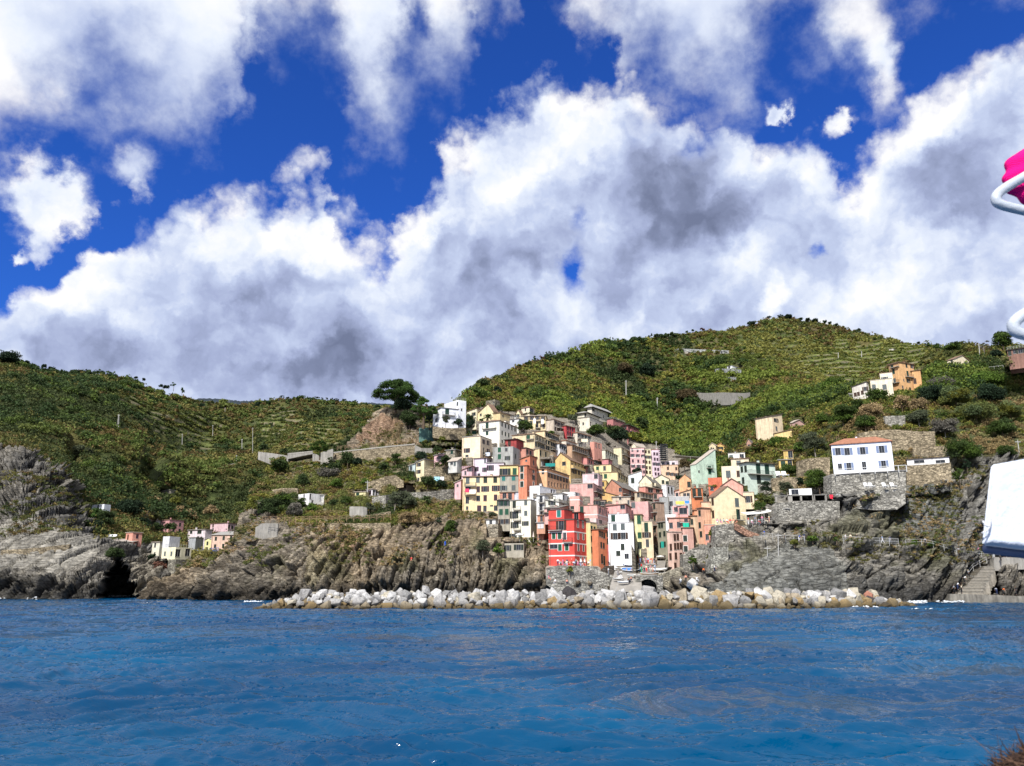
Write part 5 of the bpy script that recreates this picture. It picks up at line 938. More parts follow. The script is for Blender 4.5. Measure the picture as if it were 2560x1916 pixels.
H(14,'brown brick house with a railed roof cut by the frame edge','9c6f5c',2080,2092,2330,340,388,228,75,'flat',rc='dark',W=[(2103,352,'c',.9,1.6,'dark'),(2140,325,'p',.9,1.2),(2180,312,'s',1.2,1.3,'dark'),(2240,300,'p')],found=4,rail='w',over=.4)
r=H(14,'pale yellow tower house with a roof balcony above the mint houses','fae0b0',262,384,460,815,995,262,52,'sb',1.6,'dark',W=[(408,848,'s',1.3,1.3,'dark'),(412,908,'c',1.0,1.6,'grey')],found=4,kw=.88,chim=True,rail=False)
H(14,'yellow low wing right of the pale yellow tower house','f5d37c',385,395,525,945,990,258,62,'sb',1.0,'brown',W=[],found=4)
H(5,'small pinkish cottage with a pale roof near the blue playground roofs','e6b4a6',1190,1225,1400,425,490,292,60,'gs',1.5,'pale',W=[(1278,465,'p',1.4,1.4)],found=3)
H(5,'tiny cream house in the valley behind the mint house','f0d9a4',72,165,168,740,820,330,30,'gf',1.2,'pale',d=6,W=[(100,780,'p',.7,.9),(130,785,'p',.7,.9)],found=3)
H(5,'tiny deep yellow house in the valley right of the tiny cream one','eec05c',165,285,290,740,850,332,30,'gf',1.0,'tile',d=6,W=[(218,775,'s',.8,1.0),(255,780,'c',.7,1.3),(200,835,'p'),(240,838,'p')],found=3)
H(5,'pinkish stone barn with a sloped roof in the terraces','c9987f',588,655,665,700,760,272,30,'gf',1.4,'slate',d=6,W=[(625,750,'p',1,1.2)],found=4)
# ---- mid-left slope -----------------------------------------------------------------------------------------------------
H(12,'bright white house alone among shrubs on the left headland','f8f6f0',640,735,865,185,290,230,40,'terr',W=[(692,208,'p',.7,1.6),(740,208,'p',.7,1.6),(690,265,'p',.8,1.4),(765,260,'p',.7,1.0),(845,205,'O',1.4,2.2)],found=2,kw=.9,name='white_house')
H(12,'small yellow hut with a green shuttered window','f1e3a0',1130,1222,1227,172,215,235,20,'flat',rc='pale',d=4,W=[(1155,185,'c',1.1,.9,'dgreen')],found=2,name='hut',chim=False)
H(12,'white hut with a wide violet window and a glazed porch','e4dfe2',1228,1282,1352,150,215,236,40,'flat',rc='pale',W=[(1257,180,'c',1.6,1.3,'plum'),(1295,178,'p',.8,1.8),(1320,178,'p',.8,1.8)],found=2,name='hut',chim=False)
H(12,'pale pink shed with a dark open porch','f3dcd4',1497,1582,1650,112,180,243,35,'flat',rc='brown',W=[(1522,125,'p',1.0,.8),(1560,122,'p',1.0,.8),(1620,145,'O',1.6,2.0)],found=2,name='shed',chim=False)
H(11,'narrow cream house with a grey side on the left slope','f7e6b2',1655,1725,1808,880,1058,246,30,'sl',.8,'grey',W=[(1680,902,'s',.8,1.2,'brown'),(1678,965,'s',.8,1.2,'brown'),(1676,1030,'p',.8,1.0)],found=3)
H(11,'glazed garden room left of the narrow cream house','b9cbc8',1595,1650,1657,912,962,248,20,'sl',.6,'grey',d=3,W=[(1612,935,'p',.9,1.3),(1635,930,'p',.9,1.3)],found=6,name='garden_room',chim=False)
H(11,'small pink house squeezed left of the stone cottage','eeb8bb',1812,1900,1905,822,878,246,15,'sl',.5,'grey',d=5,W=[(1860,840,'s',.7,1.0,'brown')],found=3)
H(11,'stone cottage with two green shutters under the cream block','a59a84',1912,1995,2055,775,880,241,30,'flat',rc='grey',W=[(1965,782,'c',.9,1.2,'dgreen'),(1952,830,'c',.9,1.0,'green'),(2028,795,'O',1.5,2.4)],found=3,wallmat='stone',name='stone_house')
H(11,'low white shed with a bare stone roof below the stone cottage','d8d6cc',1935,2010,2050,872,915,233,30,'sb',1.5,'pale',W=[(1963,895,'p',1.0,.8),(1990,893,'c',.8,1.3,'grey')],found=2,name='shed')
H(11,'small pink gabled cottage behind the washing lines','f3bcbf',1990,2043,2046,1060,1115,226,15,'sl',.8,'pale',d=5,W=[(2015,1085,'p',.6,.8)],found=3)
# ---- left cove -------------------------------------------------------------------------------------------------------------
H(10,'small white house with a brick-red roof terrace high on the left cliff','eef2fb',845,958,982,372,448,268,25,'terr',W=[(905,390,'c',.8,1.6,'dark')],found=4,kw=.88,which='a',name='white_house')
H(10,'pale green low house beside the pink house in the cove','d9d8c8',1370,1440,1520,520,580,325,35,'flat',rc='pale',found=4,which='a')
H(10,'pink two-storey house above the cove among trees','e09a9a',1475,1558,1690,515,640,322,33,'flat',rc='brown',W=[(1500,560,'p'),(1600,555,'c'),(1660,560,'c'),(1600,612,'c'),(1655,615,'c'),(1530,600,'c')],found=4,which='a',over=.2)
H(10,'small coral house standing above the sea cave','eb9b80',1155,1218,1305,632,775,242,38,'flat',rc='pale',W=[(1178,682,'c',.9,2.0,'brown'),(1265,668,'c',.8,1.2,'plum'),(1255,750,'c',.9,1.8,'brown')],found=2,which='a',over=.25)
H(10,'white and pink station house with arched windows in the cove','f4e2e6',1725,1885,1950,605,790,300,30,'flat',rc='grey',W=[(1762,630,'c',1.4,1.2,'dark'),(1838,630,'c',2.4,1.2,'dark'),(1825,685,'c',1.2,1.4,'dark'),(1855,688,'c',1.2,1.4),(1852,750,'p',1.2,1.8),(1820,748,'p',1.0,1.6)],found=3,which='a',kw=.85)
H(10,'pink square house behind the station house','f0c4c8',1937,2100,2175,545,640,318,28,'flat',rc='brown',W=[(1965,560,'c',.8,1.3,'brown'),(1962,605,'p',.8,1.2),(2110,580,'c'),(2140,585,'c')],found=4,which='a',kw=.85)
H(10,'long peach pink house with a grey roof beside the sea rocks','f5c9ae',1945,2172,2178,655,805,290,8,'sb',1.6,'grey',d=7,W=[(1990,690),(2062,685),(2130,682),(1982,760),(2057,755)],wt='c',found=3,which='a',kw=.85)
H(10,'small yellow house squeezed between the pink houses of the cove','f6ec9e',1882,1952,1956,700,805,292,15,'gf',.6,'grey',d=6,W=[(1912,732,'c',.8,1.3,'dark'),(1908,785,'c',.8,1.3)],found=3,which='a')
r=H(10,'pale yellow clubhouse on a stone pier above the cove','f7efc4',1490,1615,1762,768,872,236,30,'terr',W=[(1520,828,'c',.8,1.3,'grey'),(1580,828,'c',.8,1.3,'grey'),(1640,822,'p',1.7,2.2),(1685,820,'p',1.7,2.2),(1730,817,'p',1.7,2.2)],found=.6,which='a',name='clubhouse',rail='w')
H(10,'','ece6c8',1400,1468,1495,722,850,240,30,'flat',rc='pale',root=r,W=[(1430,745,'p'),(1425,830,'p',.7,1.0)],found=2,which='a',chim=False)
H(10,'','dedfe2',1500,1560,1572,668,770,238,25,'terr',root=r,W=[],found=1,which='a',d=4)
H(10,'square stone pier tower under the pale yellow clubhouse','8d8878',1545,1615,1755,880,1012,235,30,'terr',found=3,which='a',name='stone_pier',wallmat='stone',cat='pier')
H(10,'plain grey lift tower beside the station house','a9adb0',1738,1800,1812,680,805,282,20,'flat',rc='grey',d=4,found=3,which='a',chim=False,name='lift_tower',cat='tower')
H(9,'low stone shelter with a flat roof in the scrub of the left hill','a39a86',1372,1470,1505,1262,1290,None,25,'flat',rc='grey',found=3,which='a',chim=False,name='shelter',cat='hut',over=.5)
H(9,'tiny pale shed on the left hillside terrace','cfc6b2',1960,2030,2036,1035,1050,None,15,'flat',rc='grey',d=4,found=2,which='a',chim=False,name='shed',cat='shed')
# ---- big hillside --------------------------------------------------------------------------------------------------------------
H(13,'white farmhouse on grey stone terraces high on the green hill','eef0ee',2080,2120,2195,488,520,None,45,'flat',rc='grey',W=[(2095,500,'p',1.6,1.6),(2155,500,'p',1.4,1.4),(2180,500,'p',1.4,1.4)],found=4,chim=False)
H(13,'small ruined stone hut beside the upper grey terrace','a8a79e',2025,2050,2085,372,400,None,45,'flat',rc='grey',W=[(2035,385,'p',1.4,1.6)],found=3,chim=False,name='hut',cat='hut')
H(13,'tiny stone hut in the middle of the upper grey terrace','b5ab9a',1742,1770,1785,378,392,None,30,'flat',rc='pale',found=3,chim=False,name='hut',cat='hut')
H(14,'two-part pale hut on the vineyard mountain','cfc8b4',1230,1262,1290,325,345,None,40,'sb',1.0,'pale',found=.5,chim=False,name='hut',cat='hut',which='e',carve=False)
H(1,'ruined square stone tower of the castle above the town','8f8771',632,760,825,105,215,312,35,'terr',W=[(765,190,'O',1.2,2.2),(740,145,'p',.6,.8)],found=5,name='ruined_tower',cat='tower',wallmat='stone',chim=False)
# ------------------------------------------------------------------ retaining walls, paths, bridge
def wallstrip(name,label,cat,k,pts,col=(.27,.235,.175),Y=None,which='g',thick=1.0,m=None,cap=None,off=.6,group=None,carve=False):
 """pts: (crop x, crop y top, crop y bottom[, depth])"""
 mb=MB();F=[];Ys=[]
 for i,p in enumerate(pts):
  y_=p[3]if len(p)>3 else(Y if Y else ground_Y(kx(k,p[0]),ky(k,p[2]),which)-off);Ys.append(y_)
  t=P(kx(k,p[0]),ky(k,p[1]),y_);b=P(kx(k,p[0]),ky(k,p[2]),y_);F.append((t,b))
 for i in range(len(F)-1):
  (t0,b0),(t1,b1)=F[i],F[i+1];B0=Vector((0,thick,0));dn=Vector((0,0,-1.2))
  mb.hexa([b0+dn,b1+dn,b1+B0+dn,b0+B0+dn,t0,t1,t1+B0,t0+B0])
 if cap is not None:
  for i in range(len(F)-1):
   t0,t1=F[i][0],F[i+1][0];q=Vector((0,thick+.1,0));f_=Vector((0,-.12,.002));u=Vector((0,-.12,cap));q2=Vector((0,thick+.1,cap))
   mb.hexa([t0+f_,t1+f_,t1+q,t0+q,t0+u,t1+u,t1+q2,t0+q2],1)
 o=mb.build(name,[m or stone_mat(col),STONE_TRIM]);tag(o,label,cat,group)
 if carve:
  for i in range(len(pts)-1):
   (FLOOR_BOX if which=='g' else FLOOR_BOX_A).append((kx(k,pts[i][0])-2,kx(k,pts[i+1][0])+2,ky(k,max(pts[i][2],pts[i+1][2]))-4,ky(k,max(pts[i][2],pts[i+1][2]))+26,min(Ys[i],Ys[i+1])+.4))
   HOUSE_BOX.append((kx(k,pts[i][0])-1,kx(k,pts[i+1][0])+1,ky(k,min(pts[i][1],pts[i+1][1]))+1,ky(k,max(pts[i][2],pts[i+1][2]))-1,max(Ys[i],Ys[i+1])+thick))
 return o
CONC=mat('weathered_concrete',(.36,.34,.30),.92,.25,.5,.3,4,streak=.35)
G_=(.30,.285,.245);BR=(.31,.255,.17)
RW='stone retaining wall'
wallstrip('retaining_wall','long curving stone wall under the road west of the umbrella pine','wall',11,[(935,806,866),(1080,788,862),(1260,770,856),(1420,752,848),(1560,740,830),(1645,732,818)],BR,cap=.35,carve=True)
wallstrip('retaining_wall','concrete stair wall at the right end of the long road wall','wall',11,[(1645,732,818),(1700,762,812),(1800,762,800)],m=CONC,carve=True)
wallstrip('netted_wall','rock wall covered with blue green netting below the white villa','wall',11,[(1682,590,700),(1740,585,706),(1845,580,702),(1865,575,680)],m=mat('green_netting',(.10,.19,.165),.9,.3,.8,.5,3),carve=True)
wallstrip('retaining_wall','rock-faced wall directly under the white villa','wall',11,[(1800,572,640,261),(1875,585,655,260.5),(1960,590,660,262),(2085,585,660,264)],BR,thick=6,carve=True)
wallstrip('retaining_wall','stone terrace wall below the grey arched window of the stone cottage','wall',1,[(0,1035,1170),(130,1022,1215),(290,1008,1225)],BR,carve=True)
wallstrip('retaining_wall','tall stone wall left of the long yellow tenement','wall',1,[(0,1350,1490),(150,1348,1500),(285,1340,1480)],G_,carve=True)
wallstrip('retaining_wall','rough stone wall left of the pale cream block','wall',1,[(20,590,680),(180,592,700),(300,585,680)],BR,carve=True)
wallstrip('retaining_wall','low grey wall beneath the pale pink shed and the fig trees','wall',11,[(1480,1150,1190),(1700,1140,1200),(2040,1118,1190)],G_,carve=True)
wallstrip('retaining_wall','stone wall with a buttress right of the narrow cream house','wall',11,[(1728,930,1010),(1880,925,1030),(2045,915,1040)],BR,carve=True)
wallstrip('retaining_wall','sloping stone wall on the left headland below the narrow cream house','wall',11,[(1240,1060,1100),(1390,1005,1100),(1480,995,1075),(1550,1045,1065)],BR)
wallstrip('retaining_wall','pale concrete wall holding the left end of the cliff path','wall',12,[(272,480,575),(330,445,570),(465,445,520)],m=CONC,carve=True)
wallstrip('retaining_wall','grey cement terrace wall below the small yellow hut','wall',12,[(1085,300,385),(1200,300,395),(1235,310,390)],m=CONC,carve=True)
wallstrip('retaining_wall','dry stone wall right of the cement terrace on the cliff path','wall',12,[(1235,372,405),(1340,358,400),(1440,340,395)],BR)
wallstrip('retaining_wall','brown stone terrace behind the bright white headland house','wall',12,[(415,155,195),(520,140,200),(640,140,190)],BR)
wallstrip('retaining_wall','stone wall below the violet-windowed hut','wall',12,[(1280,220,300),(1400,200,310),(1460,195,270)],G_)
wallstrip('retaining_wall','cliff path masonry under the wooden fence','wall',12,[(620,438,470),(900,440,480),(1160,445,490),(1440,440,480)],BR)
wallstrip('harbour_wall','stone harbour wall under the terrace of the red house','wall',4,[(-190,1330,1480),(-20,1290,1600),(170,1292,1600),(400,1300,1600),(520,1312,1600),(560,1370,1600),(750,1440,1600)],G_,Y=181,thick=3.5)
wallstrip('harbour_wall','ribbed stone buttress leaning at the right end of the slipway','wall',4,[(1340,1400,1600),(1470,1390,1600),(1560,1352,1600),(1690,1310,1580),(1705,1320,1540)],(.33,.30,.23),Y=179,thick=4)
wallstrip('harbour_wall','masonry wall right of the pink harbour house','wall',4,[(1700,1140,1560),(1760,1120,1500),(1850,1060,1440),(2000,1010,1330),(2060,1000,1280)],G_,Y=183,thick=4)
wallstrip('retaining_wall','stone wall with the stair foot below the tall pale yellow house','wall',6,[(150,520,760),(230,505,740),(330,495,730),(420,490,640),(600,600,680)],G_,Y=180.5,thick=4,carve=True)
wallstrip('retaining_wall','two-step pale masonry block on the rocks left of the slabs','wall',6,[(95,975,1100),(132,960,1100),(134,820,1100),(335,812,1080)],(.34,.33,.28),Y=172,thick=5)
wallstrip('retaining_wall','brown rubble wall right of the ochre house','wall',5,[(1290,960,1170),(1400,925,1180),(1540,908,1190),(1735,905,1150)],BR,carve=True)
wallstrip('retaining_wall','rubble terrace wall carrying the white garden chairs','wall',5,[(940,1195,1380),(1080,1180,1340),(1300,1175,1290)],BR,carve=True)
wallstrip('retaining_wall','grey garden wall under the mint villa','wall',5,[(625,1315,1420),(780,1280,1420),(925,1225,1330)],G_,carve=True)
wallstrip('retaining_wall','broad stone wall under the balcony of the red-roofed villa','wall',7,[(-100,905,1110,180.6),(20,900,1120,179.5),(220,885,1130,178),(520,868,1110,176),(790,852,1080,174.2)],G_,thick=5,cap=.25,carve=True)
wallstrip('retaining_wall','stone wall with bare rock below the low white house','wall',7,[(800,790,1030,181),(1000,778,1010,179.5),(1200,768,960,177.8),(1330,750,930,176.5)],BR,thick=5,carve=True)
wallstrip('retaining_wall','upper brown rubble terrace behind the red-roofed villa','wall',7,[(230,400,560),(400,370,560),(650,355,620),(880,375,600),(1140,380,560)],BR,carve=True)
wallstrip('retaining_wall','small square stone wall topmost on the terraces above the villa','wall',7,[(540,195,300),(660,192,300),(780,186,290)],G_,carve=True)
wallstrip('retaining_wall','middle rubble wall under the grey roof terrace right of the villa','wall',7,[(880,575,690),(1100,560,690),(1285,545,680)],BR,carve=True)
wallstrip('retaining_wall','stone terrace wall between the villa sunbeds and the cliff','wall',7,[(200,1095,1240,176),(420,1080,1260,174.5),(680,1070,1250,172.8),(780,1062,1180,172)],G_,thick=4)
wallstrip('retaining_wall','big dry stone wall under the cliff restaurant','wall',6,[(985,290,420),(1010,205,430),(1300,190,450),(1600,178,430),(1870,185,380)],G_,Y=178.5,thick=3,carve=True)
wallstrip('retaining_wall','white concrete wall along the hillside road','wall',13,[(1460,662,668),(1650,672,690),(1785,692,735),(1830,700,765),(1900,705,782),(2050,700,785),(2212,706,780),(2260,700,775)],m=CONC,which='g')
wallstrip('retaining_wall','grey stone terraces of the hillside farm','wall',13,[(1985,512,545),(2080,512,560),(2190,520,575)],(.36,.37,.36))
wallstrip('retaining_wall','lower grey terrace band of the hillside farm','wall',13,[(2040,575,602),(2150,580,606)],(.33,.34,.32))
wallstrip('retaining_wall','grey olive terrace line near the ridge','wall',13,[(1610,348,358),(1750,355,368),(1920,362,378),(2090,368,382)],(.38,.39,.36))
wallstrip('retaining_wall','pale stone track wall low on the green ridge','wall',13,[(560,508,522),(680,515,530),(780,525,536)],(.36,.32,.25))
wallstrip('retaining_wall','concrete wall left of the sloping grey wing on the right slope','wall',14,[(835,640,645),(900,645,668),(965,652,705)],m=CONC)
wallstrip('road_wall','concrete road wall left of the bridge','wall',11,[(295,792,830),(430,808,882),(545,826,880)],m=CONC,Y=272,which='g')
wallstrip('quay','low concrete landing quay at the foot of the rock stairs','quay',8,[(1320,1176,1290),(1760,1186,1292),(2190,1205,1300),(2500,1212,1306)],m=mat('quay_concrete',(.26,.24,.20),.9,.35,.6,.6,2,streak=.5),Y=165.5,thick=4.5)
wallstrip('platform_wall','plain concrete viewing platform above the rock stairs','platform',8,[(1845,735,830),(2000,738,832),(2150,738,815),(2500,735,815)],m=CONC,Y=170.5,thick=4)
def bridge():
 r=empty('road_bridge',P(kx(11,650),ky(11,880),268));inv=Vector(r.location);tag(r,'concrete road bridge with a dark opening over the gully','bridge')
 def seg(name,pts,Y,th,m):
  mb=MB()
  for(x0,t0,b0),(x1,t1,b1)in zip(pts[:-1],pts[1:]):
   a,b,c,e=P(kx(11,x0),ky(11,t0),Y)-inv,P(kx(11,x1),ky(11,t1),Y)-inv,P(kx(11,x0),ky(11,b0),Y)-inv,P(kx(11,x1),ky(11,b1),Y)-inv;q=Vector((0,th,0))
   mb.hexa([c,e,e+q,c+q,a,b,b+q,a+q])
  return mb.build(name,m,r)
 seg('deck',[(548,822,856),(660,808,832),(765,796,812)],268,7,CONC);seg('parapet',[(548,806,820),(660,795,806),(765,785,794)],268.2,.4,CONC)
 seg('pier',[(764,812,880),(800,815,880),(835,840,880)],268.1,7,CONC);seg('abutment',[(540,835,905),(552,835,905)],268.1,7,CONC)
 HOUSE_BOX.append((kx(11,548),kx(11,765),ky(11,780),ky(11,882),282))
bridge()
wallstrip('road_wall','concrete parapet between the bridge and the road wall','wall',11,[(835,800,880),(880,785,875),(940,768,868)],m=CONC,Y=266)
# fences and railings --------------------------------------------------------------------------
WOOD=mat('bleached_wood',(.30,.20,.12),.8,.3,3);GALV=mat('galvanised_rail',(.50,.50,.48),.5,.1)
def fence(label,k,pts,hm=1.0,m=WOOD,n=None,style='x',Y=None,which='g',name='fence',step=2.0,r=.05,rails=2,off=1.0,cat='fence'):
 mb=MB();pos=[]
 for p in pts:
  y_=p[2]if len(p)>2 else(Y or ground_Y(kx(k,p[0]),ky(k,p[1]),which)-off);pos.append(P(kx(k,p[0]),ky(k,p[1]),y_))
 up=Vector((0,0,hm));out=[]
 for a,b in zip(pos[:-1],pos[1:]):
  q=max(1,round((b-a).length/step))
  for i in range(q):out.append(a.lerp(b,i/q))
 out.append(pos[-1])
 for p in out:mb.tube([p-Vector((0,0,.4)),p+up],r,4)
 for a,b in zip(out[:-1],out[1:]):
  for j in range(rails):f=(j+1)/rails;mb.tube([a+up*f,b+up*f],r*.75,4)
  if style=='x':mb.tube([a+up*.1,b+up*.95],r*.6,4);mb.tube([b+up*.1,a+up*.95],r*.6,4)
  if style=='b':
   q=max(2,int((b-a).length/.22))
   for i in range(1,q):c=a.lerp(b,i/q);mb.tube([c,c+up],r*.4,3,cap=False)
 o=mb.build(name,m);tag(o,label,cat);return o
fence('wooden cross-braced fence along the road below the umbrella pine',11,[(975,778),(1150,758),(1350,738),(1630,712)],1.3,step=2.4)
fence('wooden stair fence descending at the right end of the road wall',11,[(1645,715),(1700,760)],1.2)
fence('wooden fence round the left end of the cliff path lookout',12,[(330,432),(400,428),(458,430)],1.3,Y=200)
fence('wooden fence over the small footbridge on the cliff path',12,[(470,440),(520,445),(615,440)],1.5,Y=201,step=1.6)
fence('long wooden fence on the cliff path above the hedge line',12,[(620,425),(800,422),(1000,418),(1180,415)],1.1,Y=203)
fence('weathered wooden fence at the right end of the cliff path',12,[(1190,418),(1320,410),(1440,402)],1.1,Y=203)
fence('low wooden fence among the left sea rocks',12,[(0,690),(160,690),(330,688)],1.2,Y=198)
fence('tangled wooden fence below the palm on the headland',12,[(1560,330),(1700,280),(1850,275),(2030,330)],1.0,step=1.6)
fence('white metal railing of the sea path below the cliff',8,[(40,552),(250,565),(480,575),(705,582)],1.25,GALV,style='b',Y=170.5,r=.04,cat='railing',name='railing')
fence('thin grey handrail of the path beside a green bush',8,[(790,585),(980,575),(1120,600),(1250,640),(1400,690)],1.0,GALV,style='',Y=170,r=.035,cat='railing',name='railing',step=2.6)
fence('white handrail of the upper landing path',8,[(1500,715),(1700,718),(1830,722)],.9,WRAIL,style='',Y=170,r=.03,cat='railing',name='railing')
fence('dark metal rail on the concrete viewing platform',8,[(1845,740),(2000,742),(2150,742),(2300,742)],1.1,GALV,style='',Y=170.4,r=.03,cat='railing',name='railing',step=1.8)
fence('grey handrail slanting down the rock stairs',8,[(1460,1060),(1600,880),(1760,790)],1.0,GALV,style='',Y=171,r=.035,cat='railing',name='railing')
fence('railing along the tall pale yellow house terrace restaurant',6,[(580,520),(760,510),(900,490),(1000,475)],1.1,GALV,style='b',Y=179.5,r=.03,cat='railing',name='railing')
fence('railing on the middle rock path with two blue-shirted walkers',6,[(790,690),(950,705),(1130,730),(1240,730),(1390,740)],1.1,GALV,style='',Y=172.5,r=.03,cat='railing',name='railing')
fence('white pillared balustrade of the red-roofed villa',7,[(-60,893,178.8),(240,876,176.6),(420,866,175.4),(570,858,174.4),(705,850,173.6),(800,844,172.9)],1.15,WRAIL,style='',r=.10,step=4.2,rails=1,cat='railing',name='railing')
fence('brown wooden railing high on the terraces above the villa',7,[(340,372),(430,360),(515,358)],1.0,WOOD,style='')
fence('brown wooden rail over the right end of the upper rubble terrace',7,[(860,385),(1000,372),(1090,365)],1.0,WOOD,style='')
fence('brown rail fence beside the white sacks',5,[(1720,700),(1830,665),(1860,640)],1.0,WOOD,style='')
fence('wooden rail fence in the garden below the yellow wing',5,[(720,830),(860,800),(1040,770)],1.1,mat('grey_wood',(.2,.17,.13),.9),style='')
fence('line of white vine posts on the upper right slope',14,[(1890,505),(1950,505),(2000,500),(2065,490)],2.4,GALV,style='',rails=1,r=.07,step=3.2)
fence('green netting fence at the edge of the white villa garden',1,[(190,575),(350,580),(530,600)],1.3,mat('green_fence',(.02,.09,.07),.7),style='b',cat='fence',r=.04)
# poles ------------------------------------------------------------------------------------------
POLE=mat('grey_pole',(.42,.41,.38),.8,.2,1)
def pole(label,k,cx,y0,y1,which='g',r=.13,Y=None,dx=0,lattice=False):
 Y=Y or ground_Y(kx(k,cx),ky(k,y1),which)-1.5;b=P(kx(k,cx),ky(k,y1),Y);t=P(kx(k,cx+dx),ky(k,y0),Y);mb=MB()
 if lattice:
  for q in((-.9,0),(.9,0),(0,.8)):mb.tube([b+Vector((q[0],q[1],-1)),t+Vector((q[0]*.15,q[1]*.15,0))],.09,4)
  for i in range(6):f=i/6;a=b.lerp(t,f);c=b.lerp(t,f+.16);mb.tube([a+Vector((-.9*(1-f),0,0)),c+Vector((.8*(1-f),0,0))],.05,4)
 else:mb.tube([b-Vector((0,0,1)),t],[r,r*.7],6)
 mb.box(t.x-.7,t.x+.7,t.y-.06,t.y+.06,t.z-.6,t.z-.45)
 o=mb.build('utility_pole',POLE);tag(o,label,'pole',None);return o
for a in[('tall lattice pole leaning on the left hillside',9,1010,608,800,'a',.13,None,15,True),('thin pole on the left skyline beside the dark thicket',9,175,92,150,'a'),('pole on the left hillside above the small stone shelter',9,1572,775,858,'a',.22),('second pole up from the stone shelter on the left hillside',9,1836,700,785,'a',.22),('short pole beside the small hut on the left hill terrace',9,1605,545,600,'a',.22),('pole right of the terrace hut near the saddle',9,1942,550,600,'a',.2),('pole in the gully left of the bridge, near the path',9,2088,820,895,'a',.2),('pole just above the tiny pale shed',9,2040,960,1030,'a',.2),('pole on the far left ridge saddle',9,1976,488,530,'a',.2),('thin tall pole behind the left end of the bridge',11,248,585,800,'a',.2),('leaning pole with wires left of the bridge',11,155,685,740,'a',.2),('pale pole in front of the bright green slope',3,1340,90,240,'g',.3),('short pole near the right end of the green slope',3,1938,525,640,'g',.3),('slim pole behind the peach house',3,1328,680,810,'g',.25),('pole on the green hillside below the ridge',13,1280,605,715,'g',.3),('white lamp pole on the right ridge by the bare tree',14,1890,290,375,'g',.2,None,-8),('pale pole above the concrete road wall',13,1527,740,835,'g',.3),('tall wooden pole in front of the violet-windowed hut',12,1240,75,150,'g',.14),('leaning steel post in the rocks under the cliff restaurant',6,1022,625,880,'g',.10,171),('short post on the grassy rock ledge',6,872,800,885,'g',.08,171),('fallen-looking white post at the right frame edge above the white panel',7,2150,480,640,'g',.12,None,-20),('thin post on the vineyard mountain',14,860,355,400,'e',.35),('second thin post on the vineyard mountain, nearer the huts',14,1030,345,380,'e',.35)]:pole(*a)
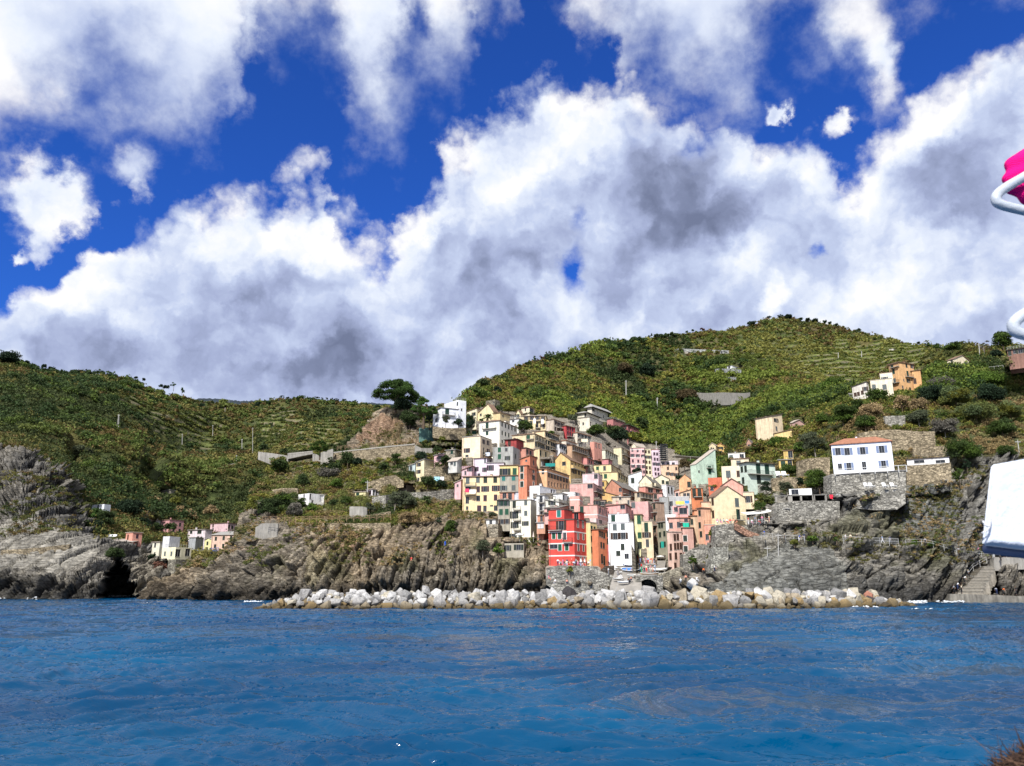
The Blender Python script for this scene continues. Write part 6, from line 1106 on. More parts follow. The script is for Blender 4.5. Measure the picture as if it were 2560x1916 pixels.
# ------------------------------------------------------------------ individual trees and bushes
BARK=mat('tree_bark',(.11,.08,.055),.95,.35,3,.5,9);BARKG=mat('grey_bark',(.26,.23,.19),.95,.3,3)
GP={'pine':(.035,.070,.022),'pineb':(.060,.115,.024),'dark':(.020,.038,.018),'mid':(.045,.070,.022),'bright':(.085,.14,.022),'olive':(.085,.10,.055),'yellow':(.15,.16,.03),'grey':(.14,.13,.105),'dry':(.32,.235,.12),'red':(.13,.06,.04),'cactus':(.13,.18,.075),'brown':(.10,.075,.035)}
_seed=[500]
def tree(label,k,cx,cyb,wpx,hpx,col='mid',Y=None,which='g',shape='round',trunk=.25,name='tree',cat='tree',n=None,leaf=None,group=None,Yo=1.5,dens=1.0,col2=None):
 _seed[0]+=1;rng=np.random.default_rng(_seed[0]);rd=random.Random(_seed[0])
 px,py=kx(k,cx),ky(k,cyb);sc=KR[k][2]
 if Y is None:Y=ground_Y(px,py,which)-Yo
 B=P(px,py,Y);m=Y*1.0/FPX*1.04;W_=wpx/sc*m;H_=hpx/sc*m
 root=empty(name,B);tag(root,label,cat,group)
 c0=np.array(GP[col]);c1=np.array(GP[col2])if col2 else c0*1.45
 blobs=[];th=trunk*H_
 if shape=='round':
  q=6+int(min(W_,9)*1.3)
  for i in range(q):
   a=rd.uniform(0,6.28);f=rd.random()**.5;z=th+(H_-th)*rd.uniform(.2,.8);e=math.sin(min(1,max(.1,(z-th)/(H_-th)))*math.pi)**.5
   blobs.append((math.cos(a)*f*W_*.34*e,math.sin(a)*f*W_*.34*e,z,W_*rd.uniform(.16,.27)))
  blobs.append((0,0,H_-W_*.2,W_*.2));blobs.append((0,0,th+(H_-th)*.45,W_*.3))
  if trunk<.1:
   for s in(-1,1):blobs.append((s*W_*.28,0,H_*.3,W_*.2))
  fl=.85
 elif shape=='umbrella':
  for i in range(46):
   a=rd.uniform(0,6.28);f=rd.random()**.5;r_=W_*.43*f;z=H_*(.93-.40*f*f)-rd.random()*H_*.16
   blobs.append((math.cos(a)*r_,math.sin(a)*r_,z,W_*rd.uniform(.075,.125)))
  for i in range(16):
   a=rd.uniform(0,6.28);r_=W_*.36*rd.random();blobs.append((math.cos(a)*r_,math.sin(a)*r_,H_*rd.uniform(.40,.56),W_*.085))
  fl=.7
 elif shape=='cone':
  for i in range(9):f=i/8;a=rd.uniform(0,6.28);r_=W_*.25*(1-f);blobs.append((math.cos(a)*r_,math.sin(a)*r_,th+(H_-th)*f*.95,W_*(.26*(1-f)+.08)))
  fl=1.0
 elif shape=='sparse':
  for i in range(9):a=rd.uniform(0,6.28);r_=W_*.42*rd.random()**.5;blobs.append((math.cos(a)*r_,math.sin(a)*r_,H_*rd.uniform(.55,.95),W_*rd.uniform(.09,.16)))
  fl=.6
 bl=np.array(blobs);L_=(leaf or .20)*max(Y,70)/200
 area=(bl[:,3]**2).sum()*4;per=int(min(max(area/(L_*L_)*1.6*dens/len(bl),14),700))
 hf=(bl[:,2]-bl[:,2].min())/(np.ptp(bl[:,2])+1e-6)
 cols=c0[None]*(1-rng.random((len(bl),1))*.5)+(c1-c0)[None]*(rng.random((len(bl),1))*.9)
 V,F,C=clumps(bl[:,:3],bl[:,3],cols,per,np.full(len(bl),L_),rng,fl)
 o=mesh_np('crown',V,F,LEAF,colattr=C,parent=root)
 if trunk>.04 or shape=='umbrella':
  mb=MB();r0=max(.09,H_*.022)*(1.6 if shape=='umbrella' else 1);zt=H_*(.62 if shape!='umbrella' else .55);lean=rd.uniform(-.05,.05)*H_
  tp=Vector((lean,0,zt));mb.tube([(0,0,-.6),(lean*.3,0,zt*.45),tp],[r0*1.25,r0,r0*.6],7)
  for b_ in rd.sample(blobs,min(len(blobs),7)):
   s_=Vector((lean*.6,0,zt*rd.uniform(.55,1)));e_=Vector(b_[:3]);mb.tube([s_,s_.lerp(e_,.5)+Vector((0,0,-.02*H_)),e_],[r0*.5,r0*.32,r0*.12],5)
  mb.build('trunk',BARKG if col in('grey','olive')else BARK,root)
 return root
def palm(label,k,cx,cyb,wpx,hpx,Y=None,trunk=.4,Yo=1.5):
 px,py=kx(k,cx),ky(k,cyb);sc=KR[k][2];Y=Y or ground_Y(px,py)-Yo;B=P(px,py,Y);m=Y/FPX*1.04;W_=wpx/sc*m;H_=hpx/sc*m
 root=empty('palm_tree',B);tag(root,label,'palm tree');rd=random.Random(int(cx));mb=MB();zt=H_*trunk
 mb.tube([(0,0,-.8),(.05,0,zt*.5),(0,0,zt)],[.30,.24,.26],8);mb.build('trunk',BARK,root);V=[];F=[];C=[]
 for i in range(46):
  a=2.4*i;up=rd.uniform(.15,1.25);L_=W_*.54*rd.uniform(.85,1.05);pts=[]
  for j in range(9):t=j/8;pts.append(Vector((math.cos(a)*math.cos(up)*L_*t,math.sin(a)*math.cos(up)*L_*t,zt+math.sin(up)*L_*t-.62*L_*t*t*(1.1-up*.35))))
  sd=Vector((-math.sin(a),math.cos(a),0))
  for j in range(1,9):
   for s in(-1,1):
    for q in(0,.5):
     p=pts[j-1].lerp(pts[j],q);w_=L_*.17*math.sin(math.pi*min(1,(j+q)/9.5))+.05;d=(pts[j]-pts[j-1]).normalized();n0=len(V)
     V+=[p,p+d*.16,p+sd*s*w_+d*w_*.6+Vector((0,0,-w_*.35))];F.append((n0,n0+1,n0+2));c=np.array((.06,.095,.03))*rd.uniform(.6,1.6);C+=[c,c,c]
  mbn=len(V)
 mesh_np('fronds',[tuple(v)for v in V],F,LEAF,colattr=np.array(C),parent=root);return root
tree('huge umbrella pine with a flat dome crown on the rocky knoll',11,1478,445,430,280,'pineb',284,shape='umbrella',trunk=.5,name='umbrella_pine',leaf=.16,col2='pineb',dens=1.3)
tree('second smaller umbrella pine leaning beside the white villa',11,1720,582,235,272,'pineb',262,shape='umbrella',trunk=.5,name='umbrella_pine',leaf=.15,dens=1.2)
tree('bright green pine growing over the road bridge',11,825,850,190,155,'pineb',258,shape='umbrella',trunk=.3,name='pine_tree',leaf=.15,col2='bright')
palm('feathery palm crown in front of the pale yellow gabled house',1,660,430,190,165,283,.45)
palm('small palm behind the roof left of the feathery palm',1,570,420,80,75,284,.4)
palm('spiky palm on the headland below the pale pink shed',11,1745,1235,140,95,None,.25)
T_=tree
T_('dark bushy tree right of the smaller umbrella pine',11,1600,600,190,150,'mid',trunk=.1,name='bush',cat='bush');T_('low dark thicket at the foot of the huge umbrella pine',11,1530,440,190,80,'dark',282,trunk=.05,name='bush',cat='bush')
T_('dark shrub behind the smaller umbrella pine trunk',11,1770,590,110,150,'dark',270,trunk=.1);T_('round olive tree in front of the white villa balcony',1,80,470,130,130,'olive',256,trunk=.25);T_('second dark round tree in front of the white villa',1,250,530,160,165,'dark',256,trunk=.15)
T_('dark tree filling the gap between the white villa and the cream house',1,430,560,160,240,'dark',262,trunk=.1);T_('hanging green hedge below the cream tenement laundry',1,1180,555,240,150,'mid',262,trunk=.02,name='bush',cat='bush',col2='bright')
T_('small yellowish bush on the rubble wall left of the cream block',1,30,680,90,70,'yellow',246,trunk=.02,name='bush',cat='bush');T_('leafy fig bush right of the pale pink shed',11,1755,1110,150,95,'mid',trunk=.1);T_('dark green bush next to the fig and the washing line',11,1880,1112,110,70,'dark',trunk=.05,name='bush',cat='bush')
T_('climbing bush in front of the pink cottage below the stone cottage',11,1905,905,110,75,'mid',238,trunk=.05,name='bush',cat='bush');T_('dark bush above the stone cottage roof',11,1835,800,80,60,'mid',244,trunk=.05,name='bush',cat='bush')
for i,(cx,cy,w,h,c,s)in enumerate([(1065,920,150,120,'mid','tall leafy tree below the middle of the long road wall'),(1480,895,90,85,'mid','rounded dark tree below the right part of the long road wall'),(1700,870,110,80,'dark','dark bush just below the road wall stair'),(1560,795,45,50,'yellow','small round ivy bush climbing the long road wall'),(515,820,80,55,'mid','bush standing on the road left of the bridge'),(480,980,170,110,'mid','broad green shrub in the gully under the bridge'),(950,960,130,60,'mid','flat-topped green bush on the middle terraces'),(1150,915,90,70,'dark','dark evergreen right of the tall leafy terrace tree'),(680,1095,130,110,'mid','big green bush above the bright white headland house'),(960,1110,130,80,'bright','bright bush left of the slanting fence on the terraces'),(1210,1080,70,60,'bright','small bright bush beside the tall wooden pole'),(900,1015,190,60,'grey','grey leafless scrub patch on the middle terraces'),(1380,950,100,60,'mid','shrub left of the glazed garden room'),(240,1330,130,150,'yellow','yellow green bush on the rocky prow of the headland'),(380,1370,200,170,'mid','large dark green bush behind the lookout fence'),(480,1270,190,110,'mid','spreading green bush left of the white headland house'),(600,1365,150,130,'grey','grey bare shrub below the white headland house'),(665,1265,80,75,'mid','round bush touching the white headland house'),(760,1310,100,70,'bright','bright bush right of the white headland house foot'),(1050,1250,100,75,'mid','dark round bush left of the cement terrace'),(945,1265,80,60,'mid','small bush between the headland house and the cement terrace'),(1255,1320,110,80,'olive','olive bush right of the cement terrace wall'),(1470,1320,130,180,'olive','tall olive shrub left of the spiky palm'),(1570,1280,200,130,'olive','broad grey green shrub under the spiky palm'),(1590,1430,180,110,'dry','dry orange reed clump below the tangled fence'),(1740,1420,150,100,'dry','second dry reed clump right of the orange one'),(1850,1420,60,60,'dark','small dark bush by the stone stair on the headland'),(1960,1510,110,120,'mid','dark green bush beside the dark rock stair'),(340,785,90,60,'mid','bush above the left end of the road wall'),(380,400,50,45,'pine','small skyline pine in the left saddle'),(285,405,60,40,'dark','low skyline pine left of the saddle')]):
 T_(s,11,cx,cy,w,h,c,trunk=.05 if c!='pine' else .3,name='bush' if h<110 else 'tree',cat='bush' if h<110 else 'tree',which='g' if not(cy<420)else 'a',col2='bright' if c=='mid' and i%2 else None)
for i,(cx,h,w)in enumerate([(495,34,55),(545,30,40),(675,26,30),(800,30,60),(850,26,30),(890,34,36),(925,34,30),(962,42,60),(1030,44,62),(1085,26,30),(1110,30,25),(1135,38,36)]):
 T_('skyline pine %s on the terraced ridge left of the umbrella pine'%['leftmost and broad','low','small and pointed','wide and thin','slight','upright','narrow','rounded','tallest','stubby','thin','rightmost'][i],11,cx,[345,350,343,350,355,362,365,375,378,382,384,388][i]+6,w,h+8,'dark',which='a',shape='sparse',trunk=.4,name='pine_tree',leaf=.13,group='pines on the terraced ridge',Yo=4)
for cx,cy,w,h,c,s in[(60,170,200,90,'dark','dense dark thicket on the far left skyline'),(230,180,60,30,'dark','low bush just right of the skyline thicket'),(375,210,50,34,'dark','first round bush along the left ridge'),(440,240,70,40,'dark','wide flat bush along the left ridge'),(695,252,40,24,'dark','small dark bush on the mid left ridge'),(768,255,34,32,'dark','upright small bush on the mid left ridge'),(1170,303,30,22,'dark','tiny round bush on the descending left ridge'),(1240,322,24,26,'dark','tiny bush beside the thin ridge pole'),(1385,378,36,28,'dark','small bush left of the ridge pine'),(1430,392,60,34,'dark','flat dark bush beneath the ridge pine'),(1495,405,66,76,'pine','single pine standing out on the descending left ridge'),(1568,436,46,56,'pine','small conical pine right of the ridge pine'),(1740,560,60,50,'dark','dark round bush near the saddle poles'),(110,510,120,70,'pineb','bright round pine at the left edge of the hill'),(710,980,170,90,'olive','pale spreading tree in the middle of the left hill'),(860,790,120,90,'mid','dark green tree beside the lattice pole'),(1150,250,120,150,'dark','dark pine cluster')][:16]:
 T_(s,9,cx,cy,w,h,c,which='a',shape='sparse' if 'single pine' in s else('cone' if 'conical' in s else 'round'),trunk=.3 if c=='pine' else .03,name='pine_tree' if 'pine' in s else 'bush',cat='pine tree' if 'pine' in s else 'bush',Yo=3)
for cx,cy,w,h,c,s in[(870,540,140,130,'pineb','bright green tree hiding the small white cliff house'),(960,600,200,160,'mid','broad dark tree right of the bright one below the cliff house'),(890,605,110,90,'dark','dark lower bush at the foot of the cliff house trees'),(1180,500,250,160,'dark','big dark tree on the slope right of the cliff house'),(800,590,80,70,'mid','small bush at the left foot of the cliff house trees'),(930,660,110,60,'mid','low bush above the restaurant awning in the cove'),(1330,600,130,90,'dark','dark bush left of the pale green low house'),(1570,620,110,70,'mid','leafy bush in front of the pink cove house'),(1450,620,130,60,'mid','green bush under the pale green low house'),(1400,900,90,60,'dark','dark shrub beside the clubhouse foot'),(1470,1000,130,90,'red','reddish shrub left of the stone pier tower'),(1050,880,200,80,'mid','overhanging green mat above the sea cave'),(1640,470,100,80,'dry','dry cane clump above the pink cove house'),(1760,530,130,100,'dry','second dry cane clump on the cove slope'),(1940,480,150,90,'dry','broad straw coloured cane clump on the cove slope'),(1400,370,140,60,'dry','pale cane clump below the stone shelter'),(1610,370,110,60,'yellow','yellow green bush right of the stone shelter')]:
 T_(s,10,cx,cy,w,h,c,which='a',trunk=.05,name='tree' if h>100 else 'bush',cat='tree' if h>100 else 'bush',Yo=2.5)
for cx,cy,w,h,c,s in[(565,470,40,60,'pine','dark skyline pine left of the reddish one'),(612,475,60,62,'red','reddish dead pine on the green skyline'),(435,520,40,40,'pine','small skyline pine lower on the green ridge'),(1475,278,40,40,'pine','skyline pine on the ridge shoulder'),(1885,225,40,34,'red','small reddish tree on the ridge near the peak'),(1760,240,22,26,'pine','tiny pine left of the small reddish ridge tree'),(1810,232,20,30,'pine','tiny upright pine next to the small reddish ridge tree'),(150,660,110,60,'mid','leafy tree at the left end of the green ridge'),(1450,590,130,130,'dark','large dark round tree on the green hillside'),(1270,560,150,80,'brown','brown dry tree left of the large dark round tree'),(265,710,80,60,'dark','dark tree above the ruined castle tower'),(350,870,110,80,'yellow','yellow green tree right of the castle tower'),(1870,705,90,40,'mid','round bush overhanging the concrete road wall'),(1760,765,180,70,'brown','long brown hedge left of the concrete road wall'),(1340,820,46,36,'dark','single dark round bush in the green gully'),(1400,1010,120,110,'mid','green tree below the terrace of the pink house'),(1300,1040,130,80,'dark','dark bush under the lower pink house'),(1180,1055,130,90,'mid','large round tree under the modern villa'),(1040,1040,110,70,'mid','tree below the modern villa balcony'),(860,930,80,60,'olive','olive tree left of the modern villa')]:
 T_(s,13,cx,cy,w,h,c,shape='sparse' if c in('pine','red')else 'round',trunk=.35 if c in('pine','red')else .08,name='pine_tree' if c=='pine' else 'tree',Yo=4)
for i,(cx,cy)in enumerate([(1520,268),(1560,268),(1600,262),(1640,252),(1270,322),(1330,308),(1380,302),(1425,296),(780,415),(830,408),(700,440),(500,490)]):
 T_('pine of the dense row on the green skyline, %s'%['upper row, far left','upper row, second','upper row, third','upper row, far right','lower row, far left','lower row, second','lower row, third','lower row, far right','above the stone track, left','above the stone track, right','left of the stone track','just above the reddish dead pine'][i],13,cx,cy+4,48,34,'mid',trunk=.15,name='pine_tree',group='pines on the green skyline',Yo=4)
for i,(cx,cy,w,h)in enumerate([(355,118,40,30),(440,105,40,30),(500,108,60,30),(230,155,60,26),(640,125,40,26),(690,132,50,26),(765,142,30,26),(800,150,30,24),(850,160,24,22),(1010,200,40,20),(1445,295,30,22),(590,120,30,20)]):
 T_('tiny summit tree %s'%['left of the mountain top','exactly on the mountain top','just right of the mountain top','far down the left flank of the peak','fifth along the right flank of the peak','wide one above the brown patch','slender one past the brown patch','next after the slender one','smallest on the upper right flank','alone midway down the right flank','near the right end of the mountain ridge','low one at the edge of the brown patch'][i],14,cx,cy+4,w,h,'dark',which='e',shape='sparse' if i<2 else 'round',trunk=.25,name='tree',group='trees on the mountain top',Yo=5)
for cx,cy,w,h,c,s in[(2065,335,150,145,'mid','big round tree on the right skyline under the white rail'),(1930,385,90,115,'grey','bare thin tree beside the white lamp pole'),(2015,400,110,60,'dark','dark bush below the big round skyline tree'),(1520,320,40,40,'mid','skyline tree right of the mountain ridge end'),(1580,330,60,40,'mid','low skyline tree beside it, above the cream gabled house'),(1690,340,130,50,'mid','broad skyline thicket left of the far blue ridge'),(830,640,170,90,'bright','yellow green round tree left of the cream stepped house'),(950,645,100,70,'dark','dark round tree beside the yellow green one'),(1150,730,160,110,'mid','bush in front of the cream stepped house'),(1560,730,230,130,'dark','very wide dark bush right of the orange house foot'),(1620,640,170,100,'grey','tangle of bare grey branches on the right slope'),(1330,790,130,130,'dry','tall dry cane clump above the square stone wall'),(1100,830,190,90,'dry','wide dry cane clump left of the square stone wall'),(1450,790,130,100,'dry','dry cane clump right of the square stone wall'),(1000,790,110,90,'mid','dark tree at the foot of the grey sloping wing'),(900,890,210,150,'mid','big green tree above the white sacks'),(1060,910,170,90,'mid','bush left of the square stone wall'),(1450,880,170,100,'olive','spiky grey green agave mass right of the square stone wall'),(1720,750,240,130,'cactus','pale prickly pear thicket in the middle of the right slope'),(1980,720,230,110,'dark','dark wide shrub on the right slope'),(1870,860,300,120,'cactus','second pale prickly pear thicket lower on the right slope'),(1640,960,200,110,'grey','mauve grey dry shrub above the netting fence'),(2120,840,200,110,'cactus','rightmost prickly pear thicket by the frame edge'),(2060,960,220,110,'mid','green bush low on the right edge slope'),(1850,500,190,50,'mid','green bush under the small cream gabled house'),(1700,530,130,90,'dark','dark bush left of the vine posts'),(2160,440,160,80,'dry','golden dry grass tuft below the brown brick house'),(1950,620,280,100,'bright','bright shrub band below the vine posts'),(300,770,90,100,'yellow','yellow green tree right of the hillside road wall end'),(440,690,60,40,'red','small dark red bush on the slope'),(430,1045,150,60,'bright','leafy bush in front of the yellow wing'),(640,1010,130,60,'olive','olive bush below the blue playground roofs'),(760,870,130,60,'mid','green hedge behind the blue playground roofs')]:
 T_(s,14,cx,cy,w,h,c,trunk=.08,name='tree' if 'tree' in s else 'bush',cat='tree' if 'tree' in s else 'bush',shape='sparse' if 'thin tree' in s else 'round',col2={'cactus':'yellow','mid':'bright'}.get(c),Yo=2.0)
for k,cx,cy,w,h,c,s in[(5,1540,880,330,330,'olive','large olive tree left of the red-roofed villa'),(5,1330,870,200,180,'mid','green tree above the rubble wall by the ochre house'),(5,1180,1160,260,150,'mid','fig bush on the terrace with the white chairs'),(5,1340,1310,130,120,'dark','dark umbrella-shaped bush left of the low hedge'),(5,1600,1390,380,310,'mid','large dark tree above the cliff restaurant'),(5,870,1410,160,170,'dark','dark hanging bush between the garden walls'),(5,1150,1400,200,150,'olive','olive coloured bush left of the white kiosk'),(5,610,860,80,70,'mid','round bush by the small valley barn'),(5,465,815,90,60,'dark','dark bush in the valley terraces'),(5,2070,1240,110,90,'dark','dark bush in the corner under the villa balcony'),(5,620,1080,1,1,'mid',''),(5,880,1570,230,110,'cactus','pale green agave clump below the restaurant roof'),(6,780,340,180,130,'mid','bush left of the stone hut on the restaurant cliff'),(6,110,690,70,110,'yellow','yellow green plant tuft under the pale yellow house wall'),(6,1250,790,130,60,'yellow','yellow green tuft on the rock path edge'),(6,1500,740,160,60,'bright','bright grass tuft beside the rock path'),(6,1830,750,80,70,'mid','grass tuft under the white sea path railing'),(7,250,1060,120,75,'yellow','yellowish bush beside the villa sunbeds'),(7,755,1130,140,85,'yellow','round golden bush hanging over the terrace edge'),(7,590,1130,140,60,'brown','brownish low hedge left of the golden bush'),(7,440,1125,120,50,'olive','low terrace hedge below the sunbeds'),(7,135,1145,90,50,'yellow','small yellowish tuft at the left end of the terrace edge'),(7,1500,760,420,260,'mid','broad green shrub right of the roof terrace'),(7,1530,850,110,140,'dark','dark hanging shrub under the broad green one'),(7,1440,1000,130,180,'mid','green shrub beside the grey rock faces'),(7,2020,680,240,110,'mid','green shrub left of the leaning white post'),(7,1180,980,200,160,'yellow','grassy tuft over the bare grey boulders'),(7,1060,920,80,120,'olive','slim grassy tuft left of the larger one'),(7,850,625,60,50,'dry','small dry bush on the rubble terrace'),(8,900,608,110,70,'bright','bright green bush on the sea path'),(8,1130,620,130,60,'mid','low bush right of the bright one on the sea path'),(4,1840,1310,130,150,'mid','green creeper on the masonry wall right of the pink harbour house'),(4,1840,1490,120,110,'dark','dark bush in the rock cleft above the boulders'),(4,2090,900,90,90,'yellow','yellow green plant beside the salmon lower house'),(4,2050,1220,70,70,'yellow','yellow tuft left of the pale masonry block'),(4,135,1400,90,90,'yellow','yellow green bush growing from the harbour wall'),(4,1620,1225,110,60,'dark',''),(2,130,880,150,200,'mid','bush beside the dark stair rail on the headland rocks'),(2,590,1150,210,200,'olive','olive shrub mass on the cliff below the arched stone house'),(2,810,1160,160,170,'bright','bright green bush on the cliff left of the grey stone house'),(2,730,620,120,50,'olive','grassy bush under the long yellow tenement'),(3,800,700,300,200,'dark','wide dark tree below the modern villa on the slope'),(3,500,600,280,120,'mid','dark green hedge under the modern villa terrace'),(3,1020,740,300,140,'dark','dark tree above the pink tenement row'),(3,660,740,110,40,'grey','pale grey shrub left of the cream white house'),(3,1650,1220,130,60,'dark','small dark tree right of the peach house'),(3,1720,1090,180,170,'brown','brown green thicket behind the orange and mint houses'),(3,1060,1130,150,60,'dark','plants on the terrace under the pink tenement'),(1,1540,580,80,40,'bright','green roof plants on the cream tenement')]:
 if s:T_(s,k,cx,cy,w,h,c,trunk=.06,name='tree' if 'tree' in s else 'bush',cat='tree' if 'tree' in s else 'bush',col2={'mid':'bright','cactus':'yellow'}.get(c),Y={1:240,2:None,3:None,4:180.5 if cy>1000 else 184,5:None,6:None,7:None,8:None}[k]if k!=6 or cy>700 else 184,Yo=2.2)
# ------------------------------------------------------------------ breakwater
def rock_mat(name,col,vein=(.7,.7,.68),vs=.0,stain=0.0):
 m=bpy.data.materials.new(name);t,b,o=nt(m);L=t.links.new;b.inputs['Roughness'].default_value=.85;b.inputs['Specular IOR Level'].default_value=.25
 tc=N(t,'ShaderNodeNewGeometry');n=N(t,'ShaderNodeTexNoise',i_Scale=1.6,i_Detail=8.0,i_Roughness=.7,i_Distortion=1.2);L(tc.outputs['Position'],n.inputs[0])
 cr=N(t,'ShaderNodeValToRGB');e=cr.color_ramp.elements;e[0].position=.32;e[0].color=(*[c*.38 for c in col],1);e[1].position=.62;e[1].color=(*col,1)
 x=e.new(.5);x.color=(*[c*.88 for c in col],1);x=e.new(.72);x.color=(*[c*(1-vs)+v*vs for c,v in zip(col,vein)],1);L(n.outputs[0],cr.inputs[0]);sz=N(t,'ShaderNodeSeparateXYZ');L(tc.outputs['Position'],sz.inputs[0]);az=N(t,'ShaderNodeMath',operation='MULTIPLY_ADD',i_1=1.6,i_2=0.0);L(n.outputs[0],az.inputs[0]);az2=N(t,'ShaderNodeMath',operation='SUBTRACT');L(sz.outputs[2],az2.inputs[0]);L(az.outputs[0],az2.inputs[1]);mw=N(t,'ShaderNodeMapRange',i_1=-.75,i_2=.35,i_3=1.0,i_4=0.0);L(az2.outputs[0],mw.inputs[0]);mx=N(t,'ShaderNodeMix',data_type='RGBA');mx.inputs[7].default_value=(.075,.055,.025,1);L(mw.outputs[0],mx.inputs[0]);L(cr.outputs[0],mx.inputs[6]);L(mx.outputs[2],b.inputs['Base Color'])
 n2=N(t,'ShaderNodeTexNoise',i_Scale=3.5,i_Detail=8.0,i_Roughness=.75);L(tc.outputs['Position'],n2.inputs[0]);bp=N(t,'ShaderNodeBump',i_Strength=1.0,i_Distance=.22);L(n2.outputs[0],bp.inputs['Height']);L(bp.outputs[0],b.inputs['Normal']);return m
RM={'white':rock_mat('white_marble',(.56,.55,.53),vs=.3),'pale grey':rock_mat('pale_grey_stone',(.385,.375,.36),vs=.6),'mid grey':rock_mat('mid_grey_stone',(.265,.26,.25),vs=.6),'dark':rock_mat('dark_stone',(.055,.05,.05)),'cream':rock_mat('cream_stone',(.47,.425,.33),vs=.3),'ochre':rock_mat('ochre_stained_stone',(.33,.235,.115),(.45,.38,.27),.5),'olive brown':rock_mat('olive_brown_stone',(.21,.16,.085),(.35,.3,.2),.4),'tan':rock_mat('tan_stone',(.37,.31,.22),vs=.4),'reddish':rock_mat('reddish_stone',(.42,.19,.13))}
RSH=[]
def rock_mesh(i):
 rd=random.Random(900+i);bm=bmesh.new();n=13 if i%3 else 20
 for _ in range(n):
  v=Vector((rd.gauss(0,1),rd.gauss(0,1),rd.gauss(0,1))).normalized();v=Vector([math.copysign(abs(c)**.62,c)for c in v]);bm.verts.new(v*.55*rd.uniform(.86,1.1))
 r=bmesh.ops.convex_hull(bm,input=bm.verts);bmesh.ops.delete(bm,geom=[g_ for g_ in r['geom_interior']if isinstance(g_,bmesh.types.BMVert)],context='VERTS')
 bmesh.ops.bevel(bm,geom=list(bm.edges),offset=.028,segments=1,affect='EDGES',profile=.6)
 bmesh.ops.subdivide_edges(bm,edges=[e for e in bm.edges if e.calc_length()>.25],cuts=2,use_grid_fill=True);bmesh.ops.triangulate(bm,faces=bm.faces)
 co_=np.array([v.co[:]for v in bm.verts]);d=(fbm(co_[:,0]*3+i,co_[:,1]*3,co_[:,2]*3,3,60)-.5)*.12
 for v,q in zip(bm.verts,d):v.co*=1+float(q)
 me=bpy.data.meshes.new('boulder');bm.to_mesh(me);bm.free();me.materials.append(None);return me
for i in range(16):RSH.append(rock_mesh(i))
ORD=lambda n:'%d%s'%(n,'th' if 10<=n%100<=20 else{1:'st',2:'nd',3:'rd'}.get(n%10,'th'))
def boulder(x,y,z,s,tone,label,rd):
 o=bpy.data.objects.new('boulder',RSH[rd.randrange(16)]);COL.objects.link(o);o.location=(x,y,z);o.rotation_euler=(rd.uniform(0,6.28),rd.uniform(0,6.28),rd.uniform(0,6.28));q=rd.uniform(.85,1.2)
 o.scale=(s*q,s,s/q*.9);o.material_slots[0].link='OBJECT';o.material_slots[0].material=RM[tone];tag(o,label,'boulder','boulders of the breakwater');return o
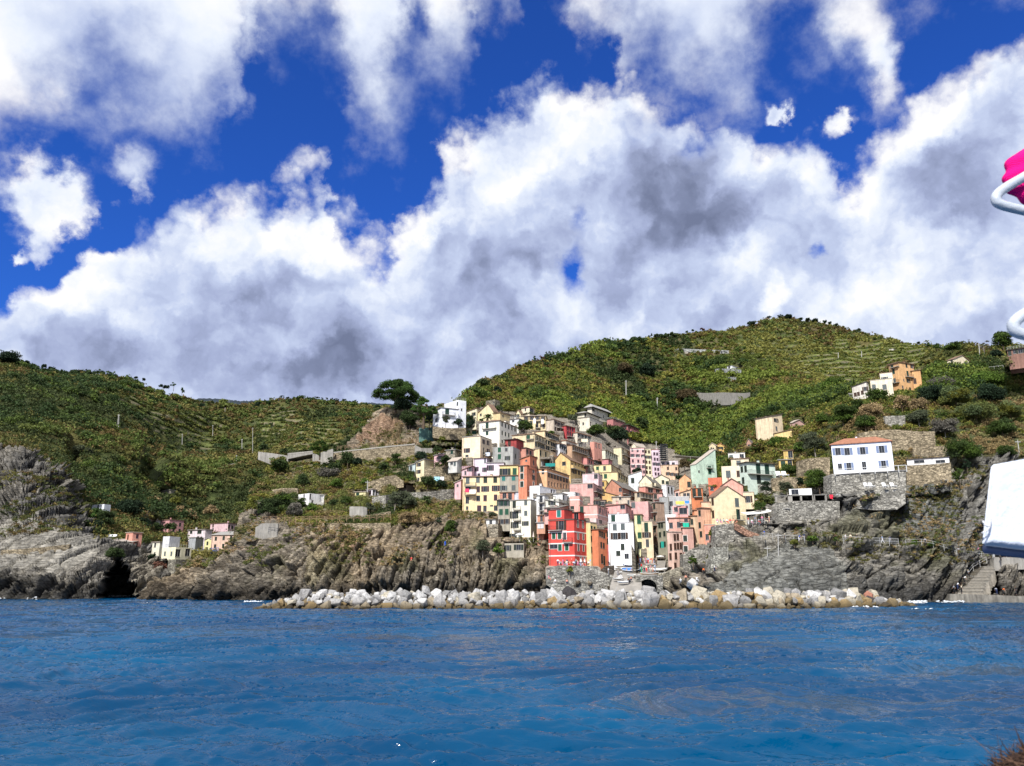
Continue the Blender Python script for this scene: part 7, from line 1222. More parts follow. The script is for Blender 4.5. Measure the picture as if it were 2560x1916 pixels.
def breakwater():
 rd=random.Random(5);rows=[(123.9,.05,'waterline',1.62),(125.1,.85,'second',1.55),(126.3,1.5,'third',1.6),(127.8,2.05,'top',1.75)]
 def yof(x):return max(0,(x-36))*.42
 for ri,(y,z,nm,sp)in enumerate(rows):
  x=-37.2+ri*1.4;i=0
  while x<69-ri*1.6:
   i+=1;s=rd.choice([.8,1.0,1.2,1.5,1.8,2.3])*(1.12 if x>5 else .92)*(.95 if ri==0 else 1);f=min(1,(x+40.5)/8,(73-x)/16);f=max(.3,f);zz=z*f+rd.uniform(-.25,.25);yy=y+yof(x)+rd.uniform(-.4,.4)
   t=rd.random()
   if ri==0:tone='cream' if t<.22 else 'tan' if t<.48 else 'ochre' if t<.70 else 'olive brown' if t<.84 else 'mid grey' if t<.93 else 'dark'
   elif ri==1:tone='pale grey' if t<.28 else 'tan' if t<.42 else 'white' if t<.58 else 'ochre' if t<.72 else 'mid grey' if t<.86 else 'dark' if t<.92 else 'cream'
   else:tone='white' if t<.5 else 'pale grey' if t<.84 else 'mid grey' if t<.93 else 'dark' if t<.955 else 'cream' if t<.985 else 'reddish'
   if x>22 and ri in(1,2)and rd.random()<.5:tone=rd.choice(['olive brown','ochre','tan','cream'])
   if x>22 and ri==0 and rd.random()<.4:tone='olive brown'
   if x>25 and ri>2 and rd.random()<.35:tone='cream'
   boulder(x,yy,zz,s*.95*f**.3,tone,'%s boulder, %s from the left end of the %s row of the breakwater'%(tone,ORD(i),nm),rd);x+=max(s,1.1)*rd.uniform(.74,.98)
 V=[];nx=220;prof=[(-1.2,-1.5),(.6,-.3),(2.2,1.0),(4.5,1.9),(8.5,1.8),(12,-1.5)];rg=np.random.default_rng(3)
 for i in range(nx):
  x=-40+110*i/(nx-1);f=max(.2,min(1,(x+41)/9,(73-x)/16))
  for dy,z in prof:V.append((x,124+dy+yof(x)+rg.uniform(-.3,.3),z*f+rg.uniform(-.3,.3)if z>-1 else-1.5))
 n=len(prof);F=[(i*n+j,(i+1)*n+j,(i+1)*n+j+1,i*n+j+1)for i in range(nx-1)for j in range(n-1)]
 tn=list(RM);MI=[tn.index('olive brown')]*(len(F)*2);F=[q for a,b,c,d in F for q in((a,b,c),(a,c,d))];sm=[np.array([v.co[:]for v in m.vertices])for m in RSH];sf=[[tuple(p.vertices)for p in m.polygons]for m in RSH]
 for i in range(420):
  x=rg.uniform(-39,69);q=rg.random();dy=rg.uniform(-.6,5);z=np.interp(dy,[p[0]for p in prof],[p[1]for p in prof])+.35;f=max(.2,min(1,(x+41)/9,(73-x)/16));k_=int(rg.integers(16));s=rg.uniform(.45,1.0);R_=np.array(Matrix.Rotation(rg.uniform(0,6),3,Vector(rg.normal(size=3)).normalized()));P_=sm[k_]@R_.T*s+np.array([x,124+dy+yof(x),z*f]);n0=len(V);V+=[tuple(v)for v in P_];tt=tn.index(['tan','olive brown','ochre'][int(q*3)]if z<.9 else['white','pale grey','mid grey','cream'][int(q*4)])
  for fc in sf[k_]:
   for j in range(1,len(fc)-1):F.append((n0+fc[0],n0+fc[j],n0+fc[j+1]));MI.append(tt)
 o=mesh_np('rubble',V,F,[RM[q]for q in tn],midx=MI);tag(o,kind='stuff')
breakwater()
for a in[(845,1500,2.2,'white','white lone boulder sticking up behind the breakwater beside the slipway',176,4),(900,1530,2.4,'pale grey','pale boulder below the slipway foot',174,4),(1830,1560,2.0,'white','small white boulder at the rock edge right of the arch',166,4)]:
 p=P(kx(a[6],a[0]),ky(a[6],a[1]),a[5]);boulder(p.x,p.y,p.z,a[2],a[3],a[4],random.Random(a[0]))
def foam():
 V=[];F=[];rd=random.Random(4)
 def blob(x,y,rx,ry,z=.12):
  n0=len(V);k=9;V.append((x,y,z+.10))
  for j in range(k):a=6.283*j/k;q=rd.uniform(.6,1.2);V.append((x+math.cos(a)*rx*q,y+math.sin(a)*ry*q,z-.06))
  for j in range(k):F.append((n0,n0+1+j,n0+1+(j+1)%k))
 def run(k,cx0,cx1,cy,n,rx,ry,sp=.5,z=.14):
  for i in range(n):
   px=kx(k,rd.uniform(cx0,cx1));Y=seaY(ky(k,cy))+rd.gauss(0,sp);p=P(px,HOR,Y);blob(p.x,Y,rd.uniform(.2,1)*rx*.5,rd.uniform(.3,1)*ry*.5,z*rd.random()*1.5)
 run(8,20,420,1335,70,.9,.35,1.2);run(8,380,860,1308,70,.9,.35,1.2);run(8,800,1020,1288,90,1.2,.5,.8,.35);run(8,1140,1480,1282,90,1.2,.5,.8,.3);run(8,780,1350,1360,14,.8,.2,1.5,.06)
 run(10,-60,100,1248,70,1.3,.7,1.2,.3);run(10,240,360,1247,60,1.2,.7,1.2,.4);run(10,485,615,1238,120,1.1,.7,1.2,.8);run(10,950,1340,1228,120,1.2,.6,1.5,.3);run(10,1250,1400,1284,8,.8,.3,1.5,.06)
 run(12,20,180,1100,110,1.2,.6,1.0,.4);run(12,190,350,1122,34,1.0,.4,1.6,.1);run(12,190,400,1085,120,1.2,.6,1.0,.5);run(10,1880,2212,1240,150,1.3,.6,1.2,.4)
 o=mesh_np('sea_foam',V,F,mat('white_sea_foam',(.62,.66,.69),.8,.2,3));tag(o,kind='stuff')
foam()
# ------------------------------------------------------------------ slipway, arch, boats
def quadsheet(name,pts,m,kind='structure',th=2.0):
 mb=MB();T_=[P(kx(k,x),ky(k,y),Y)for k,x,y,Y in pts];mb.poly(T_);dn=Vector((0,0,-th));n=len(T_)
 for i in range(n):mb.poly([T_[i],T_[i]+dn,T_[(i+1)%n]+dn,T_[(i+1)%n]])
 o=mb.build(name,m);tag(o,kind=kind);return o
SLR=[(1660,685,1135,170.7),(1580,690,1130,171),(1500,715,1120,174.5),(1440,735,1110,178),(1385,750,1300,182.5),(1330,770,1440,188),(1280,850,1455,194),(1225,1000,1460,203)]
def slipY(cy):return float(np.interp(cy,[r[0]for r in SLR[::-1]],[r[3]for r in SLR[::-1]]))
def slipway():
 V=[];n=8
 for cy,a,b,Y in SLR:
  for i in range(n+1):p=P(kx(4,a+(b-a)*i/n),ky(4,cy),Y);V.append(tuple(p))
 F=[(r*(n+1)+i,r*(n+1)+i+1,(r+1)*(n+1)+i+1,(r+1)*(n+1)+i)for r in range(len(SLR)-1)for i in range(n)]
 o=mesh_np('slipway',V,F,mat('slipway_concrete',(.27,.25,.22),.9,.3,.8,.4,3));tag(o,kind='structure')
slipway()
quadsheet('harbour_square',[(4,1030,1240,199),(4,1450,1330,187),(4,1460,1210,215),(4,1060,1180,222)],mat('paving',(.30,.27,.23),.9,.3,.8,.3,3))
quadsheet('restaurant_terrace',[(4,-200,1312,181.2),(4,560,1325,181.2),(4,520,1300,190),(4,-150,1290,190)],mat('terrace_paving',(.33,.27,.22),.9,.3,.8,.3,3))
def arch():
 Y=173.5;r=empty('boathouse_arch',P(kx(4,1215),ky(4,1560),Y));inv=Vector(r.location);tag(r,'stone boathouse with a wide black arched mouth below the slipway boats','boathouse');mb=MB()
 q=lambda x,y,yy=Y:P(kx(4,x),ky(4,y),yy)-inv;n=14;cx,rx=1212,122;ar=[(cx-rx*math.cos(math.pi*i/n),1590-108*math.sin(math.pi*i/n))for i in range(n+1)];top=lambda x:1440+(x-1050)*-.02
 for(x0,y0),(x1,y1)in zip(ar[:-1],ar[1:]):mb.poly([q(x0,y0),q(x1,y1),q(x1,top(x1)),q(x0,top(x0))]);mb.poly([q(x0,y0),q(x1,y1),q(x1,y1,Y+9),q(x0,y0,Y+9)][::-1])
 for x0,x1 in((1040,cx-rx),(cx+rx,1420)):mb.poly([q(x0,1660),q(x1,1660),q(x1,top(x1)),q(x0,top(x0))])
 mb.poly([q(x,y,Y+9)for x,y in ar][::-1]);mb.build('arch_wall',stone_mat(G_),r)
 s=MB();s.hexa([q(1055,1442),q(1345,1440),q(1345,1440,Y+9),q(1055,1442,Y+9),q(1055,1424),q(1345,1415),q(1345,1415,Y+9),q(1055,1424,Y+9)]);s.build('roof_slab',CONC,r)
arch()
def boat(label,k,cx,cy,Lpx,Y,hull,deck=None,rz=0,tilt=0,cover=None,hk=1.0):
 Y=slipY(cy)-1.6 if cy<1545 and 'boathouse' not in label and 'buttress' not in label else Y
 L_=Lpx/KR[k][2]*Y/FPX*1.35;p=P(kx(k,cx),ky(k,cy),Y);r=empty('rowing_boat',p,rz);r.rotation_euler=(tilt,0,rz);tag(r,label,'boat');n=13;W_=L_*.17;Hh=L_*.13*hk;V=[];mb=MB()
 def ring(t,s,dz):
  w=W_*(1-abs(t)**2.6)**.75*(1 if t<0 else 1)+.02;z=Hh*(.72+.30*t*t+(.16*t if t>0 else 0));x=t*L_/2*s
  return[(x,-w*s,z+dz),(x*.97,-w*.78*s,z*.42+dz*.3+.05),(x*.92,0,.0+(abs(t)**4)*Hh*.5+(.06 if s<1 else 0)),(x*.97,w*.78*s,z*.42+dz*.3+.05),(x,w*s,z+dz)]
 for s in(1,.93):
  n0=len(mb.v)
  for i in range(n):mb.v+=ring(-1+2*i/(n-1),s,0)
  for i in range(n-1):
   for j in range(4):a=n0+i*5+j;f=[a,a+5,a+6,a+1];mb.f.append(f if s==1 else f[::-1]);mb.m.append(0 if s==1 else 1)
 mb.build('hull',[mat('boat_paint',hull,.4,.1),mat('boat_inside',deck or(.6,.6,.58),.6,.1)],r,smooth=True)
 g_=MB()
 for sgn in(-1,1):g_.tube([(-1*L_/2+(i/(n-1))*L_,sgn*((W_*(1-abs(-1+2*i/(n-1))**2.6)**.75)+.02),Hh*(.72+.30*(-1+2*i/(n-1))**2+max(0,.16*(-1+2*i/(n-1))))+.02)for i in range(n)],.05,5)
 g_.build('gunwale',mat('gunwale_paint',(.75,.75,.72),.5,.05),r)
 if cover:
  c=MB()
  for i in range(n-1):
   t0,t1=-1+2*i/(n-1),-1+2*(i+1)/(n-1);a,b=ring(t0,1.01,.04),ring(t1,1.01,.04);pk=lambda t:(t*L_/2,0,Hh*(1.15-.2*t*t));c.poly([a[0],b[0],pk(t1),pk(t0)]);c.poly([pk(t0),pk(t1),b[4],a[4]])
  c.build('cover',mat('boat_cover',cover,.8,.15,2),r)
 else:
  b_=MB()
  for t in(-.45,0,.42):b_.box(t*L_/2-.12,t*L_/2+.12,-W_*.85,W_*.85,Hh*.5,Hh*.56)
  b_.build('bench',mat('boat_bench',(.35,.22,.12),.7),r)
 return r
LB=(.10,.36,.72);RB=(.02,.09,.45);WH=(.75,.76,.78)
for a in[('large light blue boat hauled up on the slipway',4,985,1368,205,184,LB,(.05,.18,.5),-.25,.45),('royal blue boat behind the large light blue one',4,985,1300,175,192,RB,(.3,.5,.8),-.2,.3),('small blue boat right of the person in red',4,1185,1345,72,186,(.02,.16,.62),(.1,.3,.6),.1),('long white boat with a pale stripe at the right of the slipway',4,1345,1370,190,182,WH,None,-.15,.2),('white boat lying lower beside the ribbed buttress',4,1385,1420,130,180,WH,(.2,.2,.2),.1,.1),('short white boat under the dark awning',4,1250,1290,95,194,WH,(.05,.05,.06),.05),('white boat half hidden at the left of the slipway',4,815,1345,110,187,(.68,.66,.62),None,.5),('cream boat stacked above the half hidden white one',4,830,1315,100,191,(.6,.56,.48),None,.3),('white boat with a folded tarpaulin below the left boats',4,815,1400,90,184,(.7,.7,.68),None,.8),('dark open boat in front of the left boats',4,800,1490,110,178,(.04,.04,.045),(.12,.1,.08),.3),('pale wooden boat resting on the boathouse roof',4,1235,1428,185,176,(.55,.38,.22),(.4,.3,.2),-.08)]:
 boat(*a)
for a in[('grey covered boat lying below the large blue boats, left one',4,985,1440,90,181,(.20,.22,.24),None,.3,.2,(.25,.29,.31)),('grey covered boat lying below the large blue boats, right one',4,1060,1440,80,181,(.16,.17,.18),None,.7,.1,(.20,.25,.27)),('white shrink-wrapped boat beside the breakwater',4,870,1535,120,173,WH,None,.3,.1,(.72,.73,.75))]:boat(*a)
def parasol(label,k,cx,cyt,cyb,wpx,Y,col=(.78,.77,.74),closed=False):
 b=P(kx(k,cx),ky(k,cyb),Y);t=P(kx(k,cx),ky(k,cyt),Y);h=t.z-b.z;W_=wpx/KR[k][2]*Y/FPX/2;r=empty('parasol',b);tag(r,label,'parasol');p=MB();p.tube([(0,0,0),(0,0,h)],.035,6);p.build('pole',WRAIL,r);c=MB();n=8
 if closed:
  for i in range(n):a,e=6.283*i/n,6.283*(i+1)/n;rr=lambda q,a_:(math.cos(a_)*q,math.sin(a_)*q);c.poly([(*rr(W_,a),h*.45),(*rr(W_*.8,(a+e)/2),h*.42),(*rr(W_,e),h*.45),(0,0,h)])
 else:
  for i in range(n):
   a,e=6.283*i/n,6.283*(i+1)/n;A=(math.cos(a)*W_,math.sin(a)*W_,h*.80);E=(math.cos(e)*W_,math.sin(e)*W_,h*.80);c.poly([A,E,(0,0,h)]);c.poly([A,(A[0],A[1],A[2]-.18),(E[0],E[1],E[2]-.18),E])
 c.build('canopy',mat('parasol_cloth',col,.9,.08),r)
parasol('white open parasol on the terrace of the tall cream house',2,1100,842,965,120,203);parasol('closed cream parasol right of the open terrace parasol',2,1290,820,965,30,203,(.6,.52,.45),True);parasol('second closed parasol beside the stone terrace edge',2,1365,840,965,26,203,(.4,.36,.33),True)
parasol('white square parasol at the head of the slipway',4,1390,1152,1215,115,203);parasol('closed pinkish parasol left of the slipway parasol',4,1240,1100,1225,40,206,(.6,.5,.52),True);parasol('closed white parasol in front of the red house side, left one',2,1945,1190,1290,28,183,(.75,.7,.7),True);parasol('closed white parasol in front of the red house side, right one',2,1998,1195,1290,28,183,(.75,.7,.7),True)
def simple(name,label,cat,k,x0,x1,y0,y1,Y,dep,m,legs=False,part=None):
 a,b=P(kx(k,x0),ky(k,y1),Y),P(kx(k,x1),ky(k,y0),Y);mb=MB();mb.box(a.x,b.x,Y,Y+dep,a.z,b.z);o=mb.build(name,m);tag(o,label,cat);return o
def canopy(name,label,cat,k,pts,Y,dep,m,posts=3,drop=None,slope=.5):
 """sloping sheet roof on posts: pts top edge [(x,y)...]"""
 r=empty(name,P(kx(k,pts[0][0]),ky(k,drop or pts[0][1]+60),Y));inv=Vector(r.location);tag(r,label,cat);mb=MB();q=[P(kx(k,x),ky(k,y),Y)-inv for x,y in pts]
 for a,b in zip(q[:-1],q[1:]):u=Vector((0,dep,slope));t=Vector((0,0,.14));mb.hexa([a,b,b+u,a+u,a+t,b+t,b+u+t,a+u+t])
 mb.build('roof',m,r);p=MB();zb=0
 for i in range(posts):
  f=i/max(1,posts-1);j=f*(len(q)-1);a=q[int(j)].lerp(q[min(int(j)+1,len(q)-1)],j-int(j));p.tube([(a.x,a.y+.15,zb),(a.x,a.y+.15,a.z)],.08,5)
 p.build('post',STONE_TRIM,r);return r
def restaurant():
 Y=180;r=empty('cliff_restaurant',P(kx(6,1200),ky(6,195),Y));inv=Vector(r.location);tag(r,'flat-roofed open restaurant with dark bays on top of the dry stone wall','restaurant');q=lambda x,y,yy=Y:P(kx(6,x),ky(6,y),yy)-inv
 m=MB();m.hexa([q(965,120),q(1700,100),q(1700,100,Y+6),q(965,120,Y+6),q(965,108),q(1700,88),q(1700,88,Y+6),q(965,108,Y+6)]);m.build('roof',ROOFM,r)
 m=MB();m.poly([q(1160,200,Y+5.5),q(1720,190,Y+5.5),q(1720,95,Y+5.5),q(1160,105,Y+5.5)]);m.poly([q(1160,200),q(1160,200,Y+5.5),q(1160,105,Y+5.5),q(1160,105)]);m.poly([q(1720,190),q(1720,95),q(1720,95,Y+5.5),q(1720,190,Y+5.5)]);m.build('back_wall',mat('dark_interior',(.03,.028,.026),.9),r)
 for x,w in((1165,50),(1335,14),(1505,14),(1515,12),(1680,12),(990,10)):
  m=MB();a=q(x,196);b=q(x+w,102);m.box(a.x,b.x,0,.4,a.z,b.z);m.build('post',CONC,r)
 m=MB();m.hexa([q(1215,196),q(1700,186),q(1700,186,Y+.3),q(1215,196,Y+.3),q(1215,184),q(1700,176),q(1700,176,Y+.3),q(1215,184,Y+.3)]);m.build('parapet',CONC,r)
ROOFM=mat('grey_felt_roof',(.16,.155,.14),.9,.2);restaurant()
H(6,'small white kiosk on the flat restaurant roof','f1f1f0',1165,1175,1360,18,92,183,66,'terr',W=[(1255,58,'p',1.6,1.2)],found=.4,name='kiosk',cat='kiosk',d=5)
H(6,'small stone hut with a blue-grey glazed door on the cliff wall','a09a8c',985,1012,1112,295,425,179.2,70,'flat',rc='grey',W=[(1072,370,'p',1.8,1.8)],found=1,name='hut',cat='hut',wallmat='stone',chim=False,over=.3)
canopy('awning','white cloth awning over the terrace tables beside the pale yellow house','awning',6,[(588,372),(720,362),(830,350),(950,322)],181.5,4.5,mat('white_awning',(.78,.76,.70),.9,.06),4,500,.8)
canopy('awning','grey corrugated awning in front of the coral cove house','awning',10,[(945,702),(1080,712),(1225,722)],240,6,mat('grey_awning',(.36,.32,.28),.8,.1),4,768,.8)
canopy('scaffold_shelter','roofed shelter beside the hillside road in the valley','shelter',3,[(1585,880),(1800,895),(2000,908)],300,6,CONC,3,940,.2)
wallstrip('retaining_wall','dark stone wall under the coral cove house and its awning','wall',10,[(960,770,850),(1150,772,860),(1300,775,850)],(.15,.14,.12),Y=238,which='a',thick=4)
wallstrip('retaining_wall','thin path wall cut across the pale left cliff','wall',10,[(10,795,806),(200,785,800),(400,768,785),(640,740,756)],BR,which='a',off=2.5)
wallstrip('retaining_wall','pale terrace wall left of the small white cliff house','wall',10,[(655,465,500),(720,468,520),(790,470,525)],m=CONC,which='a')
wallstrip('retaining_wall','stone terrace wall below the cane clumps of the cove','wall',10,[(1320,435,500),(1420,445,500),(1500,455,490)],(.2,.18,.14),which='a')
wallstrip('quay_wall','white blue-railed quay wall right of the lift tower','wall',10,[(1755,850,905),(1900,835,900),(2080,815,850)],m=CONC,Y=262,which='a')
fence('blue railing on the quay behind the rocks of the cove',10,[(1760,845),(1880,838),(2010,815)],1.6,mat('blue_rail',(.10,.16,.42),.6),style='b',Y=261,which='a',cat='railing',name='railing',r=.08)
def scaffold():
 Y=338;b=P(kx(3,1440),ky(3,925),Y);mb=MB();w=1.5;h=P(kx(3,1440),ky(3,722),Y).z-b.z
 for sx in(-w,w):
  for sy in(0,4):mb.tube([b+Vector((sx,sy,-2)),b+Vector((sx,sy,h))],.10,4)
 n=7
 for i in range(n+1):
  z=h*i/n;mb.box(b.x-w,b.x+w,b.y,b.y+4,b.z+z-.06,b.z+z+.06)
  if i<n:mb.tube([b+Vector((-w,0,z)),b+Vector((w,0,z+h/n))],.08,4)
 o=mb.build('scaffold_tower',mat('dark_scaffold',(.03,.04,.05),.6));tag(o,'dark steel scaffold tower behind the peach house','scaffold')
scaffold()
def play(label,k,cx,cyt,cyb,wpx,Y):
 b=P(kx(k,cx),ky(k,cyb),Y);t=P(kx(k,cx),ky(k,cyt),Y);h=t.z-b.z;w=wpx/KR[k][2]*Y/FPX/2;r=empty('playground_tower',b);tag(r,label,'playground tower');m=MB()
 for s in((-w,-w),(w,-w),(w,w),(-w,w)):m.tube([(s[0]*.8,s[1]*.8,-.5),(s[0]*.8,s[1]*.8,h*.7)],.12,5)
 m.box(-w*.8,w*.8,-w*.8,w*.8,h*.3,h*.36);m.build('frame',mat('play_wood',(.45,.40,.36),.8),r);c=MB();q=[(-w,-w,h*.68),(w,-w,h*.68),(w,w,h*.68),(-w,w,h*.68)]
 for i in range(4):c.poly([q[i],q[(i+1)%4],(0,0,h)])
 c.build('roof',mat('blue_roof',(.04,.16,.55),.6,.08),r)
play('blue pyramid roof of the playground tower, lower left one',5,1397,465,565,75,272);play('blue pyramid roof of the playground tower, upper right one',5,1503,415,540,90,276)
def lumps(name,label,cat,k,cx,cy,wpx,hpx,Y,m,n=9,seed=1):
 rd=random.Random(seed);bm=bmesh.new();s=Y/FPX*1.04/KR[k][2];b=P(kx(k,cx),ky(k,cy),Y)
 for i in range(n):
  M_=Matrix.Translation((b.x+(i/(n-1)-.5)*wpx*s*.9,b.y+rd.uniform(-.4,.4),b.z+rd.uniform(.1,.5)*hpx*s))@Matrix.Diagonal((wpx*s/n*1.1,.8,hpx*s*rd.uniform(.35,.6),1));bmesh.ops.create_icosphere(bm,subdivisions=2,radius=1,matrix=M_)
 for v in bm.verts:v.co+=Vector((rd.gauss(0,.05),rd.gauss(0,.05),rd.gauss(0,.05)))
 me=bpy.data.meshes.new(name);bm.to_mesh(me);bm.free();me.materials.append(m);o=bpy.data.objects.new(name,me);COL.objects.link(o);tag(o,label,cat);return o
lumps('sand_sack','heap of white plastic sacks above the red-roofed villa','sack',5,2090,565,230,45,222,mat('white_plastic',(.80,.80,.80),.5,.05),10)
def chair(label,k,cx,cy,Y,s=1.0,col=(.78,.78,.76),name='sunbed',cat='sunbed'):
 b=P(kx(k,cx),ky(k,cy),Y);r=empty(name,b);tag(r,label,cat);m=mat('white_chair',col,.6,.05);q=MB();q.box(-.35*s,.35*s,-.6*s,.6*s,.32*s,.40*s);q.build('seat',m,r);q=MB();q.hexa([Vector(v)*s for v in((-.35,.5,.38),(.35,.5,.38),(.35,.6,.38),(-.35,.6,.38),(-.35,.95,1.15),(.35,.95,1.15),(.35,1.03,1.12),(-.35,1.03,1.12))]);q.build('backrest',m,r)
 for sx in(-.3,.3):
  for sy in(-.5,.5):l=MB();l.tube([(sx*s,sy*s,0),(sx*s,sy*s,.33*s)],.03,4);l.build('leg',m,r)
for i,(cx,lab)in enumerate([(330,'leftmost of four white sunbeds on the villa terrace'),(388,'second white sunbed from the left on the villa terrace'),(552,'third white sunbed on the villa terrace, beside the dark gap'),(650,'rightmost and tallest of four white sunbeds on the villa terrace')]):chair(lab,7,cx,1058,174.6-cx*.003,1.15)
chair('white plastic garden chair on the rubble terrace, left one',5,1050,1186,203,1.7,name='garden_chair',cat='chair');chair('white plastic garden chair on the rubble terrace, right one',5,1130,1186,203,1.7,name='garden_chair',cat='chair')
def cloth(label,k,x0,x1,y0,y1,Y,col,name='laundry',cat='laundry'):
 a,b=P(kx(k,x0),ky(k,y1),Y),P(kx(k,x1),ky(k,y0),Y);n=10;V=[];F=[]
 for i in range(n+1):
  for j in range(5):f,h=i/n,j/4;V.append((a.x+(b.x-a.x)*f,Y+.10*math.sin(f*14)*(1-h*.6)+.03*j,a.z+(b.z-a.z)*h+(.05*math.sin(f*9)if j==0 else 0)))
 F=[(i*5+j,(i+1)*5+j,(i+1)*5+j+1,i*5+j+1)for i in range(n)for j in range(4)]
 V2=[(x,y+.02,z)for x,y,z in V];m_=len(V);F2=[tuple(m_+q for q in f[::-1])for f in F]
 o=mesh_np(name,V+V2,F+F2,mat('cloth',col,.9,.08,3));tag(o,label,cat);return o
WHT=(.78,.78,.78)
for a in[('red laundry hanging from the lower balcony of the long yellow tenement',2,345,402,232,282,220.8,(.62,.05,.12)),('white sheets on the lower balcony of the long yellow tenement',2,405,495,245,300,220.8,WHT),('white towel left on the ochre apartment house',1,1290,1322,368,435,290.4,WHT),('white towel right on the ochre apartment house',1,1395,1430,375,445,290.4,WHT),('pale laundry under the side window of the pale cream block',1,625,690,835,885,236,(.6,.64,.72)),('light blue sheet on the washing line by the fig bush',11,1808,1860,1008,1045,236,(.35,.66,.78)),('white sheet on the washing line right of the light blue one',11,1862,1898,1008,1040,236,WHT),('bright green cloth hanging over the lane on the right bank',4,1700,1782,705,785,191,(.02,.42,.28)),('green net curtain on the grey olive tenement',4,1395,1435,960,1050,200,(.02,.28,.22)),('blue cloth on the roof beside the orange awning',4,1725,1785,398,435,197,(.06,.24,.78)),('yellow orange awning cloth beside the blue cloth',4,1600,1720,405,450,198,(.85,.55,.12)),('yellow towel on the stone wall of the headland rocks',12,1745,1768,625,662,197,(.62,.75,.25)),('red clothes hung under the cliff restaurant roof',6,1740,1785,95,150,179.6,(.75,.03,.06)),('white curtain at the right end of the restaurant',6,1838,1880,85,160,179.6,(.62,.68,.75)),('orange mesh tarpaulin on the left cliff',10,722,795,225,268,292,(.85,.16,.06)),('white awning cloth under the cream house with the tiled edge',1,1950,2040,650,692,279,(.72,.62,.45)),('green canopy cloth on the sandy terrace house',1,1455,1590,985,1030,234,(.02,.22,.20)),('pair of pale signboards above the cove restaurant',10,988,1078,650,672,241,(.7,.7,.7))]:cloth(*a)
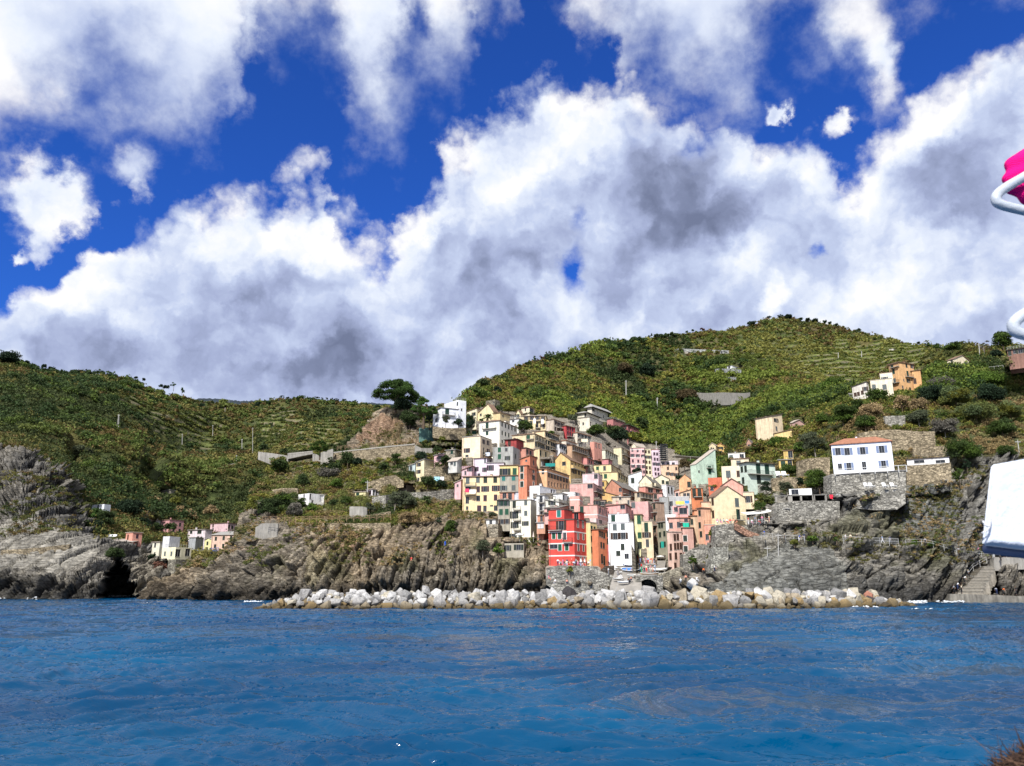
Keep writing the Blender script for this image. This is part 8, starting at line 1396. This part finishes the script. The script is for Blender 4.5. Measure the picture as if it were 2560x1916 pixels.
# ------------------------------------------------------------------ people
SKIN=mat('skin',(.45,.27,.19),.6,.05)
def person_mesh(pose):
 J={'stand':dict(hip=(0,0,.92),ch=(0,.02,1.35),nk=(0,.0,1.50),hd=(0,-.03,1.64),kl=(-.10,-.02,.50),kr=(.10,.0,.50),fl=(-.11,.02,.08),fr=(.12,.03,.08),el=(-.27,.03,1.14),er=(.27,.03,1.14),wl=(-.27,-.06,.90),wr=(.27,-.06,.90)),'walk':dict(hip=(0,0,.90),ch=(0,-.04,1.34),nk=(0,-.05,1.49),hd=(0,-.09,1.63),kl=(-.10,-.22,.52),kr=(.10,.08,.50),fl=(-.10,-.30,.09),fr=(.11,.34,.12),el=(-.26,.14,1.14),er=(.26,-.10,1.14),wl=(-.25,.10,.92),wr=(.25,-.28,.98)),'sit':dict(hip=(0,0,.48),ch=(0,.02,.90),nk=(0,.0,1.05),hd=(0,-.04,1.19),kl=(-.12,-.42,.52),kr=(.12,-.42,.50),fl=(-.12,-.45,.08),fr=(.13,-.42,.08),el=(-.27,-.08,.72),er=(.27,-.08,.72),wl=(-.18,-.30,.62),wr=(.18,-.30,.62)),'bend':dict(hip=(0,.10,.90),ch=(0,-.22,1.18),nk=(0,-.34,1.24),hd=(0,-.45,1.27),kl=(-.10,-.02,.50),kr=(.10,.0,.50),fl=(-.11,.06,.08),fr=(.12,.08,.08),el=(-.22,-.36,.98),er=(.22,-.36,.98),wl=(-.14,-.46,.80),wr=(.14,-.46,.80))}[pose]
 Vn=list(J);bm_=bpy.data.meshes.new('p');P_={n:Vector(v)for n,v in J.items()};ext={'hl':P_['hip']+Vector((-.09,0,-.05)),'hr':P_['hip']+Vector((.09,0,-.05)),'sl':P_['ch']+Vector((-.17,0,.06)),'sr':P_['ch']+Vector((.17,0,.06)),'tl':P_['fl']+Vector((0,-.14,-.04)),'tr':P_['fr']+Vector((0,-.14,-.04)),'ht':P_['hd']+Vector((0,0,.09)),'ml':P_['wl']+Vector((0,-.04,-.10)),'mr':P_['wr']+Vector((0,-.04,-.10)),'ws':(P_['hip']+P_['ch'])/2}
 P_.update(ext);names=list(P_);ix={n:i for i,n in enumerate(names)}
 E=[('hip','ws'),('ws','ch'),('ch','nk'),('nk','hd'),('hd','ht'),('hip','hl'),('hl','kl'),('kl','fl'),('fl','tl'),('hip','hr'),('hr','kr'),('kr','fr'),('fr','tr'),('ch','sl'),('sl','el'),('el','wl'),('wl','ml'),('ch','sr'),('sr','er'),('er','wr'),('wr','mr')]
 bm_.from_pydata([tuple(P_[n])for n in names],[(ix[a],ix[b])for a,b in E],[]);o=bpy.data.objects.new('p',bm_);COL.objects.link(o);sk=o.modifiers.new('s','SKIN');su=o.modifiers.new('u','SUBSURF');su.levels=su.render_levels=1
 R=dict(hip=(.15,.11),ws=(.13,.10),ch=(.165,.115),nk=(.055,.055),hd=(.085,.10),ht=(.07,.08),hl=(.095,.095),hr=(.095,.095),kl=(.065,.065),kr=(.065,.065),fl=(.045,.045),fr=(.045,.045),tl=(.04,.035),tr=(.04,.035),sl=(.065,.065),sr=(.065,.065),el=(.045,.045),er=(.045,.045),wl=(.032,.032),wr=(.032,.032),ml=(.036,.022),mr=(.036,.022))
 for n,i in ix.items():bm_.skin_vertices[0].data[i].radius=R[n]
 bm_.skin_vertices[0].data[ix['hip']].use_root=True;dg=bpy.context.evaluated_depsgraph_get();me=bpy.data.meshes.new_from_object(o.evaluated_get(dg));bpy.data.objects.remove(o);bpy.data.meshes.remove(bm_)
 me.name='person';me.materials.clear()
 for _ in range(4):me.materials.append(SKIN)
 seg={'shirt':[('ws','ch'),('ch','sl'),('ch','sr'),('sl','el'),('sr','er')],'pants':[('hip','hl'),('hip','hr'),('hl','kl'),('hr','kr'),('kl','fl'),('kr','fr'),('hip','ws')],'skin':[('nk','hd'),('el','wl'),('er','wr'),('wl','ml'),('wr','mr'),('fl','tl'),('fr','tr')]}
 for p in me.polygons:
  c=p.center;best=(9,'skin')
  for nm,ss in seg.items():
   for a,b in ss:
    A,Bv=P_[a],P_[b];t=max(0,min(1,(c-A).dot(Bv-A)/(Bv-A).length_squared));d_=(c-(A+(Bv-A)*t)).length
    if d_<best[0]:best=(d_,nm)
  mi={'skin':0,'shirt':1,'pants':2}[best[1]]
  if(c-P_['hd']).length<.2 and(c.z>P_['hd'].z+.03 or c.y>P_['hd'].y+.03):mi=3
  p.material_index=mi;p.use_smooth=True
 return me
PM={p:person_mesh(p)for p in('stand','walk','sit','bend')}
CC={'blue':(.03,.12,.6),'white':(.75,.75,.75),'yellow':(.75,.42,.04),'red':(.65,.03,.03),'pink':(.65,.22,.35),'black':(.02,.02,.022),'navy':(.02,.03,.08),'orange':(.75,.18,.05),'grey':(.25,.26,.28),'green':(.03,.35,.15),'brown':(.12,.07,.04),'cream':(.65,.58,.42),'lime':(.6,.65,.1),'lblue':(.3,.45,.7),'salmon':(.7,.3,.2)}
HAIR=['brown','black','brown','cream']
_pn=[0]
def person(label,k,cx,cyb,Y,shirt,pants,pose='stand',rz=None,s=1.0):
 if k==4 and 1225<cyb<1560 and 760<cx<1455 and 'tunnel' not in label:Y=slipY(cyb)-(.7 if 'visitor' not in label else 1.2)
 _pn[0]+=1;rd=random.Random(_pn[0]);o=bpy.data.objects.new('person',PM[pose]);COL.objects.link(o);o.location=P(kx(k,cx),ky(k,cyb),Y);o.rotation_euler=(0,0,rd.uniform(0,6.28)if rz is None else rz);o.scale=(s,s,s)
 for i,c in enumerate((None,CC[shirt],CC[pants],CC[HAIR[_pn[0]%4]])):
  if c:o.material_slots[i].link='OBJECT';o.material_slots[i].material=mat('clothing',c,.85,.06,4)
 tag(o,label,'person',None);return o
for a in[('person in a bright blue top on the landing stairs',8,1432,1050,166.5,'blue','black','walk'),('person in white carrying a cream bag on the landing stairs',8,1418,1130,165.9,'white','navy','walk'),('person in a pale top right of the bright blue one',8,1495,1045,166.5,'white','black','bend'),('dark-clothed person at the front of the landing',8,1465,1168,165.7,'cream','black','stand'),('person in patterned grey at the left of the landing group',8,1378,1168,165.7,'grey','black','walk'),('person in a dark top at the top of the stair group',8,1470,985,168,'navy','navy','stand'),('person in grey climbing behind the stair group',8,1545,985,168.5,'grey','black','walk'),('person in an orange shirt sitting on the quay',8,1960,1188,165.7,'orange','black','bend'),('person in pale grey beside the orange shirt on the quay',8,1885,1185,165.7,'grey','navy','bend'),('person in black at the right end of the quay',8,2120,1190,165.7,'black','black','stand'),('person in a yellow top walking on the upper landing path',8,1492,720,170.4,'yellow','grey','walk'),('person in grey beside the yellow top on the upper landing path',8,1430,712,170.4,'grey','brown','walk'),('person in pink under the left corner of the white panel',8,1672,710,170.4,'pink','grey','stand'),('person in black on the upper path below the white panel',8,1805,738,170.2,'black','black','stand'),('person in a lime yellow top below the white panel',8,1850,740,170.2,'lime','white','stand'),('person in black leaning on the viewing platform',8,1938,812,169.5,'black','black','stand'),('person in white on the platform near the red top',8,2000,738,170.6,'white','navy','stand'),('person in a red top on the viewing platform',8,2040,735,170.6,'red','salmon','stand'),('person in dark clothes left of the white one on the platform',8,1968,738,170.6,'black','navy','bend'),('person in grey near the bright bush on the sea path',8,1030,598,170.7,'grey','black','stand'),('walker in white on the railed sea path, left end',8,72,550,171.3,'white','grey','walk'),('second walker in pale clothes on the railed sea path',8,132,552,171.3,'cream','grey','walk'),('dark-clothed walker on the railed sea path',8,210,555,171.3,'black','grey','walk'),('walker in pale blue midway on the railed sea path',8,515,572,171.3,'lblue','white','walk'),('walker in navy near the end of the railed sea path',8,605,575,171.3,'navy','grey','walk'),('walker in a blue shirt on the left part of the rock path',6,838,690,173.4,'blue','grey','walk'),('person in black beside the leaning steel post',6,1120,740,173,'black','black','stand'),('walker in a blue shirt with a white bag on the rock path',6,1315,740,173,'blue','white','bend'),('person in navy right of the blue shirt with the bag',6,1388,735,173,'navy','grey','stand'),('lone walker in navy between the grass tufts',6,1722,720,172.2,'navy','black','walk'),('walker in brown near the sea path start',6,1815,735,172.2,'brown','black','walk'),('person in white and navy sitting on the dark rock ledge',6,150,1165,171,'white','navy','bend'),('person in orange on the rocks right of the buttress',4,1985,1430,172,'orange','black','stand'),('person in salmon standing on the rocks near the boulders',4,1740,1535,166,'salmon','black','stand'),('person in a white top low on the rocks beside the arch',4,1668,1548,166,'white','grey','sit'),('person in a white top alone right of the salmon one',4,1888,1520,166,'white','white','sit'),('person in a red top and green trousers among the boats',4,1128,1400,180.5,'red','green','stand',None,1.35),('first bather on the slipway foot',4,985,1520,173.5,'salmon','navy','sit'),('bather in black left of the arch',4,1035,1500,174.5,'black','black','sit'),('bather in grey beside the arch',4,1065,1495,174.8,'grey','black','sit'),('bather lying low near the dark boat',4,945,1540,173,'brown','black','sit'),('person in white by the tunnel under the orange house',4,670,1425,180.4,'white','grey','stand'),('person in pale grey stepping between the left boats',4,800,1440,181,'grey','grey','bend'),('swimmer in a dark suit on the stones left of the harbour wall',4,95,1560,172,'salmon','navy','sit'),('person in pale pink below the harbour wall',2,1500,1500,178,'pink','salmon','sit'),('person in white by the harbour wall stones',2,1590,1555,172,'white','grey','sit'),('person in blue on the headland rock ledge',12,1910,640,193.5,'navy','blue','bend'),('person in red low on the layered headland rocks',12,1618,778,189,'red','salmon','sit'),('blue-clad person left of the cliff stair',2,70,1035,196,'blue','navy','sit')]:person(*a)
rd_=random.Random(8);tones=['white','pink','navy','red','grey','cream','salmon','lblue','black','brown']
for i in range(22):
 c=tones[(i*7)%10];person('diner in %s on the red house terrace, %s from the left'%(c,ORD(i+1)),2,1630+i*21+rd_.uniform(-5,5),1302,182+rd_.uniform(0,2),c,tones[(i*3+2)%10],'sit' if i%3 else 'stand')
for i in range(16):
 c=tones[(i*3)%10];person('visitor in %s on the square above the boats, %s from the left'%(c,ORD(i+1)),4,1050+i*19+rd_.uniform(-6,6),1262+rd_.uniform(-14,22)+i*2,197.5+rd_.uniform(-1,3)-i*.35,c,tones[(i+4)%10],'stand' if i%2 else 'walk')
for i in range(7):
 c=tones[(i*3+1)%10];person('diner in %s left of the pale yellow house door, %s from the left'%(c,ORD(i+1)),6,185+i*45,498,181.5,c,tones[i],'sit')
for i in range(8):
 c=tones[(i*7+3)%10];person('guest in %s under the white awning, %s from the left'%(c,ORD(i+1)),6,615+i*48,508-i*5,182,c,tones[i],'sit' if i%2 else 'stand')
for i in range(6):
 c=tones[(i*3+2)%10];person('sunlit visitor in %s boarding near the right boats, %s from the left'%(c,ORD(i+1)),4,1165+i*30,1400-i*4,179.5,c,tones[i+2],'stand' if i%2 else 'bend')
# ------------------------------------------------------------------ rock stairs
def stairs():
 r=MB();n=20;rs=random.Random(3);a=P(kx(8,1545),ky(8,1172),166.2);b=P(kx(8,1800),ky(8,845),170.3)
 for i in range(n):
  f=i/n;p=a.lerp(b,f);q=a.lerp(b,(i+1)/n);w=2.9-1.6*f;xl=p.x-w*.7+rs.uniform(-.25,.25);xr=p.x+w+rs.uniform(-.3,.3);r.box(xl,xr,p.y+.12,p.y+3.0,p.z-2.5,q.z-.07,i%2);r.box(xl-.03,xr+.03,p.y,p.y+3.0,q.z-.07,q.z,2)
 o=r.build('rock_stairs',[mat('stair_stone',(.30,.27,.22),.9,.45,1.2,.4,4),mat('stair_stone_dark',(.21,.19,.155),.9,.45,1.5,.4,4),mat('stair_nosing',(.40,.37,.31),.9,.3,2,.4,4)]);tag(o,'broad pale stone stairs climbing from the quay','stairs')
stairs();HOUSE_BOX.append((kx(8,1480),kx(8,1860),ky(8,820),ky(8,1200),175));HOUSE_BOX.append((kx(8,1830),2960,ky(8,700),ky(8,835),177))
HOUSE_BOX.append((kx(4,690),kx(4,1460),ky(4,1200),ky(4,1560),225));HOUSE_BOX.append((kx(4,-200),kx(4,760),ky(4,1250),ky(4,1500),192))
wallstrip('parapet_wall','red-topped sloping stair wall below the pale yellow house','wall',6,[(420,478,500),(520,530,560),(620,590,615),(760,640,665)],(.34,.20,.14),Y=179.6,thick=.6)
wallstrip('stair_wall','dark masonry lane wall under the grey olive tenement','wall',4,[(1060,1050,1230),(1200,1040,1240),(1290,1060,1260),(1350,1160,1300)],(.16,.14,.12),Y=206,thick=3)
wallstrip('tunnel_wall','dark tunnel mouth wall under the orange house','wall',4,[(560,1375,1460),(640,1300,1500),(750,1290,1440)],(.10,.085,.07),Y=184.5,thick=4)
# ------------------------------------------------------------------ things aboard the viewer's boat, at the right edge
WT=mat('shaded_white_enamel',(.46,.50,.55),.35,.08,9,.1,30)  # white paint with its blue-grey shade put into the base colour
def rail():
 r=empty('boat_railing',P(2700,1000,2.0));inv=Vector(r.location);tag(r,'white painted bent tube railing of the boat with two curved ends','railing')
 def sm(pts,n=6):
  out=[];p=[pts[0]]+pts+[pts[-1]]
  for i in range(1,len(p)-2):
   for j in range(n):
    t=j/n;out.append(.5*((2*p[i])+(p[i+1]-p[i-1])*t+(2*p[i-1]-5*p[i]+4*p[i+1]-p[i+2])*t*t+(-p[i-1]+3*p[i]-3*p[i+1]+p[i+2])*t**3))
  return out+[pts[-1]]
 for nm,pts,Y,rr in(('upper_rail',[(2720,345),(2640,393),(2570,437),(2520,466),(2494,486),(2491,503),(2508,514),(2560,527),(2640,545),(2720,560)],2.0,.0138),('lower_rail',[(2720,715),(2640,745),(2580,775),(2545,797),(2533,815),(2545,832),(2590,842),(2650,848),(2720,852)],1.6,.0125)):
  m=MB();m.tube(sm([P(x,y,Y)-inv for x,y in pts]),rr,16);m.build(nm,WT,r,smooth=True)
 m=MB();m.tube([P(2700,200,2.0)-inv,P(2700,700,1.95)-inv,P(2700,1150,1.7)-inv,P(2700,1700,1.6)-inv],.02,12);m.build('post',WT,r,smooth=True)
rail()
def pinkcloth():
 bm=bmesh.new();bmesh.ops.create_icosphere(bm,subdivisions=6,radius=1);c=P(2602,432,2.07);A=Vector((.118,.05,.092))
 for v in bm.verts:
  n=v.co.copy();q=1+.10*math.sin(n.x*5+1)*math.sin(n.z*4)+.035*math.sin(n.z*13+n.x*6);v.co=Vector((n.x*A.x*q,n.y*A.y*q,n.z*A.z*q))
  v.co=Matrix.Rotation(math.radians(-33),3,'Y')@v.co;v.co+=c
 me=bpy.data.meshes.new('knitted_cloth');bm.to_mesh(me);bm.free()
 for p in me.polygons:p.use_smooth=True
 m=bpy.data.materials.new('pink_knit');t,b,o=nt(m);L=t.links.new;b.inputs['Base Color'].default_value=(.85,.008,.20,1);b.inputs['Roughness'].default_value=.95;b.inputs['Specular IOR Level'].default_value=.1
 g_=N(t,'ShaderNodeNewGeometry');w=N(t,'ShaderNodeTexWave',i_Scale=130.0,i_Distortion=3.5);w.bands_direction='DIAGONAL';L(g_.outputs['Position'],w.inputs[0]);v_=N(t,'ShaderNodeTexVoronoi',i_Scale=260.0);L(g_.outputs['Position'],v_.inputs[0]);a=N(t,'ShaderNodeMath',operation='ADD');L(w.outputs[1],a.inputs[0]);L(v_.outputs[0],a.inputs[1])
 bp=N(t,'ShaderNodeBump',i_Strength=.7,i_Distance=.0015);L(a.outputs[0],bp.inputs['Height']);L(bp.outputs[0],b.inputs['Normal']);me.materials.append(m)
 o=bpy.data.objects.new('knitted_cloth',me);COL.objects.link(o);tag(o,'bright pink knitted cloth bundled over the upper boat rail','cloth')
pinkcloth()
def panel():
 q=[(2478,1163),(2455,1364),(2720,1395),(2720,1118)];Y=1.8;nx,nz=40,40;r=empty('canvas_panel',P(2700,1400,Y));inv=Vector(r.location);tag(r,'white canvas dodger panel on the boat side at the right edge','canvas panel');V=[];F=[]
 for s in(0,1):
  for i in range(nx+1):
   for j in range(nz+1):
    u,v=i/nx,j/nz;x=(q[0][0]*(1-u)+q[3][0]*u)*(1-v)+(q[1][0]*(1-u)+q[2][0]*u)*v;y=(q[0][1]*(1-u)+q[3][1]*u)*(1-v)+(q[1][1]*(1-u)+q[2][1]*u)*v
    rc=.022;du,dv=min(u,.1),min(v,1-v);c=0
    if du<rc and dv<rc*.8:k_=max(0,1-math.hypot(rc-du,rc-dv*1.25)/rc);x+=(1-k_)*4*(rc-du)/rc;y+=(1-k_)*4*(1 if v<.5 else-1)*(rc-dv)/rc
    e=min(u*12,v*12,(1-v)*12,1);d=.02*(1-(1-e)**2)+.0012*math.sin(u*9+v*4)
    V.append(tuple(P(x,y,Y-d if s==0 else Y+.012+d*.3)-inv))
 n=(nx+1)*(nz+1);I=lambda s,i,j:s*n+i*(nz+1)+j
 for s in(0,1):
  for i in range(nx):
   for j in range(nz):f=(I(s,i,j),I(s,i+1,j),I(s,i+1,j+1),I(s,i,j+1));F.append(f if s else f[::-1])
 for j in range(nz):F.append((I(0,0,j),I(0,0,j+1),I(1,0,j+1),I(1,0,j)))
 for i in range(nx):F.append((I(0,i,nz),I(0,i+1,nz),I(1,i+1,nz),I(1,i,nz)));F.append((I(1,i,0),I(1,i+1,0),I(0,i+1,0),I(0,i,0)))
 mesh_np('panel',V,F,mat('white_canvas',(.62,.67,.75),.75,.05,5,.15,60),smooth=True,parent=r)
 m=MB();m.tube([P(2462,1372,Y+.02)-inv,P(2560,1385,Y+.02)-inv,P(2720,1402,Y+.02)-inv],.011,8);m.build('underside_shade_bar',mat('blue_shade_paint',(.10,.13,.22),.5),r,smooth=True)  # added bar, its dark blue imitates the shadowed underside of the panel
 b=MB();P2=lambda x,y,d=.035:P(x,y,Y-d)-inv;b.tube([P2(2457,1302),P2(2461,1312),P2(2470,1317),P2(2475,1312),P2(2476,1298),P2(2479,1290),P2(2478,1300),P2(2474,1318),P2(2466,1328),P2(2455,1333)],.0021,8);b.build('rope',mat('white_rope',(.75,.76,.78),.8,.1,60,.5,300),r,smooth=True)
panel()
def passenger():
 Y=1.5;s=Y/FPX*1.03;c=P(2640,2078,Y);r0=.112;me=None
 names={'hd':c,'ht':c+Vector((0,0,.075)),'ch':c+Vector((0,-.05,-.06)),'nk':c+Vector((.0,.02,-.15)),'ns':c+Vector((0,.03,-.22)),'sp':c+Vector((0,.03,-.42)),'hp':c+Vector((0,.03,-.75)),'sl':c+Vector((-.17,.03,-.25)),'sr':c+Vector((.17,.03,-.25)),'el':c+Vector((-.24,.03,-.52)),'er':c+Vector((.24,.03,-.52)),'wl':c+Vector((-.22,.22,-.68)),'wr':c+Vector((.22,.22,-.68)),'kl':c+Vector((-.1,.03,-1.15)),'kr':c+Vector((.1,.03,-1.15)),'fl':c+Vector((-.1,.03,-1.55)),'fr':c+Vector((.1,.03,-1.55))}
 E=[('ht','hd'),('hd','nk'),('nk','ns'),('ns','sp'),('sp','hp'),('ns','sl'),('ns','sr'),('sl','el'),('sr','er'),('el','wl'),('er','wr'),('hp','kl'),('hp','kr'),('kl','fl'),('kr','fr')];R=dict(hd=.085,ht=.07,nk=.05,ns=.07,sp=.14,hp=.15,sl=.065,sr=.065,el=.045,er=.045,wl=.03,wr=.03,kl=.07,kr=.07,fl=.045,fr=.045,ch=.05)
 nm=[n for n in names if n!='ch'];ix={n:i for i,n in enumerate(nm)};m0=bpy.data.meshes.new('p');m0.from_pydata([tuple(names[n]-c)for n in nm],[(ix[a],ix[b])for a,b in E],[]);o=bpy.data.objects.new('p',m0);COL.objects.link(o);o.modifiers.new('s','SKIN');u=o.modifiers.new('u','SUBSURF');u.levels=u.render_levels=2
 for n,i in ix.items():m0.skin_vertices[0].data[i].radius=(R[n],R[n])
 m0.skin_vertices[0].data[ix['hp']].use_root=True;me=bpy.data.meshes.new_from_object(o.evaluated_get(bpy.context.evaluated_depsgraph_get()));bpy.data.objects.remove(o)
 me.materials.clear();me.materials.append(SKIN);me.materials.append(mat('clothing',CC['navy'],.85,.06,4))
 for p in me.polygons:p.use_smooth=True;p.material_index=1 if p.center.z<-.2 else 0
 b=bpy.data.objects.new('person',me);COL.objects.link(b);b.location=c;tag(b,'fellow passenger, only tousled brown hair showing in the corner','person')
 rng=np.random.default_rng(2);V=[];F=[];C=[]
 for i in range(6500):
  d=rng.normal(size=3);d/=np.linalg.norm(d)
  if d[2]<-.55 or(d[1]<-.2 and d[2]<.1):continue
  p=d*np.array([.092,.105,.10])+np.array([0,0,.028]);dirv=d*.22+rng.normal(size=3)*.5+np.array([0,0,-.3]);dirv=dirv-d*max(0,dirv@d-.25);dirv/=np.linalg.norm(dirv);L_=rng.uniform(.014,.034);sd=np.cross(dirv,d);sd/=np.linalg.norm(sd)+1e-6;w=.0018;cur=rng.normal(size=3)*.5;n0=len(V);col=np.array((.065,.036,.022))*rng.uniform(.25,1.7)
  for j in range(5):t=j/4;q=p+dirv*L_*t+cur*L_*t*t*.9;V+=[q+sd*w*(1-t*.7),q-sd*w*(1-t*.7)];C+=[col,col]
  for j in range(4):a=n0+j*2;F.append((a,a+1,a+3,a+2))
 hm=foliage_mat('brown_hair',.1);h=mesh_np('hair',V,F,hm,colattr=np.array(C),parent=b)
 bm=bmesh.new();bmesh.ops.create_icosphere(bm,subdivisions=4,radius=1)
 for v in list(bm.verts):v.co=Vector((v.co.x*.094,v.co.y*.107,v.co.z*.10+.028))*1.0
 bmesh.ops.delete(bm,geom=[v for v in bm.verts if v.co.z<-.045],context='VERTS');sm_=bpy.data.meshes.new('scalp_hair');bm.to_mesh(sm_);bm.free();sm_.materials.append(mat('dark_brown_hair',(.06,.03,.018),.8,.4,60));so_=bpy.data.objects.new('scalp_hair',sm_);COL.objects.link(so_);so_.parent=h
passenger()
GR=build_ground();LF=build_left();MT=build_mountain();build_far()
def veg_fn(pal,seed,kk=1.0,f=.03):
 pal=np.array(pal)
 def fn(p,rng):
  a=fbm(p[:,0]*f,p[:,1]*f*.6,p[:,2]*f,3,seed);i=np.clip(((a-.32)/.36*len(pal)+rng.normal(size=len(p))*.9).astype(int),0,len(pal)-1)
  return pal[i]*kk*np.array([1.40,1.27,1.05])
 return fn
PAL_D=[(.028,.046,.016),(.062,.076,.022),(.045,.078,.018),(.10,.112,.028),(.10,.078,.032),(.145,.155,.036),(.068,.095,.022)]
PAL_A=[(.028,.042,.016),(.048,.060,.020),(.075,.078,.026),(.080,.062,.028),(.042,.062,.020),(.11,.11,.04)]
PAL_E=[(.042,.056,.020),(.075,.085,.026),(.10,.105,.030),(.085,.065,.028),(.055,.080,.022),(.13,.14,.04)]
PXg,PYg,YYg,Vg,NGg,RKg,SOg,TOg,Tg=GR
bright=softpoly(PXg,PYg,[(1300,990),(1420,985),(1560,1010),(1700,1090),(1740,1130),(1640,1150),(1500,1090),(1380,1030)],14)
m=(1-RKg)*(1-TOg)*(1-.5*SOg)*(YYg>189)
hill=m*(PXg>1150)*(YYg>245)
scatter('shrubbery',Vg,NGg,hill,14000,(1.4,3.0),32,.34,101,veg_fn(PAL_D,5),boxes=HOUSE_BOX)
gully=hill*sstep(.45,.6,fbm(Vg[...,0]*.02,Vg[...,1]*.01,Vg[...,2]*.02,3,82))
scatter('woodland',Vg,NGg,gully,1500,(3.0,5.6),120,.36,111,veg_fn([(.020,.042,.014),(.035,.062,.018),(.06,.10,.02),(.10,.14,.028)],15,1.0,.02),sink=.35,boxes=HOUSE_BOX)
scatter('shrubbery',Vg,NGg,hill*bright,2600,(1.6,3.2),40,.34,102,veg_fn([(.10,.14,.025),(.075,.12,.022),(.15,.17,.035)],6),boxes=HOUSE_BOX)
slope=m*(PXg>1780)*(YYg<=330)
scatter('undergrowth',Vg,NGg,slope,4600,(.7,1.9),70,.22,103,veg_fn(PAL_D+[(.14,.15,.07),(.16,.13,.07)],8,1.1,.08),boxes=HOUSE_BOX)
left=(1-RKg)*(PXg<1180)*np.clip(1-TOg,0,1)
scatter('undergrowth',Vg,NGg,left*(PYg<1330),3600,(.6,1.8),60,.22,104,veg_fn(PAL_D+[(.16,.135,.07),(.10,.12,.04)],9,1.0,.08),boxes=HOUSE_BOX)
ck=RKg*sstep(.49,.60,fbm(Vg[...,0]*.10,Vg[...,1]*.07,Vg[...,2]*.10,4,33))*(PYg<1440)*(1-inpoly(PXg,PYg,[(1740,1540),(1760,1440),(1960,1365),(2120,1370),(2120,1540)]))*(Vg[...,2]>8)
scatter('cliff_scrub',Vg,NGg,ck,5200,(.3,1.0),34,.17,105,veg_fn([(.10,.10,.04),(.06,.08,.025),(.19,.15,.08),(.24,.19,.11),(.08,.10,.03)],10,1.0,.1),sink=.05,boxes=HOUSE_BOX)
PXa,PYa,YYa,Va,NGa,RKa,TEra,TEa=LF
scatter('shrubbery',Va,NGa,(1-RKa)*(1-.6*TEa)*(PXa<980)*(YYa>225),14500,(1.6,3.8),28,.33,106,veg_fn(PAL_A,12,1.22,.015),boxes=HOUSE_BOX_A)
scatter('woodland',Va,NGa,(1-RKa)*(1-TEa)*(PXa<980)*(YYa>225)*sstep(.48,.6,fbm(Va[...,0]*.02,Va[...,1]*.01,Va[...,2]*.02,3,84)),1300,(3.0,5.2),110,.34,112,veg_fn([(.020,.038,.014),(.032,.055,.018),(.05,.08,.02),(.075,.10,.03)],16,1.25,.02),sink=.35,boxes=HOUSE_BOX_A)
scatter('cliff_scrub',Va,NGa,RKa*sstep(.46,.6,fbm(Va[...,0]*.06,Va[...,1]*.05,Va[...,2]*.06,4,35))*(PYa<1340),2000,(.5,1.6),34,.2,107,veg_fn(PAL_A,13,1.2,.05),sink=.05,boxes=HOUSE_BOX_A)
PXe,PYe,YYe,Ve,NGe,TEe,TEre=MT
scatter('vine_rows',Ve,NGe,TEre,8000,(.9,1.4),8,.24,114,veg_fn([(.10,.125,.03),(.07,.10,.025),(.13,.15,.04)],3),sink=.3)
scatter('vine_rows',Va,NGa,TEra*(PXa<980),5000,(1.0,1.7),10,.26,115,veg_fn([(.09,.11,.03),(.06,.09,.025)],3),sink=.3,boxes=HOUSE_BOX_A)
scatter('shrubbery',Ve,NGe,(1-.93*TEe)*(YYe>560),9000,(2.2,5.0),18,.36,108,veg_fn(PAL_E,14,1.0,.012))
